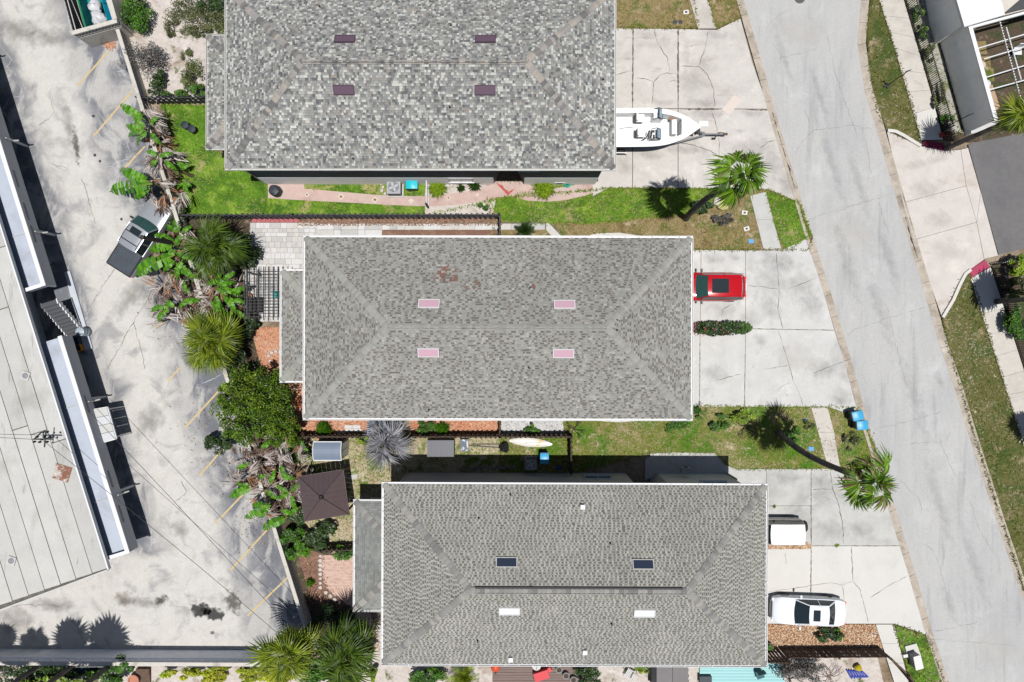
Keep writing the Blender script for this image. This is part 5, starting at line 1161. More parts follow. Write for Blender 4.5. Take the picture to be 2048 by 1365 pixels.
for cxp, cyp in ((1316, 228), (1312, 268)):     # twin consoles with screens
    c = P(cxp, cyp, 2.1); q = MB(); q.loft([[(c.x - .3, c.y - .33, 1.26), (c.x + .35, c.y - .33, 1.26), (c.x + .35, c.y + .33, 1.26), (c.x - .3, c.y + .33, 1.26)], [(c.x - .25, c.y - .3, 2.0), (c.x + .3, c.y - .3, 2.0), (c.x + .3, c.y + .3, 2.0), (c.x - .25, c.y + .3, 2.0)]]); cs_ = q.build('console', m_gel, boat, world=True)
    q = MB(); q.add([(c.x + .32, c.y - .33, 2.02), (c.x + .32, c.y + .33, 2.02), (c.x + .02, c.y + .3, 2.35), (c.x + .02, c.y - .3, 2.35)], [(0, 1, 2, 3), (3, 2, 1, 0)]); q.build('windshield', m_wind, cs_, world=True)
    q = MB()
    for s_ in (1, -1): q.tube([(c.x + .32, c.y + s_ * .33, 2.02), (c.x + .02, c.y + s_ * .3, 2.36), (c.x - .3, c.y + s_ * .32, 2.02)], .022, 5)
    q.tube([(c.x + .02, c.y - .3, 2.36), (c.x + .02, c.y + .3, 2.36)], .02, 5); q.tube([(c.x + .32, c.y - .33, 2.02), (c.x + .32, c.y + .33, 2.02)], .02, 5); q.build('windshield_frame', m_trim, cs_, world=True)
for cxp, cyp in ((1281, 236), (1283, 266)):
    c = P(cxp, cyp, 1.9); q = MB(); q.box((c.x, c.y, 1.5), (.2, .2, .5)); q.box((c.x, c.y, 1.8), (.5, .5, .14)); q.box((c.x - .26, c.y, 2.02), (.1, .48, .5)); q.build('seat', m_vinyl, boat, world=True); 
    MB().tube([(c.x - .33, c.y - .22, 1.8), (c.x - .34, c.y, 1.78), (c.x - .33, c.y + .22, 1.8)], .03, 5).build('seat_rail', m_trim, boat, world=True)
c = P(1303, 270, 2.05); q = MB()
for k in range(12):
    a0 = 2 * math.pi * k / 12; a1 = 2 * math.pi * (k + 1) / 12; q.tube([(c.x + .05 * math.cos(a0), c.y + .2 * math.cos(a0), 2.0 + .2 * math.sin(a0)), (c.x + .05 * math.cos(a1), c.y + .2 * math.cos(a1), 2.0 + .2 * math.sin(a1))], .022, 5)
for k in range(3): q.tube([(c.x, c.y, 2.0), (c.x, c.y + .2 * math.cos(2.1 * k), 2.0 + .2 * math.sin(2.1 * k))], .02, 4)
q.build('steering_wheel', m_trim, boat, world=True)
q = MB(); q.box((c.x + .1, c.y + .22, 2.02), (.2, .14, .12)); q.box((c.x + .15, c.y - .1, 2.03), (.12, .2, .1)); q.tube([(c.x - .1, c.y + .3, 2.0), (c.x - .3, c.y - .15, 1.7), (c.x - .5, c.y - .2, 1.7)], .04, 5); q.build('throttle_and_gauges', m_trim, boat, world=True)
for cxp, cyp, lx, ly in ((1350, 252, .06, .95), (1245, 222, 1.0, .1), (1377, 247, .1, .7)):
    c = P(cxp, cyp, 2.0); MB().box((c.x, c.y, 1.55 if cxp != 1377 else 1.75), (max(lx, .3), max(ly, .3), .5)).build('bench', m_vinyl, boat, world=True)
c = P(1344, 237, 1.9); MB().prism([(c.x - .1, c.y - .15), (c.x + .15, c.y - .02), (c.x + .15, c.y + .1), (c.x - .1, c.y + .1)], 1.8, 1.83).build('hatch', m_tanw, boat, world=True)
c = P(1256, 250, 1.9); MB().box((c.x, c.y, 1.28), (.9, .03, .02), .1).build('fishing_rod', m_trim, boat, world=True)
c = P(1409, 248, 2.25); q = MB(); q.box((c.x - .05, c.y, 2.22), (.55, .34, .08)); q.box((c.x - .1, c.y, 2.15), (.5, .2, .1)); q.build('bow_platform', m_gel, boat, world=True)
MB().tube([(5.5, by + 1.15, 1.95), (5.2, by + 1.3, 2.6)], .02, 5).build('antenna', m_gel, boat, world=True)
tr = thing('boat_trailer', (9.3, by, 0), 'galvanised boat trailer with tandem wheels under the white boat', 'trailer')
q = MB()
for s_ in (1, -1): q.bar((4.6, by + s_ * .75, .52), (10.6, by + s_ * .62, .52), .1, .14); q.bar((10.6, by + s_ * .62, .52), (12.7, by + s_ * .06, .52), .1, .14)
for x in (4.8, 6.6, 8.4, 10.2): q.bar((x, by - .75, .5), (x, by + .75, .5), .09, .1)
q.bar((12.5, by, .52), (14.0, by, .52), .09, .1); q.build('frame', M('trailer_dark_steel', (.10, .10, .105), rough=.5, metal=.3), tr, world=True)
for s_ in (1, -1): MB().bar((4.8, by + s_ * .5, .78), (10.2, by + s_ * .45, .82), .12, .16).build('bunk', m_trim, tr, world=True)
q = MB(); q.box((12.05, by, .95), (.1, .1, .8)); q.box((12.0, by, 1.32), (.3, .2, .2)); q.build('winch_post', m_trim, tr, world=True)
q = MB(); q.tube([(13.4, by - .18, .05), (13.4, by - .18, .9)], .04, 8); q.lathe([(.12, -.04), (.14, 0), (.12, .04)], 12, (13.4, by - .18, .13), m=Matrix.Rotation(R(90), 3, 'X')); q.build('jockey_jack', m_trim, tr, world=True)
q = MB(); q.box((14.05, by, .56), (.26, .13, .14)); q.tube([(13.6, by + .1, .5), (13.8, by + .2, .3), (14.05, by + .12, .35)], .03, 5); q.build('coupler', M('rusty_coupler', A(110, 80, 62), rough=.7, var=[(8, .3)]), tr, world=True)
for x in (6.3, 7.15):
    for s_ in (1, -1):
        w_ = MB().lathe([(.2, -.1), (.32, -.1), (.34, -.06), (.34, .06), (.32, .1), (.2, .1)], 20, (x, by + s_ * 1.12, .34), m=Matrix.Rotation(R(90), 3, 'X')).build('wheel', m_tyre, tr, world=True, smooth=True)
        MB().lathe([(0, -.07), (.2, -.09), (.2, .09), (0, .07)], 14, (x, by + s_ * 1.12, .34), m=Matrix.Rotation(R(90), 3, 'X')).build('rim', m_gel, w_, world=True)
for x in (6.3, 7.15): MB().bar((x, by - 1.1, .34), (x, by + 1.1, .34), .07, .07).build('axle', m_galv, tr, world=True)
for s_ in (1, -1): MB().tube([(5.8, by + s_ * 1.27, .5), (5.95, by + s_ * 1.27, .72), (7.5, by + s_ * 1.27, .72), (7.65, by + s_ * 1.27, .5)], .035, 6).build('fender', m_gel, tr, world=True)
# ------------------------------------------------------------------ vegetation
def leaf_mat(name, transl=.3, rough=.5, spec=.3):
    m = bpy.data.materials.new(name); m.use_nodes = True; t = m.node_tree; N = t.nodes; L = t.links; b = N['Principled BSDF']
    b.inputs['Roughness'].default_value = rough; b.inputs['Specular IOR Level'].default_value = spec
    at = N.new('ShaderNodeAttribute'); at.attribute_name = 'tint'
    L.new(at.outputs['Color'], b.inputs['Base Color'])
    tr = N.new('ShaderNodeBsdfTranslucent'); mx = N.new('ShaderNodeMixShader'); mx.inputs[0].default_value = transl
    L.new(at.outputs['Color'], tr.inputs['Color']); L.new(b.outputs[0], mx.inputs[1]); L.new(tr.outputs[0], mx.inputs[2])
    L.new(mx.outputs[0], N['Material Output'].inputs['Surface'])
    return m
m_leaf = leaf_mat('living_leaf', .3, .45, .35); m_dead = leaf_mat('dead_leaf', .12, .9, .05); m_blade = leaf_mat('grass_blade', .3, .8, .1)
m_bark = M('palm_trunk', A(120, 112, 104), layers=[(A(84, 76, 70), 2.5, .48, .62)], var=[(9, .25, (1, 1, 6))], bump=(18, .6, .03))
m_bark_d = M('dark_trunk', A(70, 64, 60), var=[(9, .25, (1, 1, 5))], bump=(18, .6, .03))
m_twig = M('bare_twig', A(66, 58, 54), var=[(9, .2)])
GR = dict(sabal=(A(46, 76, 20), A(122, 150, 44)), bright=(A(76, 104, 16), A(176, 190, 54)), dark=(A(36, 62, 26), A(78, 108, 48)), wash=(A(44, 84, 8), A(140, 184, 34)),
          silver=(A(118, 118, 124), A(196, 196, 202)), banana=(A(64, 120, 16), A(116, 178, 40)), tree=(A(34, 68, 8), A(126, 158, 30)), yellow=(A(120, 140, 20), A(196, 196, 40)),
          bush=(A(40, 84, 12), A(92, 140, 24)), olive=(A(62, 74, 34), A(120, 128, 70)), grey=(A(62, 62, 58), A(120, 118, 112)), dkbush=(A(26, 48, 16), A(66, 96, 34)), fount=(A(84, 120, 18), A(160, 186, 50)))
def rc(pal, r_, bias=1.0): return mulc(mixc(GR[pal][0], GR[pal][1], r_.random() ** bias), 1.25)
def fan_frond(name, pal, pl, br, n, seed, droop=.35, spread=120, dead=0):
    fuse = .62 if pal == 'wash' else .34
    r_ = random.Random(seed); mb = MB(); sp = R(spread)
    mb.tube([(0, 0, 0), (pl * .5, 0, .03), (pl, 0, 0)], [.025, .018, .012], 4, mixc(GR[pal][0], GR[pal][1], .7))
    for i in range(n):
        a = -sp + 2 * sp * (i + .5) / n + r_.uniform(-.03, .03); l = br * (.62 + .38 * math.cos(a * .62)) * r_.uniform(.86, 1.08); base = Vector((pl, 0, 0)); d = Vector((math.cos(a), math.sin(a), 0)); s_ = Vector((-d.y, d.x, 0))
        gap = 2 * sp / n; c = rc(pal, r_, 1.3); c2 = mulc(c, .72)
        if dead and r_.random() < dead: c = mixc(A(120, 96, 70), A(180, 158, 120), r_.random()); c2 = mulc(c, .8)
        dr = droop * r_.uniform(.6, 1.5); ps = []
        for t, w in ((.04, .012), (.40, gap * .40 * br * .5), (.66, gap * fuse * br * .5), (1.0, .004)):
            z = .12 * br * math.sin(t * 2.2) * .6 - dr * br * t ** 2.6
            xy = l * t * (1 - .12 * dr * t)
            p = base + d * xy + Vector((0, 0, z)); ps.append((p - s_ * w - Vector((0, 0, w * .55)), p + Vector((0, 0, w * .25)), p + s_ * w - Vector((0, 0, w * .55))))
        for k in range(3):
            A_, B_ = ps[k], ps[k + 1]
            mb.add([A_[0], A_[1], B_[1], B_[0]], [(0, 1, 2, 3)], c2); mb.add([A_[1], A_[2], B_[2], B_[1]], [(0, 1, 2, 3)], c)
    return mb.mesh(name, m_leaf)
_fr = {}
def fronds(pal, pl, br, n, droop, spread=120, k=4, dead=0):
    key = (pal, pl, br, n, droop, spread, dead)
    if key not in _fr: _fr[key] = [fan_frond('frond', pal, pl, br, n, 50 + i * 7 + len(_fr) * 31, droop, spread, dead) for i in range(k)]
    return _fr[key]
def trunk(mb, a, b, r0, r1, bend=0.0, n=10, sides=9):
    a = Vector(a); b = Vector(b); pts = []; rs = []
    side_ = Vector((0, 0, 1)).cross(b - a); side_ = side_.normalized() if side_.length > 1e-4 else Vector((1, 0, 0))
    for i in range(n + 1):
        t = i / n; pts.append(a.lerp(b, t) + side_ * (bend * math.sin(math.pi * t))); rs.append((r0 + (r1 - r0) * t) * (1 + .06 * (i % 2)) * (1.25 if i == 0 else 1))
    return mb.tube(pts, rs, sides)
def fan_palm(label, crown, base, pal, nf, pl, br, seed, leaf_n=26, droop=.35, spread=120, r0=.2, r1=.15, dead_skirt=0, lo=-40, group=None, name='fan_palm', bend=0, dead=0, inner=None):
    r_ = random.Random(seed); crown = Vector(crown); base = Vector(base); base.z = 0
    t = thing(name, base, label, 'palm tree', group)
    trunk(MB(), (0, 0, -.1), crown - base, r0, r1, bend, 14).build('trunk', m_bark, t, smooth=60)
    ms = fronds(pal, pl, br, leaf_n, droop, spread, 4, dead); o = crown - base
    ms2 = fronds(pal, round(pl * .3, 3), round(br * .8, 3), leaf_n, droop * .6, spread * .8, 3, 0)
    MB().lathe([(r1 * 1.1, -.5), (r1 * 1.7, -.25), (r1 * 1.5, 0), (r1 * .6, .22), (0, .3)], 10, o, mulc(GR[pal][0], .8)).build('crown_base', m_leaf, t)
    for i in range(nf):
        az = i * 2.39996 + r_.uniform(-.35, .35); f = (i + .5) / nf; el = R(80 - (80 - lo) * f ** .7 + r_.uniform(-14, 14)); s_ = r_.uniform(.68, 1.18) * (.8 if f < .12 else 1)
        m = Matrix.Translation(o) @ Matrix.Rotation(az, 4, 'Z') @ Matrix.Rotation(-el, 4, 'Y') @ Matrix.Rotation(r_.uniform(-.8, .8), 4, 'X') @ Matrix.Scale(s_, 4)
        inst('frond', ms[i % len(ms)], t, m)
    for i in range(inner or max(6, nf // 4)):
        m = Matrix.Translation(o + Vector((0, 0, .1))) @ Matrix.Rotation(i * 2.2 + r_.uniform(-.3, .3), 4, 'Z') @ Matrix.Rotation(-R(r_.uniform(12, 62)), 4, 'Y') @ Matrix.Rotation(r_.uniform(-.6, .6), 4, 'X') @ Matrix.Scale(r_.uniform(.7, 1.05), 4)
        inst('frond', ms2[i % 3], t, m)
    if dead_skirt:
        q = MB()
        for i in range(dead_skirt):
            a = r_.uniform(0, 6.28); l = r_.uniform(.5, 1.2) * br; c = mixc(A(110, 86, 66), A(176, 150, 122), r_.random()); x, y = math.cos(a), math.sin(a); w = r_.uniform(.03, .09)
            p0 = o + Vector((x * .12, y * .12, -.35)); p1 = o + Vector((x * .5 * l, y * .5 * l, -.4 - .35 * l)); p2 = o + Vector((x * .75 * l, y * .75 * l, -.4 - 1.0 * l)); sd = Vector((-y, x, 0)) * w
            q.add([p0 - sd * .3, p0 + sd * .3, p1 + sd, p1 - sd, p2 + sd * .5, p2 - sd * .5], [(0, 1, 2, 3), (3, 2, 4, 5)], c)
        q.build('dead_fronds', m_dead, t, kind='stuff')
    return t
def over(px, py, z): return P(px, py, z)
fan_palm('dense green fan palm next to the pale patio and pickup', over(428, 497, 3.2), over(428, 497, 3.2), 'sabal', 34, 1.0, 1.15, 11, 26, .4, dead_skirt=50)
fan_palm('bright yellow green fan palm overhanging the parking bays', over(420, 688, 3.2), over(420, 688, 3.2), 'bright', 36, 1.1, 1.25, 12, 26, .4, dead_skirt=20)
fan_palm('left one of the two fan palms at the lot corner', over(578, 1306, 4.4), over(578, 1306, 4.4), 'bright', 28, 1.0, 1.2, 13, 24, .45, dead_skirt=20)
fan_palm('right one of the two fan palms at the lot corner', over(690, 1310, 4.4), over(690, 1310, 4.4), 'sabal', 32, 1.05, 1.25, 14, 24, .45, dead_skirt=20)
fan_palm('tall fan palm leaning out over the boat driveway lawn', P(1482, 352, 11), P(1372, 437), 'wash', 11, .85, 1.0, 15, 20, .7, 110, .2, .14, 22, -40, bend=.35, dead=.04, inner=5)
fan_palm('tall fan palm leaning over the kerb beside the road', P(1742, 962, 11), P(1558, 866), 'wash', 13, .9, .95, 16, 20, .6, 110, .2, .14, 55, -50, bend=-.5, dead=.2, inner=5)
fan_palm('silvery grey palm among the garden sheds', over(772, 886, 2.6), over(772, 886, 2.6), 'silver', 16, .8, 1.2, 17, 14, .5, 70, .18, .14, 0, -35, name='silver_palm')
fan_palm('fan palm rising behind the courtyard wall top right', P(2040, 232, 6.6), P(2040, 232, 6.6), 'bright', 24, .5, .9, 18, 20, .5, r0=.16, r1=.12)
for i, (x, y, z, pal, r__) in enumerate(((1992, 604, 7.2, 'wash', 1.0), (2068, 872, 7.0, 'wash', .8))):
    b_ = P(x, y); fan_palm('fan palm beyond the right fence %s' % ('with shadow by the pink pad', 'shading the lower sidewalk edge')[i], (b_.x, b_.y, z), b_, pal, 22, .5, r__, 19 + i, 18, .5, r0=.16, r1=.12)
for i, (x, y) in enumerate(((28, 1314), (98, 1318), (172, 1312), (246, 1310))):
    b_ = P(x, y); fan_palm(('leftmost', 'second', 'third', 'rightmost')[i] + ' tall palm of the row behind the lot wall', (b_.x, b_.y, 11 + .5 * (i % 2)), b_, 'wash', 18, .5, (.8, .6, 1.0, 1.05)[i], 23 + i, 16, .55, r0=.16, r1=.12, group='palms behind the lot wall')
# bare palm trunk over the pickup
t = thing('bare_palm_trunk', P(374, 490), 'bare dark palm trunk without a crown leaning over the pickup', 'tree trunk'); b0 = P(374, 490); b1 = P(284, 475, 5.2)
trunk(MB(), (0, 0, -.1), b1 - b0, .17, .12, .08, 12).build('trunk', m_bark_d, t, smooth=60); MB().lathe([(.13, -.06), (.14, .05), (.06, .1), (0, .1)], 9, b1 - b0).build('crown_stub', m_bark_d, t)
# ---- banana plants
def banana_leaf(seed):
    r_ = random.Random(seed); mb = MB(); n = 11
    def mid(t): return Vector((t, 0, .16 * math.sin(math.pi * t * .8) - .22 * t ** 3))
    for i in range(n):
        t0, t1 = .1 + .9 * i / n, .1 + .9 * (i + 1) / n
        for s_ in (1, -1):
            w0 = .17 * math.sin(math.pi * min(t0 * .92 + .08, 1)) ** .6; w1 = .17 * math.sin(math.pi * min(t1 * .92 + .08, 1)) ** .6
            c = rc('banana', r_, 1.0); tear = r_.random() < .45; dz = r_.uniform(-.06, .02); sk = .02
            a, b = mid(t0), mid(t1 - (.012 if tear else 0)); e0 = mid(t0 + sk) + Vector((0, s_ * w0, dz - .03)); e1 = mid(t1 + sk - (.03 if tear else 0)) + Vector((0, s_ * w1 * (.9 if tear else 1), dz - .03 + (r_.uniform(-.04, 0) if tear else 0)))
            mb.add([a, b, e1, e0] if s_ > 0 else [a, e0, e1, b], [(0, 1, 2, 3)], c)
    mb.tube([(0, 0, 0), mid(.4) + Vector((0, 0, .004)), mid(.98) + Vector((0, 0, .004))], [.02, .012, .003], 4, A(168, 196, 84))
    return mb.mesh('leaf', m_leaf)
BL_ = [banana_leaf(i) for i in range(5)]
def dead_mass(parent, regs, seed):
    """bunches of withered drooping leaves and pale split strands"""
    r_ = random.Random(seed); q = MB()
    for px, py, rx, ry, z0, z1, n in regs:
        for _ in range(max(2, int(n * .75 / 14))):
            z = r_.uniform(z0, z1); a0 = r_.uniform(0, 6.28); k = math.sqrt(r_.random()); c = P(px + rx * k * math.cos(a0), py + ry * k * math.sin(a0), z)
            a = r_.uniform(0, 6.28); hue = r_.random(); sp = r_.uniform(.25, .9); L0 = r_.uniform(.5, 1.15)
            lo, hi = ((A(150, 134, 126), A(240, 228, 220)) if hue < .5 else (A(84, 66, 58), A(160, 132, 116)) if hue < .85 else (A(130, 92, 66), A(206, 160, 126)))
            for _k in range(r_.randint(9, 18)):
                aa = a + r_.gauss(0, sp * .5); l = L0 * r_.uniform(.5, 1.15); w = r_.choice((.008, .012, .016, .022, .03, .05)); tz = r_.uniform(-.55, .05); col = mixc(lo, hi, r_.random())
                d = Vector((math.cos(aa), math.sin(aa), tz)); s_ = Vector((-math.sin(aa), math.cos(aa), r_.uniform(-.9, .9))).normalized() * w; bend = Vector((r_.uniform(-.1, .1), r_.uniform(-.1, .1), r_.uniform(.02, .22)))
                b0 = c + Vector((r_.gauss(0, .05), r_.gauss(0, .05), r_.gauss(0, .05))); p = [b0, b0 + d * l * .5 + bend * l, b0 + d * l]
                for j in range(3): p[j].z = max(p[j].z, .03)
                q.add([p[0] - s_ * .4, p[0] + s_ * .4, p[1] + s_, p[1] - s_, p[2] + s_ * .3, p[2] - s_ * .3], [(0, 1, 2, 3), (3, 2, 4, 5)], col)
    q.build('dead_leaves', m_dead, parent, world=True, kind='stuff')
def banana(label, base, stems, leaves, dead, seed):
    b = P(*base); t = thing('banana_plant', b, label, 'banana plant', 'banana plants along the block wall'); r_ = random.Random(seed)
    for sx, sy, z in stems:
        top = P(sx, sy, z); gb = Vector((top.x * .985 + r_.uniform(-.1, .1), top.y * .985, 0)); trunk(MB(), (gb.x, gb.y, -.05), top, .13, .07, .05, 6, 8).build('stem', M('banana_stem', A(96, 88, 58), var=[(4, .25, (1, 1, .4))]), t, world=True, smooth=True)
    for x0, y0, x1, y1, z0, z1 in leaves:
        a = P(x0, y0, z0); e = P(x1, y1, z1); d = e - a; l = d.length; x = d / l; up = Vector((0, 0, 1)); y = up.cross(x).normalized(); z = x.cross(y)
        m = frame(x * l, y * max(l * .85, 1.0), z * l, a - b); m = m @ Matrix.Rotation(r_.uniform(-.35, .35), 4, 'X'); inst('leaf', r_.choice(BL_), t, m)
    dead_mass(t, dead, seed)
    return t
banana('banana plant with two upright leaves, topmost along the wall', (300, 245), [(300, 240, 2.2), (305, 262, 2.0)],
       [(290, 240, 235, 206, 2.4, 2.6), (292, 262, 246, 250, 2.2, 2.0), (288, 262, 252, 272, 2.2, 1.9), (292, 255, 262, 232, 2.2, 2.2), (296, 262, 270, 290, 2.2, 1.7), (300, 250, 318, 232, 2.2, 2.1), (300, 265, 322, 290, 2.1, 1.9)],
       [(302, 228, 26, 16, .8, 2.2, 150), (308, 275, 26, 22, .5, 2.0, 230), (322, 300, 14, 16, .2, 1.2, 100), (300, 250, 24, 30, .5, 2.0, 160)], 31)
banana('banana plant with broad leaves reaching left, above the pickup', (330, 375), [(312, 368, 2.2), (322, 385, 1.8)],
       [(305, 368, 210, 383, 2.4, 2.2), (300, 365, 233, 336, 2.4, 2.4), (300, 372, 262, 402, 2.3, 1.8), (302, 368, 250, 360, 2.4, 2.3), (300, 372, 285, 395, 2.2, 1.9)],
       [(312, 350, 30, 22, .6, 2.2, 190), (335, 398, 36, 22, .4, 1.9, 260), (345, 370, 20, 20, .2, 1.4, 110)], 32)
banana('young banana plant at the lawn edge beside the wall', (364, 358), [(362, 340, .9), (366, 365, .8)],
       [(362, 340, 345, 330, .9, 1.0), (362, 340, 378, 328, .9, 1.0), (362, 338, 356, 322, .9, 1.0), (366, 366, 382, 372, .8, .9), (366, 366, 352, 376, .8, .8), (366, 366, 376, 384, .8, .8)], [(364, 352, 18, 18, .05, .5, 50)], 33)
banana('banana plant draped over the side of the pickup', (352, 505), [(350, 490, 2.0), (358, 520, 2.0), (340, 545, 2.0)],
       [(350, 485, 305, 466, 2.1, 2.1), (348, 492, 290, 501, 2.1, 1.9), (350, 510, 262, 551, 2.2, 2.0), (352, 520, 322, 545, 2.1, 1.9), (352, 525, 372, 552, 2.1, 1.8), (345, 515, 340, 480, 2.1, 2.1), (350, 505, 385, 520, 2.1, 2.0), (345, 520, 300, 520, 2.1, 2.0), (360, 530, 395, 560, 2.0, 1.8), (352, 500, 330, 520, 2.2, 2.1), (365, 520, 350, 560, 2.1, 1.9), (372, 500, 410, 540, 2.2, 2.1)],
       [(335, 515, 40, 30, .4, 1.9, 260), (355, 560, 50, 24, .4, 1.9, 420), (420, 515, 30, 10, 1.0, 2.4, 60)], 34)
banana('banana plant with pale dead leaves between the two fan palms', (385, 610), [(375, 600, 2.2), (410, 590, 2.0), (345, 610, 1.8)],
       [(340, 612, 297, 622, 2.0, 2.0), (338, 615, 312, 645, 2.0, 1.7), (362, 604, 402, 600, 2.2, 2.1), (430, 590, 445, 620, 2.1, 1.9), (430, 570, 470, 565, 2.2, 2.1), (435, 560, 445, 530, 2.2, 2.2), (440, 575, 480, 590, 2.2, 2.0), (378, 590, 365, 560, 2.2, 2.2), (350, 615, 330, 600, 2.0, 2.0), (420, 600, 460, 640, 2.1, 1.9), (445, 590, 470, 620, 2.1, 1.9), (375, 605, 355, 615, 2.2, 2.2), (450, 570, 430, 548, 2.2, 2.2)],
       [(355, 585, 60, 26, .4, 2.0, 520), (345, 628, 40, 18, .3, 1.6, 260), (425, 615, 50, 20, .3, 1.9, 420), (445, 570, 40, 24, .4, 2.0, 320), (470, 620, 24, 20, .3, 1.4, 140)], 35)
banana('wide banana clump of tangled dead stalks by the gazebo', (560, 955), [(520, 930, 2.2), (560, 960, 2.0), (530, 1000, 2.0), (575, 920, 2.0)],
       [(505, 975, 452, 996, 2.2, 2.0), (500, 970, 470, 968, 2.2, 2.1), (535, 1012, 486, 1040, 2.2, 1.9), (540, 1005, 520, 1040, 2.1, 1.8), (560, 950, 590, 960, 2.2, 2.1), (540, 970, 550, 940, 2.2, 2.2), (540, 1012, 500, 1010, 2.2, 2.0), (575, 1035, 520, 1060, 1.5, 1.2), (600, 880, 615, 905, 1.8, 1.7), (535, 950, 510, 955, 2.2, 2.1), (560, 930, 575, 960, 2.2, 2.1), (530, 980, 560, 1000, 2.1, 2.0), (520, 900, 545, 880, 2.0, 2.0), (560, 1020, 590, 1030, 1.9, 1.7), (500, 925, 470, 940, 2.2, 2.1)],
       [(530, 905, 75, 32, .6, 2.4, 900), (520, 955, 60, 30, .4, 2.2, 620), (560, 985, 50, 40, .3, 2.0, 620), (560, 1020, 40, 26, .2, 1.7, 220)], 36)
banana('banana plant crowded behind the pergola and fan palms', (462, 590), [(458, 585, 2.2), (470, 625, 2.0), (440, 560, 2.0)],
       [(458, 585, 495, 575, 2.3, 2.2), (455, 590, 430, 575, 2.3, 2.2), (460, 592, 470, 630, 2.2, 2.0), (470, 620, 500, 640, 2.1, 1.9), (468, 622, 440, 645, 2.1, 1.9), (445, 560, 470, 545, 2.2, 2.1), (440, 560, 410, 570, 2.2, 2.1), (465, 600, 490, 605, 2.2, 2.1)],
       [(455, 600, 40, 40, .4, 2.0, 420), (410, 580, 40, 24, .4, 1.9, 260)], 37)
banana('banana plant hanging over the wall between the upper two', (325, 318), [(318, 312, 2.0), (330, 325, 1.8)],
       [(316, 312, 290, 300, 2.1, 2.1), (318, 315, 345, 305, 2.1, 2.0), (328, 322, 352, 340, 2.0, 1.9), (316, 318, 300, 335, 2.1, 1.9)],
       [(320, 318, 24, 26, .4, 1.9, 320)], 38)
banana('banana plant with green leaves between pickup and upper fan palm', (365, 470), [(362, 465, 2.0)],
       [(360, 465, 330, 450, 2.1, 2.1), (362, 468, 385, 450, 2.1, 2.0), (362, 468, 350, 495, 2.1, 1.9), (360, 462, 345, 440, 2.1, 2.1)],
       [(360, 470, 22, 30, .4, 1.8, 200)], 39)
banana('banana plant with limp leaves just above the gazebo shrubs', (585, 990), [(580, 985, 2.0), (600, 1015, 1.6)],
       [(578, 985, 550, 970, 2.1, 2.1), (580, 985, 600, 965, 2.1, 2.0), (582, 990, 590, 1020, 2.1, 1.8), (598, 1015, 575, 1030, 1.7, 1.5), (580, 985, 555, 1000, 2.1, 1.9)],
       [(585, 985, 34, 40, .3, 1.9, 420), (560, 930, 40, 30, .5, 2.1, 300)], 40)
# ---- leafy trees, bushes and tufts
def leaves(mb, r_, c, rad, n, size, pal, dark=.0, flat=.5):
    kc = r_.uniform(.62, 1.35); ky = r_.uniform(.9, 1.15)
    for _ in range(n):
        u = Vector((r_.gauss(0, 1), r_.gauss(0, 1), r_.gauss(0, 1))); u = u.normalized() * (r_.random() ** .4)
        p = Vector(c) + Vector((u.x * rad[0], u.y * rad[1], u.z * rad[2])); p.z = max(p.z, .02)
        a = r_.uniform(0, 6.28); ti = r_.uniform(-.9, .9) * flat; x = Vector((math.cos(a), math.sin(a), ti)).normalized(); y = Vector((-math.sin(a), math.cos(a), r_.uniform(-.8, .8) * flat)).normalized(); s_ = size * r_.uniform(.6, 1.4)
        col = rc(pal, r_, 1.25); col = (col[0] * kc * ky, col[1] * kc, col[2] * kc)
        mb.add([p - x * s_, p - y * s_ * .45, p + x * s_, p + y * s_ * .45], [(0, 1, 2, 3)], col)
def bush(label, px, py, z, rx, ry, rz, n, size, pal, seed, cat='bush', name='leafy_bush', clumps=None, group=None, twigs=True, base=None):
    """rx, ry in photo pixels; z = height of crown centre; rz in metres"""
    r_ = random.Random(seed); c = P(px, py, z); k = (H - z) / F; rx *= k; ry *= k
    b = Vector((c.x, c.y, 0)) if base is None else P(*base)
    t = thing(name, b, label, cat, group); q = MB(); nc = clumps or max(5, int(n / 90)); tw = MB(); o = c - b
    for i in range(nc):
        a = r_.uniform(0, 6.28); kk = math.sqrt(r_.random()) * .82; hh = r_.uniform(-.6, .7) * math.sqrt(max(0, 1 - kk * kk))
        cc = o + Vector((rx * kk * math.cos(a), ry * kk * math.sin(a), rz * hh)); rr_ = r_.uniform(.11, .25) if z > 1.8 else r_.uniform(.2, .38)
        leaves(q, r_, cc, (max(rx * rr_, .12), max(ry * rr_, .12), max(rz * .35, .08)), int(n * 1.5 / nc), size, pal, 0, 1.0 if z > 1.8 else .6)
        if twigs: tw.tube([(r_.uniform(-.05, .05), r_.uniform(-.05, .05), 0), (cc.x * .5, cc.y * .5, cc.z * .6), cc], [.035 if z > 1 else .015, .02 if z > 1 else .01, .006], 4)
    if twigs: tw.build('trunk' if z > 1.2 else 'stems', m_bark_d, t)
    q.build('crown' if z > 1.2 else 'foliage', m_leaf, t)
    return t
bush('large dense green tree beside the orange mulch bed', 510, 812, 2.9, 88, 88, 1.7, 8500, .07, 'tree', 41, 'tree', 'leafy_tree', 64)
bush('right hand lobe of dense tree reaching the house corner', 562, 868, 2.2, 42, 36, 1.1, 3200, .065, 'tree', 141, 'tree', 'leafy_tree', 22)
bush('yellowish small tree between fan palm and dense tree', 462, 792, 2.4, 34, 40, 1.0, 2200, .065, 'fount', 142, 'tree', 'leafy_tree', 18)
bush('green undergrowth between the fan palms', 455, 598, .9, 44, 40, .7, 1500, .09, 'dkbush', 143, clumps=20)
bush('dark undergrowth behind the upper fan palm', 500, 510, .8, 22, 50, .6, 900, .08, 'dkbush', 144, clumps=14)
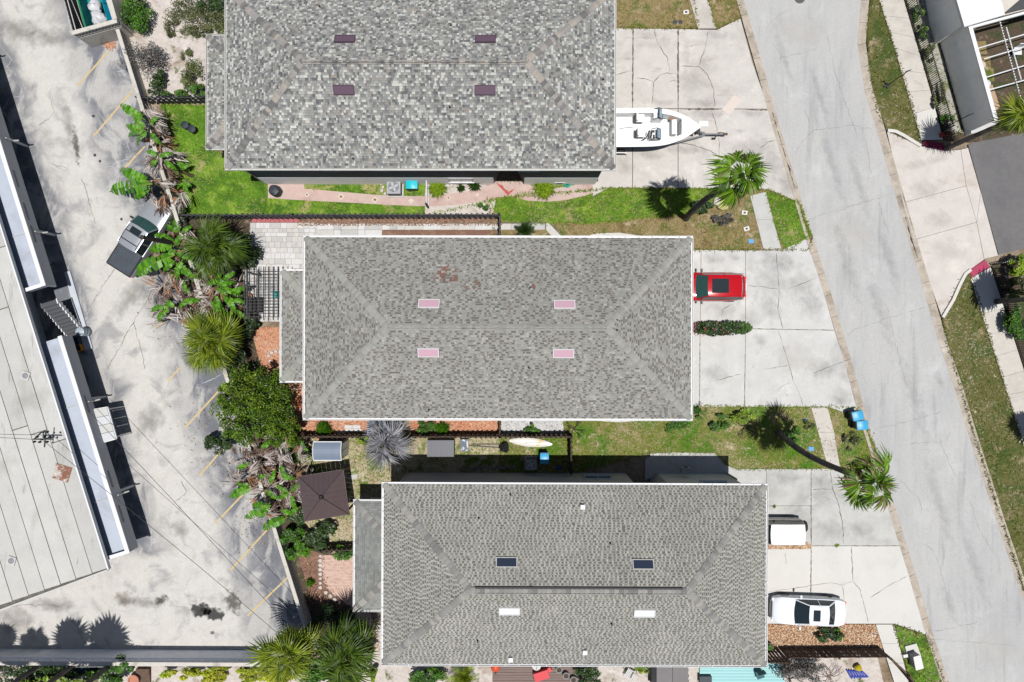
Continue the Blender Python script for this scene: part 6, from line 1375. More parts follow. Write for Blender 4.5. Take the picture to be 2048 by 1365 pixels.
bush('green undergrowth beside the wall near the pickup', 375, 545, .8, 34, 34, .6, 900, .09, 'bush', 145, clumps=14)
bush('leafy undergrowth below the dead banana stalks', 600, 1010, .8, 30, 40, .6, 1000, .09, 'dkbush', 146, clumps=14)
bush('bright undergrowth between tree and banana clump', 590, 905, .9, 40, 20, .6, 1000, .08, 'bush', 147, clumps=14)
bush('tangled dark growth left of the lot corner palms', 640, 1345, 1.2, 50, 26, .8, 1500, .09, 'bush', 148, clumps=20)
bush('yellow green growth under the left corner palm', 555, 1352, .9, 34, 20, .6, 900, .10, 'yellow', 149, clumps=12)
bush('dark growth between the corner palms and the brick patio', 665, 1235, .7, 36, 26, .5, 900, .08, 'dkbush', 150, clumps=14)
bush('green growth beside the right corner palm', 735, 1310, .9, 18, 26, .6, 600, .08, 'bush', 151, clumps=10)
bush('green plants at the foot of the cold frame', 205, 1356, .8, 44, 18, .5, 1000, .09, 'bush', 152, clumps=14)
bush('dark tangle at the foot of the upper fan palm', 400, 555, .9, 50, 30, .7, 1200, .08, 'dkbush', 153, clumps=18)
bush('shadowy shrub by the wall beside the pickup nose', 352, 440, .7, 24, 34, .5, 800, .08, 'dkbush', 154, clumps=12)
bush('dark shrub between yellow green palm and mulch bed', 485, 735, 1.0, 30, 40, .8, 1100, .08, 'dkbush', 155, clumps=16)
bush('low branch of dark shrub spilling onto the bays below the tree', 440, 885, 1.2, 34, 28, .7, 1400, .07, 'dkbush', 42, clumps=16)
bush('big bright green bush by the dumpster wall', 270, 28, .9, 38, 38, .8, 2600, .06, 'bush', 43, clumps=26)
bush('grey leafless looking shrub against the wall near the dumpster', 285, 118, 1.0, 46, 40, .8, 1300, .05, 'grey', 44, clumps=22)
bush('green shrub below the grey shrub by the wall', 315, 165, .6, 30, 26, .5, 900, .06, 'dkbush', 45, clumps=14)
bush('leafy green shrub beside the dark fence end', 350, 186, .5, 30, 14, .4, 800, .06, 'bush', 46, clumps=10)
bush('olive shrub against the porch of the top house', 385, 150, .6, 26, 36, .5, 800, .06, 'olive', 47, clumps=14)
bush('bushy green shrub left of the top house roof', 395, 183, .5, 18, 16, .4, 500, .06, 'bush', 48, clumps=8)
bush('straggly olive scrub along the top edge left of the house', 395, 20, .4, 70, 34, .35, 1300, .06, 'olive', 49, clumps=26)
bush('dark green scrub at the top edge beside the house roof', 425, 8, .5, 30, 26, .45, 1100, .06, 'dkbush', 156, clumps=14)
bush('mixed low scrub on the sand above the porch', 400, 62, .3, 40, 16, .25, 700, .05, 'olive', 157, clumps=14)
bush('small green scrub patch on the sand', 345, 60, .25, 26, 22, .2, 420, .05, 'olive', 50, clumps=12)
bush('green scrub beside the porch wall on the sand', 432, 60, .4, 22, 40, .35, 600, .06, 'olive', 51, clumps=10)
bush('scrub tuft in the middle of the sand', 372, 105, .2, 14, 20, .2, 240, .05, 'olive', 52, clumps=7)
bush('dark leafy shrub between the fan palms and pergola', 505, 655, 1.0, 20, 26, .7, 800, .08, 'dkbush', 53, clumps=12)
bush('broad leaved green shrub under the gazebo edge', 590, 1085, .9, 40, 30, .6, 900, .12, 'bush', 54, clumps=16)
bush('palm like dark shrub right of the gazebo shrub', 640, 1075, 1.0, 32, 32, .6, 700, .12, 'dkbush', 55, clumps=14)
bush('bright vine spilling over the brick patio', 690, 1100, .7, 28, 22, .4, 900, .06, 'bush', 56, clumps=14)
bush('bright small bush in front of the silver palm', 722, 880, .5, 14, 12, .4, 420, .06, 'fount', 57, clumps=8)
bush('round dark green bush in the orange mulch beside the fence', 856, 856, .5, 26, 18, .4, 900, .05, 'bush', 58, clumps=14)
bush('small green bush on the white gravel', 1062, 860, .4, 18, 12, .3, 420, .06, 'bush', 59, clumps=8)
bush('low green ground bush under the house corner', 1350, 842, .3, 36, 26, .25, 900, .06, 'bush', 60, clumps=16)
bush('green shrub in the dry lawn beside the house corner', 1395, 826, .4, 18, 14, .3, 380, .06, 'bush', 61, clumps=8)
bush('oval green shrub in the dry front lawn', 1440, 848, .4, 22, 20, .3, 800, .05, 'bush', 62, clumps=12)
bush('bright green shrub next to the palm shadow', 1490, 832, .5, 28, 18, .4, 900, .06, 'fount', 63, clumps=14)
bush('small shrub at the foot of the leaning palm', 1588, 870, .4, 20, 16, .3, 500, .06, 'bush', 64, clumps=9)
bush('low shrub beside the narrow walk near the palm', 1620, 850, .3, 14, 12, .2, 260, .05, 'olive', 65, clumps=6)
bush('brown dry shrub by the recycling bins', 1700, 885, .3, 22, 22, .25, 500, .05, 'olive', 66, clumps=9)
bush('spiky shrub at the foot of the tall palm by the boat', 1402, 418, .5, 26, 18, .4, 800, .09, 'dkbush', 67, clumps=12)
bush('grey dry brush beside the yellow rock', 1446, 436, .3, 22, 14, .3, 700, .05, 'grey', 68, clumps=10)
bush('small shrub in the bed by the garden path', 970, 412, .4, 12, 12, .3, 300, .06, 'bush', 69, clumps=6)
bush('dark shrub on the tan gravel beside the bin', 1655, 1273, .5, 32, 15, .4, 900, .07, 'dkbush', 70, clumps=12)
bush('green cycad like shrub on the tan gravel', 1682, 1272, .5, 13, 14, .4, 420, .08, 'bush', 71, clumps=6)
bush('yellow green shrub behind the lot wall', 360, 1348, .7, 40, 16, .5, 1000, .09, 'yellow', 72, clumps=10)
bush('yellow leaved plant behind the lot wall, second along', 432, 1350, .7, 42, 18, .5, 1100, .10, 'yellow', 73, clumps=12)
bush('yellow leaved plant behind the lot wall near the palms', 505, 1350, .7, 44, 18, .5, 1100, .10, 'yellow', 74, clumps=12)
bush('green climber topping the lot wall', 250, 1330, 1.5, 26, 22, .6, 900, .08, 'bush', 75, clumps=14)
bush('dark foliage mass behind the left end of the lot wall', 60, 1352, .9, 100, 22, .6, 1800, .09, 'dkbush', 76, clumps=30)
bush('spiky bright foliage at the bottom left edge', 110, 1372, 1.6, 90, 18, .4, 900, .12, 'fount', 77, clumps=24)
bush('green bush under the bottom house eave', 850, 1352, .8, 42, 22, .6, 1600, .07, 'bush', 78, clumps=22)
bush('bright bush by the bottom left house corner', 745, 1348, .7, 14, 16, .5, 500, .07, 'fount', 79, clumps=8)
bush('dark green plants on the deck below the house', 1175, 1350, .6, 36, 18, .5, 900, .07, 'dkbush', 80, clumps=14)
bush('bright fern tuft beside the grey garden shed', 1288, 1338, 1.0, 16, 10, .4, 400, .07, 'fount', 81, clumps=7)
bush('dark bare brush mass in the lower yard', 1600, 1345, .9, 55, 22, .7, 1300, .06, 'grey', 82, clumps=24)
bush('clipped hedge behind the lower right fence', 2036, 640, .9, 22, 50, .7, 1600, .07, 'bush', 83, 'hedge', 'hedge', 26)
bush('bright bush at the side street corner', 2040, 530, 1.0, 24, 22, .7, 1000, .07, 'fount', 84, clumps=14)
bush('brown dry bush behind the fence at the right edge', 2032, 578, 1.2, 22, 26, .7, 800, .09, 'olive', 85, clumps=12)
for i, (x, y, rx, ry) in enumerate(((1833, 22, 12, 20), (1848, 62, 12, 18), (1862, 105, 12, 20), (1878, 190, 12, 30), (1893, 235, 14, 16))):
    bush(('topmost', 'second', 'third', 'fourth', 'lowest')[i] + ' green shrub between the iron fence and the courtyard wall', x, y, .4, rx, ry, .35, 420, .06, 'olive' if i in (2, 3) else 'bush', 90 + i, clumps=8, group='shrubs behind the iron fence')
# flowering divider hedge
hd_ = bush('long narrow hedge with red flowers between the two driveway halves', 1443, 657, .7, 58, 16, .5, 2400, .075, 'dkbush', 96, 'hedge', 'hedge', 34)
r_ = random.Random(97); q = MB(); c0 = P(1443, 657, .7)
for k in range(30):
    c = P(1388 + r_.random() ** 2 * 70, 648 + r_.uniform(-5, 26), 1.15); col = mixc(A(190, 60, 90), A(226, 120, 110), r_.random()); q.box((c.x - c0.x, c.y - c0.y, c.z - r_.uniform(0, .2)), (.07, .05, .02), r_.uniform(0, 3), col)
q.build('flowers', m_tint, hd_, kind='stuff')
leaves(q2 := MB(), random.Random(98), (P(1482, 655, .7) - Vector((c0.x, c0.y, 0))), (.75, .42, .4), 700, .07, 'bush'); q2.build('foliage', m_leaf, hd_)
# fountain grasses, sago, palms made of arching blades
def tuft(label, px, py, rpx, n, pal, seed, h=.5, w=.02, cat='grass clump', name='ornamental_grass', group=None):
    r_ = random.Random(seed); b = P(px, py); rad = rpx / 30; t = thing(name, b, label, cat, group); q = MB()
    for i in range(n):
        a = r_.uniform(0, 6.28); l = rad * r_.uniform(.45, 1.05); x, y = math.cos(a), math.sin(a); c = rc(pal, r_, 1.1); s_ = Vector((-y, x, 0)) * w; b0 = Vector((r_.gauss(0, .08) * rad * 2, r_.gauss(0, .08) * rad * 2, 0)); hh = h * r_.uniform(.5, 1.1)
        p = [b0, b0 + Vector((x * l * .35, y * l * .35, hh * .8)), b0 + Vector((x * l * .75, y * l * .75, hh)), b0 + Vector((x * l, y * l, hh * .55))]
        for k in range(3):
            w0, w1 = (1, 1, .7)[k], (1, .7, .1)[k]; q.add([p[k] - s_ * w0, p[k] + s_ * w0, p[k + 1] + s_ * w1, p[k + 1] - s_ * w1], [(0, 1, 2, 3)], c)
    q.build('blades', m_blade, t)
tuft('fountain grass clump just right of the white gate', 876, 380, 19, 420, 'fount', 101)
tuft('round fountain grass clump beside the pink path', 1087, 379, 22, 520, 'fount', 102)
tuft('round spiky green clump in the orange mulch left part', 651, 857, 17, 420, 'bush', 103, .7)
tuft('spiky clump beside the round bush in the mulch', 886, 856, 15, 300, 'bush', 104, .6)
tuft('dark spiky plant in the bed left of the red painted patch', 950, 372, 14, 160, 'dkbush', 105, .5, .03)
tuft('small agave like plant in the gravelly bed', 922, 378, 9, 90, 'dkbush', 106, .4, .03)
tuft('small grassy tuft at the driveway edge by the off road car', 1548, 1013, 4, 60, 'fount', 107, .15, .012)
tuft('weedy tuft along the driveway joint', 1673, 1091, 5, 50, 'fount', 108, .1, .012)
tuft('dark strappy plant in the mulch behind the lot wall', 622, 1163, 10, 90, 'bush', 109, .4, .03)
def pinnate(seed, pal, n=22):
    r_ = random.Random(seed); mb = MB()
    def mid(t): return Vector((t, 0, .35 * math.sin(t * 2.4) - .25 * t * t))
    mb.tube([mid(k / 5) for k in range(6)], [.018, .015, .012, .01, .006, .003], 4, rc(pal, r_))
    for i in range(n):
        t = .12 + .86 * i / n; l = .22 * math.sin(math.pi * min(.12 + t * .85, 1)) ** .7; p = mid(t)
        for s_ in (1, -1):
            e = p + Vector((l * .6, s_ * l, -.04 + r_.uniform(-.03, .03))); c = rc(pal, r_, 1.2); w = Vector((.02, 0, 0)); mb.add([p - w, p + w, e + w * .2, e - w * .2], [(0, 1, 2, 3)], c)
    return mb.mesh('frond', m_leaf)
PIN = {k: [pinnate(i + 5, k) for i in range(3)] for k in ('dkbush', 'bush', 'yellow', 'bright')}
def sago(label, px, py, z, rad, n, pal, seed, cat='cycad', name='sago_palm'):
    r_ = random.Random(seed); c = P(px, py, z); t = thing(name, (c.x, c.y, 0), label, cat)
    trunk(MB(), (0, 0, -.05), (0, 0, z), .14, .12, 0, 4).build('trunk', m_bark, t)
    for i in range(n):
        az = i * 2.39996; el = R(r_.uniform(0, 60) if i > 5 else r_.uniform(50, 80)); inst('frond', r_.choice(PIN[pal]), t, Matrix.Translation((0, 0, z)) @ Matrix.Rotation(az, 4, 'Z') @ Matrix.Rotation(-el, 4, 'Y') @ Matrix.Scale(rad * r_.uniform(.85, 1.1), 4))
sago('dark green sago palm beside the middle house path', 1050, 462, .35, .75, 34, 'dkbush', 111)
sago('yellowing feather palm under the bottom house eave', 930, 1352, 1.2, 1.35, 26, 'bright', 112, 'palm tree', 'feather_palm')
sago('feather palm at the top edge beside the dumpster bush', 470, 1352, 1.0, .8, 16, 'yellow', 113, 'palm tree', 'feather_palm') if False else None
# bare branching shrubs
def bare(label, px, py, rpx, seed, n=9, mat=None, h=.5):
    r_ = random.Random(seed); b = P(px, py); t = thing('bare_shrub', b, label, 'shrub'); q = MB()
    def grow(p, d, l, r0, dep):
        e = p + d * l; e.z = max(e.z, .04); m_ = (p + e) / 2 + Vector((r_.uniform(-1, 1), r_.uniform(-1, 1), 0)) * l * .15; q.tube([p, m_, e], [r0, r0 * .85, r0 * .7], 5)
        if dep > 0:
            for _ in range(r_.choice((2, 2, 3))):
                dd = (d + Vector((r_.uniform(-.8, .8), r_.uniform(-.8, .8), r_.uniform(-.15, .3)))).normalized(); grow(e, dd, l * r_.uniform(.55, .8), r0 * .65, dep - 1)
    for i in range(n):
        a = 6.28 * i / n + r_.uniform(-.3, .3); grow(Vector((0, 0, 0)), Vector((math.cos(a), math.sin(a), h)).normalized(), rpx / 30 * .42, .028, 3)
    q.build('branches', mat or m_twig, t)
bare('bare dark branching shrub at the corner of the dry lawn', 1148, 858, 24, 121, 6)
bare('bare twisted shrub beside the oval green shrub', 1490, 852, 30, 122, 6)
bare('bare twigs under the middle house corner', 1395, 822, 20, 123, 4)
bare('bare pale brush in the lower right yard', 1660, 1352, 34, 124, 8, M('pale_twig', A(150, 132, 122)))
bare('bare dark brush over the turquoise deck edge', 1580, 1358, 30, 125, 7)
# ---- lawn blades
PALS = dict(lush=[(.52, (A(70, 118, 10), A(138, 178, 40))), (.38, (A(122, 152, 40), A(188, 202, 92))), (.14, (A(176, 162, 104), A(214, 200, 150)))],
            mixed=[(.56, (A(74, 116, 16), A(136, 166, 44))), (.30, (A(150, 136, 84), A(206, 190, 146))), (.22, (A(190, 172, 136), A(226, 214, 186)))],
            dry=[(.30, (A(80, 104, 26), A(132, 144, 54))), (.45, (A(140, 116, 68), A(192, 168, 120))), (.25, (A(180, 158, 120), A(216, 200, 166)))],
            verge=[(.50, (A(58, 78, 20), A(110, 118, 46))), (.32, (A(124, 108, 66), A(172, 154, 112))), (.18, (A(176, 160, 128), A(220, 206, 178)))])
def patchy(x, y): return math.sin(x * .9 + 1.3 * math.sin(y * .7)) + math.sin(y * 1.1 + 1.7 * math.sin(x * .6 + 2)) + .5 * math.sin(2.7 * x + 1.9 * y)
HARD = [PP(q) for q in ([(1185, 57), (1433, 60), (1481, 37), (1594, 404), (1537, 380), (1185, 379)], [(1360, 500), (1563, 501), (1612, 478), (1715, 820), (1690, 826), (1655, 814), (1360, 814)], [(1500, 938), (1751, 936), (1852, 1270), (1788, 1248), (1500, 1248)],
        path_px_n[1:] + path_px_s[:-1] + [(536, 362)], [(500, 392), (1532, 384), (1563, 500), (1527, 500)] if False else [(1500, 392), (1532, 384), (1563, 500), (1527, 500)], [(1622, 815), (1655, 815), (1680, 935), (1656, 937)], [(633, 446), (1095, 444), (1128, 479), (634, 479)], [(590, 830), (1150, 830), (1125, 870), (590, 870)], [(850, 362), (1000, 362), (985, 432), (850, 432)],
        [(1290, 918), (1310, 909), (1345, 905), (1385, 906), (1412, 914), (1440, 938), (1290, 960)])]
r_ = random.Random(77); gm = MB()
for poly, z, (kind, dens) in LAWNS:
    x0, x1, y0, y1 = bounds(poly); x0, x1, y0, y1 = max(x0, -36), min(x1, 36), max(y0, -25), min(y1, 25)
    n = int(max(0, x1 - x0) * max(0, y1 - y0) * dens * 1.25)
    for _ in range(n):
        x, y = r_.uniform(x0, x1), r_.uniform(y0, y1)
        if not inpoly((x, y), poly): continue
        if any(inpoly((x, y), h_) for h_ in HARD): continue
        pt = patchy(x, y) * .28; t = r_.random() + pt * (.55 if kind == 'lush' else .9); acc = 0; cc = PALS[kind][-1][1]
        for w_, c_ in PALS[kind]:
            acc += w_
            if t < acc: cc = c_; break
        c = mixc(cc[0], cc[1], r_.random()); a = r_.uniform(0, 6.28); l = r_.uniform(.07, .2); w = r_.uniform(.016, .04); dx, dy = math.cos(a), math.sin(a); hz = r_.uniform(.015, .06)
        gm.add([(x - dy * w, y + dx * w, z), (x + dy * w, y - dx * w, z), (x + dx * l, y + dy * l, z + hz)], [(0, 1, 2)], c)
def fringe(poly, kind, step):
    n = len(poly)
    for i in range(n):
        a, b = Vector(poly[i]), Vector(poly[(i + 1) % n]); l = (b - a).length
        if l < .3: continue
        d = (b - a) / l; nr = Vector((-d.y, d.x))
        for k in range(int(l / step)):
            p = a + d * (l * r_.random()) + nr * r_.gauss(0, .05)
            if abs(p.x) > 36 or abs(p.y) > 25: continue
            cc = PALS[kind][0 if r_.random() < .7 else 1][1]; c = mixc(cc[0], cc[1], r_.random()); an = r_.uniform(0, 6.28); ll = r_.uniform(.07, .2); w = r_.uniform(.015, .035); dx, dy = math.cos(an), math.sin(an)
            gm.add([(p.x - dy * w, p.y + dx * w, .028), (p.x + dy * w, p.y - dx * w, .028), (p.x + dx * ll, p.y + dy * ll, .05)], [(0, 1, 2)], c)
for poly, z, (kind, dens) in LAWNS: fringe(poly, kind, .035)
gm.build('grass', m_blade, kind='stuff', label='short grass blades scattered over the lawns and verges', cat='grass')

# fallen leaves along the wall, beds and lawns
lm = MB(); r_ = random.Random(55)
for px, py, sx, sy, n in ((330, 420, 18, 60, 160), (380, 640, 40, 30, 160), (430, 850, 40, 40, 140), (480, 930, 30, 30, 160), (520, 1050, 24, 30, 120), (300, 300, 16, 40, 90), (540, 720, 26, 60, 140), (640, 850, 50, 10, 90), (900, 858, 60, 8, 90), (1250, 880, 120, 26, 220), (1560, 880, 60, 26, 160), (620, 1170, 20, 30, 120), (1690, 880, 30, 24, 60), (1420, 430, 40, 20, 140), (760, 930, 40, 30, 120), (700, 1060, 20, 20, 80)):
    for _ in range(n):
        c = P(px + r_.gauss(0, sx), py + r_.gauss(0, sy)); col = mixc(A(104, 78, 52), A(206, 178, 142), r_.random()); lm.box((c.x, c.y, .03 + r_.uniform(0, .015)), (r_.uniform(.05, .14), r_.uniform(.02, .05), .008), r_.uniform(0, 3), col)
lm.build('fallen_leaves', m_tint, kind='stuff', label='fallen brown leaves scattered over beds, lawns and lot edge', cat='leaf litter')
# ------------------------------------------------------------------ fences
m_fblack = M('fence_black', A(62, 62, 68), rough=.6, var=[(6, .15)]); m_fwood = M('fence_dark_wood', A(84, 70, 60), rough=.85, var=[(6, .25, (1, 1, .3))]); m_fbrown = M('fence_brown_wood', A(110, 88, 74), rough=.85, var=[(5, .2, (1, 1, .3))])
m_iron = M('iron_black', (.02, .02, .022), rough=.5)
def board_fence(label, px, h, step, bw, mat, double=True, group=None, name='board_fence', thick=.022, raked=0):
    """board on board fence along a ground polyline; every board is a part"""
    pts = [P(*q) for q in px]; b = pts[len(pts) // 2].copy(); t = thing(name, (b.x, b.y, 0), label, 'fence', group); r_ = random.Random(len(px) * 7 + int(px[0][0]))
    cache = []
    for k in range(4):
        q = MB(); hh = h * r_.uniform(.985, 1.01); q.prism([(-bw / 2, -thick / 2), (bw / 2, -thick / 2), (bw / 2, thick / 2), (-bw / 2, thick / 2)], .04, hh); cache.append(q.mesh('board', mat))
    cnt = 0; extra = MB()
    for i in range(len(pts) - 1):
        a, e = pts[i].xy, pts[i + 1].xy; l = (e - a).length; d = (e - a) / l; n_ = Vector((-d.y, d.x)); ang = math.atan2(d.y, d.x); n = int(l / step)
        for k in range(n):
            p = a + d * ((k + .5) * l / n) + n_ * ((.055 if k % 2 else -.055) if double else .05)
            inst('board', cache[k % 4], t, loc=(p.x - b.x, p.y - b.y, 0), rot=(r_.uniform(-.01, .01), r_.uniform(-.012, .012), ang + raked))
        for z in (.3, h * .55, h - .2): MB().bar((*(a - b.xy), z), (*(e - b.xy), z), .07, .09).build('rail', mat, t)
        m = max(1, int(l / 2.4))
        for k in range(m + 1): p = a + d * (l * k / m); MB().box((p.x - b.x, p.y - b.y, h / 2 + .02), (.1, .1, h + .08), ang).build('post', mat, t)
    return t
board_fence('long black board fence between the top and middle houses', [(380, 438), (600, 437.5), (1000, 437)], 1.5, .17, .12, m_fblack)
board_fence('short black fence section turning to the middle house wall', [(1000, 438), (1000, 478)], 1.5, .17, .12, m_fblack)
board_fence('dark slatted fence beside the sandy yard', [(292, 207), (424, 206)], 1.2, .17, .13, m_fblack)
board_fence('dark wood fence along the orange mulch, left run', [(598, 868), (738, 868)], 1.7, .16, .12, m_fwood)
board_fence('dark wood fence along the mulch and gravel, right run', [(825, 868), (1000, 868), (1140, 868)], 1.7, .16, .12, m_fwood)
board_fence('short dark fence across the side bed at the gravel edge', [(1000, 838), (1000, 866)], 1.5, .16, .12, m_fwood)
board_fence('dark fence closing the side yard near the blue bin', [(1139, 871), (1139, 940)], 1.5, .17, .12, m_fwood)
board_fence('short dark fence above the brick patio', [(652, 1090), (722, 1088)], 1.5, .16, .12, m_fwood)
board_fence('brown board fence along the tan gravel bed', [(1560, 1297), (1755, 1296)], 1.5, .16, .14, m_fbrown, False)
board_fence('brown board fence running diagonally to the bottom edge', [(1757, 1297), (1790, 1328), (1850, 1400)], 1.6, .16, .14, m_fbrown, False)
board_fence('brown board fence by the bottom house corner', [(1508, 1300), (1556, 1300)], 2.0, .2, .16, m_fbrown, False)
board_fence('dark fence left of the bottom house', [(738, 1290), (722, 1330), (712, 1380)], 1.6, .17, .13, m_fwood)
board_fence('dark fence between grey shed and turquoise deck', [(1362, 1300), (1366, 1400)], 1.6, .17, .13, m_fwood)
def iron_fence(label, px, h, step, topm=None, name='iron_fence'):
    pts = [P(*q) for q in px]; b = pts[0]; t = thing(name, (b.x, b.y, 0), label, 'fence'); q = MB().tube([(0, 0, .02), (0, 0, h)], .024, 5); me = q.mesh('picket', m_iron)
    for i in range(len(pts) - 1):
        a, e = pts[i].xy, pts[i + 1].xy; l = (e - a).length; n = int(l / step); d = (e - a) / l
        for k in range(n): p = a + d * (k * l / n); inst('picket', me, t, loc=(p.x - b.x, p.y - b.y, 0))
        for z in (.15, h - .12): MB().bar((*(a - b.xy), z), (*(e - b.xy), z), .04, .045).build('rail', topm or m_iron, t)
        m = int(l / 2.4)
        for k in range(m + 1): p = a + d * (l * k / m); MB().box((p.x - b.x, p.y - b.y, h / 2), (.06, .06, h)).build('post', m_iron, t)
iron_fence('black iron picket fence beside the upper sidewalk', [(1772, -130), (1809, 0), (1886, 262)], 1.2, .125)
iron_fence('black iron picket fence beside the lower sidewalk', [(1985, 538), (2012, 622), (2052, 748), (2095, 880)], 1.2, .125)
iron_fence('white railed fence along the side street corner', [(1984, 530), (2120, 494)], 1.0, .14, m_white, 'rail_fence')
# white garden gate
gt = thing('garden_gate', P(856, 392), 'small white slatted garden gate across the pink path', 'gate'); g0 = P(856, 364); g1 = P(857, 416)
for k in range(9):
    p = g0.lerp(g1, (k + 1.2) / 11); MB().box((p.x, p.y, .62), (.03, .11, 1.1)).build('slat', m_white, gt, world=True)
for z in (.25, 1.0): MB().bar((g0.x + .03, g0.y, z), (g1.x + .03, g1.y, z), .04, .08).build('rail', m_white, gt, world=True)
for p in (g0, g1): MB().box((p.x, p.y, .7), (.11, .11, 1.45)).build('post', m_fblack, gt, world=True)
# ------------------------------------------------------------------ pergola with furniture
pg = thing('pergola', P(530, 590), 'black open slat pergola over white pavers beside the porch', 'pergola'); Z = 2.5
pa, pb = P(490, 541, Z), P(566, 637, Z); 
for k in range(9):
    x = pa.x + (pb.x - pa.x) * k / 8; e0, e1 = (.25 if k > 0 else -.1), .12; MB().box((x, (pa.y + pb.y) / 2 + .05, Z + .04), (.036, abs(pa.y - pb.y) + .35, .1)).build('rafter', m_iron, pg, world=True)
for k in range(15):
    y = pa.y - .1 + (pb.y - pa.y + .2) * k / 14; MB().box(((pa.x + pb.x) / 2, y, Z + .125), (abs(pb.x - pa.x) + .1 - (.35 if k < 3 else 0), .032, .05)).build('slat', m_iron, pg, world=True)
for x in (pa.x + .1, pb.x - .15):
    MB().bar((x, pa.y + .05, Z - .09), (x, pb.y - .05, Z - .09), .08, .14).build('beam', m_iron, pg, world=True)
    for y in (pa.y - .1, pb.y + .1): MB().box((x, y, Z / 2 - .08), (.1, .1, Z - .16)).build('post', m_iron, pg, world=True)
m_tealch = M('teal_plastic', A(20, 160, 150), rough=.4); m_dkwick = M('dark_wicker', A(62, 58, 60), rough=.8, var=[(20, .3)]); m_terra = M('terracotta', A(206, 140, 112), rough=.8, var=[(8, .1)])
c = P(551, 590, .5); ch = thing('patio_chair', (c.x, c.y, 0), 'small teal chair under the pergola', 'chair')
MB().box((c.x, c.y, .42), (.42, .42, .05)).build('seat', m_tealch, ch, world=True); MB().box((c.x, c.y + .2, .65), (.42, .04, .4)).build('backrest', m_tealch, ch, world=True)
for a in (-1, 1):
    for b_ in (-1, 1): MB().box((c.x + a * .18, c.y + b_ * .18, .2), (.04, .04, .4)).build('leg', m_tealch, ch, world=True)
c = P(512, 610, .6); tb = thing('wicker_sofa', (c.x, c.y, 0), 'dark wicker sofa in the left corner of the pergola', 'sofa')
MB().box((c.x, c.y, .22), (.6, 1.0, .42)).build('seat', m_dkwick, tb, world=True); MB().box((c.x - .27, c.y, .6), (.1, 1.0, .4)).build('backrest', m_dkwick, tb, world=True)
for a in (-1, 1): MB().box((c.x + .03, c.y + a * .45, .52), (.5, .1, .2)).build('armrest', m_dkwick, tb, world=True)
c = P(500, 594); MB().lathe([(.16, 0), (.22, .3), (.25, .32), (.25, .38), (.2, .38), (.19, .3), (0, .28)], 14, c).build('flower_pot', m_terra, smooth=True, label='terracotta pot under the pergola edge', cat='pot')
# ------------------------------------------------------------------ gazebo and sheds
m_bronze = M('bronze_roof_metal', A(116, 97, 98), rough=.35, spec=.6, metal=.25, var=[(2, .05)]); m_seamg = M('roof_ridge_metal', A(90, 78, 78), rough=.45, metal=.3)
gz = thing('gazebo', P(652, 990), 'square gazebo with brown hipped metal roof in the side yard', 'gazebo'); ze, za = 2.35, 3.35
co = [P(616, 950, ze), P(686, 940, ze), P(698, 1029, ze), P(609, 1043, ze)]; ap = P(642, 995, za)
co[0] = co[1] + (co[3] - co[2])
for i in range(4):
    a, b_ = co[i], co[(i + 1) % 4]; n = 9
    for k in range(n):
        a0, a1 = a.lerp(b_, k / n), a.lerp(b_, (k + 1) / n)
        # panels run up the slope, meeting the hips
        def up(p, t):
            m_ = (a + b_) / 2; f = 1 - abs(2 * t - 1); d = ap - m_; return p + d * f
        p0, p1, p2, p3 = a0, a1, up(a1, (k + 1) / n), up(a0, k / n)
        q = MB(); nr = (b_ - a).cross(ap - a).normalized(); nr = nr if nr.z > 0 else -nr
        e = (b_ - a).normalized() * .004; vs = [p0 + e, p1 - e, p2 - e, p3 + e]; q.add([v for v in vs] + [v - nr * .02 for v in vs], [(0, 1, 2, 3), (7, 6, 5, 4), (0, 4, 5, 1), (1, 5, 6, 2), (2, 6, 7, 3), (3, 7, 4, 0)])
        q.build('roof_panel', m_bronze, gz, world=True)
    MB().tube([a + Vector((0, 0, .01)), ap + Vector((0, 0, .02))], .025, 5).build('hip_trim', m_seamg, gz, world=True)
    MB().bar(a - Vector((0, 0, .06)), b_ - Vector((0, 0, .06)), .05, .1).build('fascia', m_seamg, gz, world=True)
cen = sum((v for v in co), Vector()) / 4
for v in co: p = v.lerp(cen, .12); MB().box((p.x, p.y, ze / 2), (.1, .1, ze - .02)).build('post', m_iron, gz, world=True)
m_shed = M('shed_roof_bluegrey', A(128, 142, 160), rough=.5, var=[(3, .05)]); m_shedw = M('shed_wall_grey', A(150, 152, 156), rough=.8)
sh = thing('garden_shed', P(657, 900), 'small shed with blue grey curved roof and white trim', 'shed'); z0 = 1.95; a, b_ = P(627, 884, z0), P(683, 921, z0); cx, cy, lx, ly = (a.x + b_.x) / 2, (a.y + b_.y) / 2, b_.x - a.x, a.y - b_.y
q = MB(); q.loft([[(x, cy - ly / 2 + ly * k / 8, z0 + .16 * math.sin(math.pi * k / 8)) for k in range(9)] + [(x, cy + ly / 2, z0 - .03), (x, cy - ly / 2, z0 - .03)] for x in (cx - lx / 2, cx + lx / 2)]); q.build('roof', m_shed, sh, world=True)
q = MB()
for x in (cx - lx / 2, cx + lx / 2): q.tube([(x, cy - ly / 2 + ly * k / 8, z0 + .02 + .16 * math.sin(math.pi * k / 8)) for k in range(9)], .03, 5)
for y in (cy - ly / 2, cy + ly / 2): q.bar((cx - lx / 2, y, z0 + .01), (cx + lx / 2, y, z0 + .01), .05, .05)
q.build('trim', m_white, sh, world=True)
MB().prism([(cx - lx / 2 + .05, cy - ly / 2 + .05), (cx + lx / 2 - .05, cy - ly / 2 + .05), (cx + lx / 2 - .05, cy + ly / 2 - .05), (cx - lx / 2 + .05, cy + ly / 2 - .05)], 0, z0 - .03).build('wall', m_shedw, sh, world=True)
dr = MB()
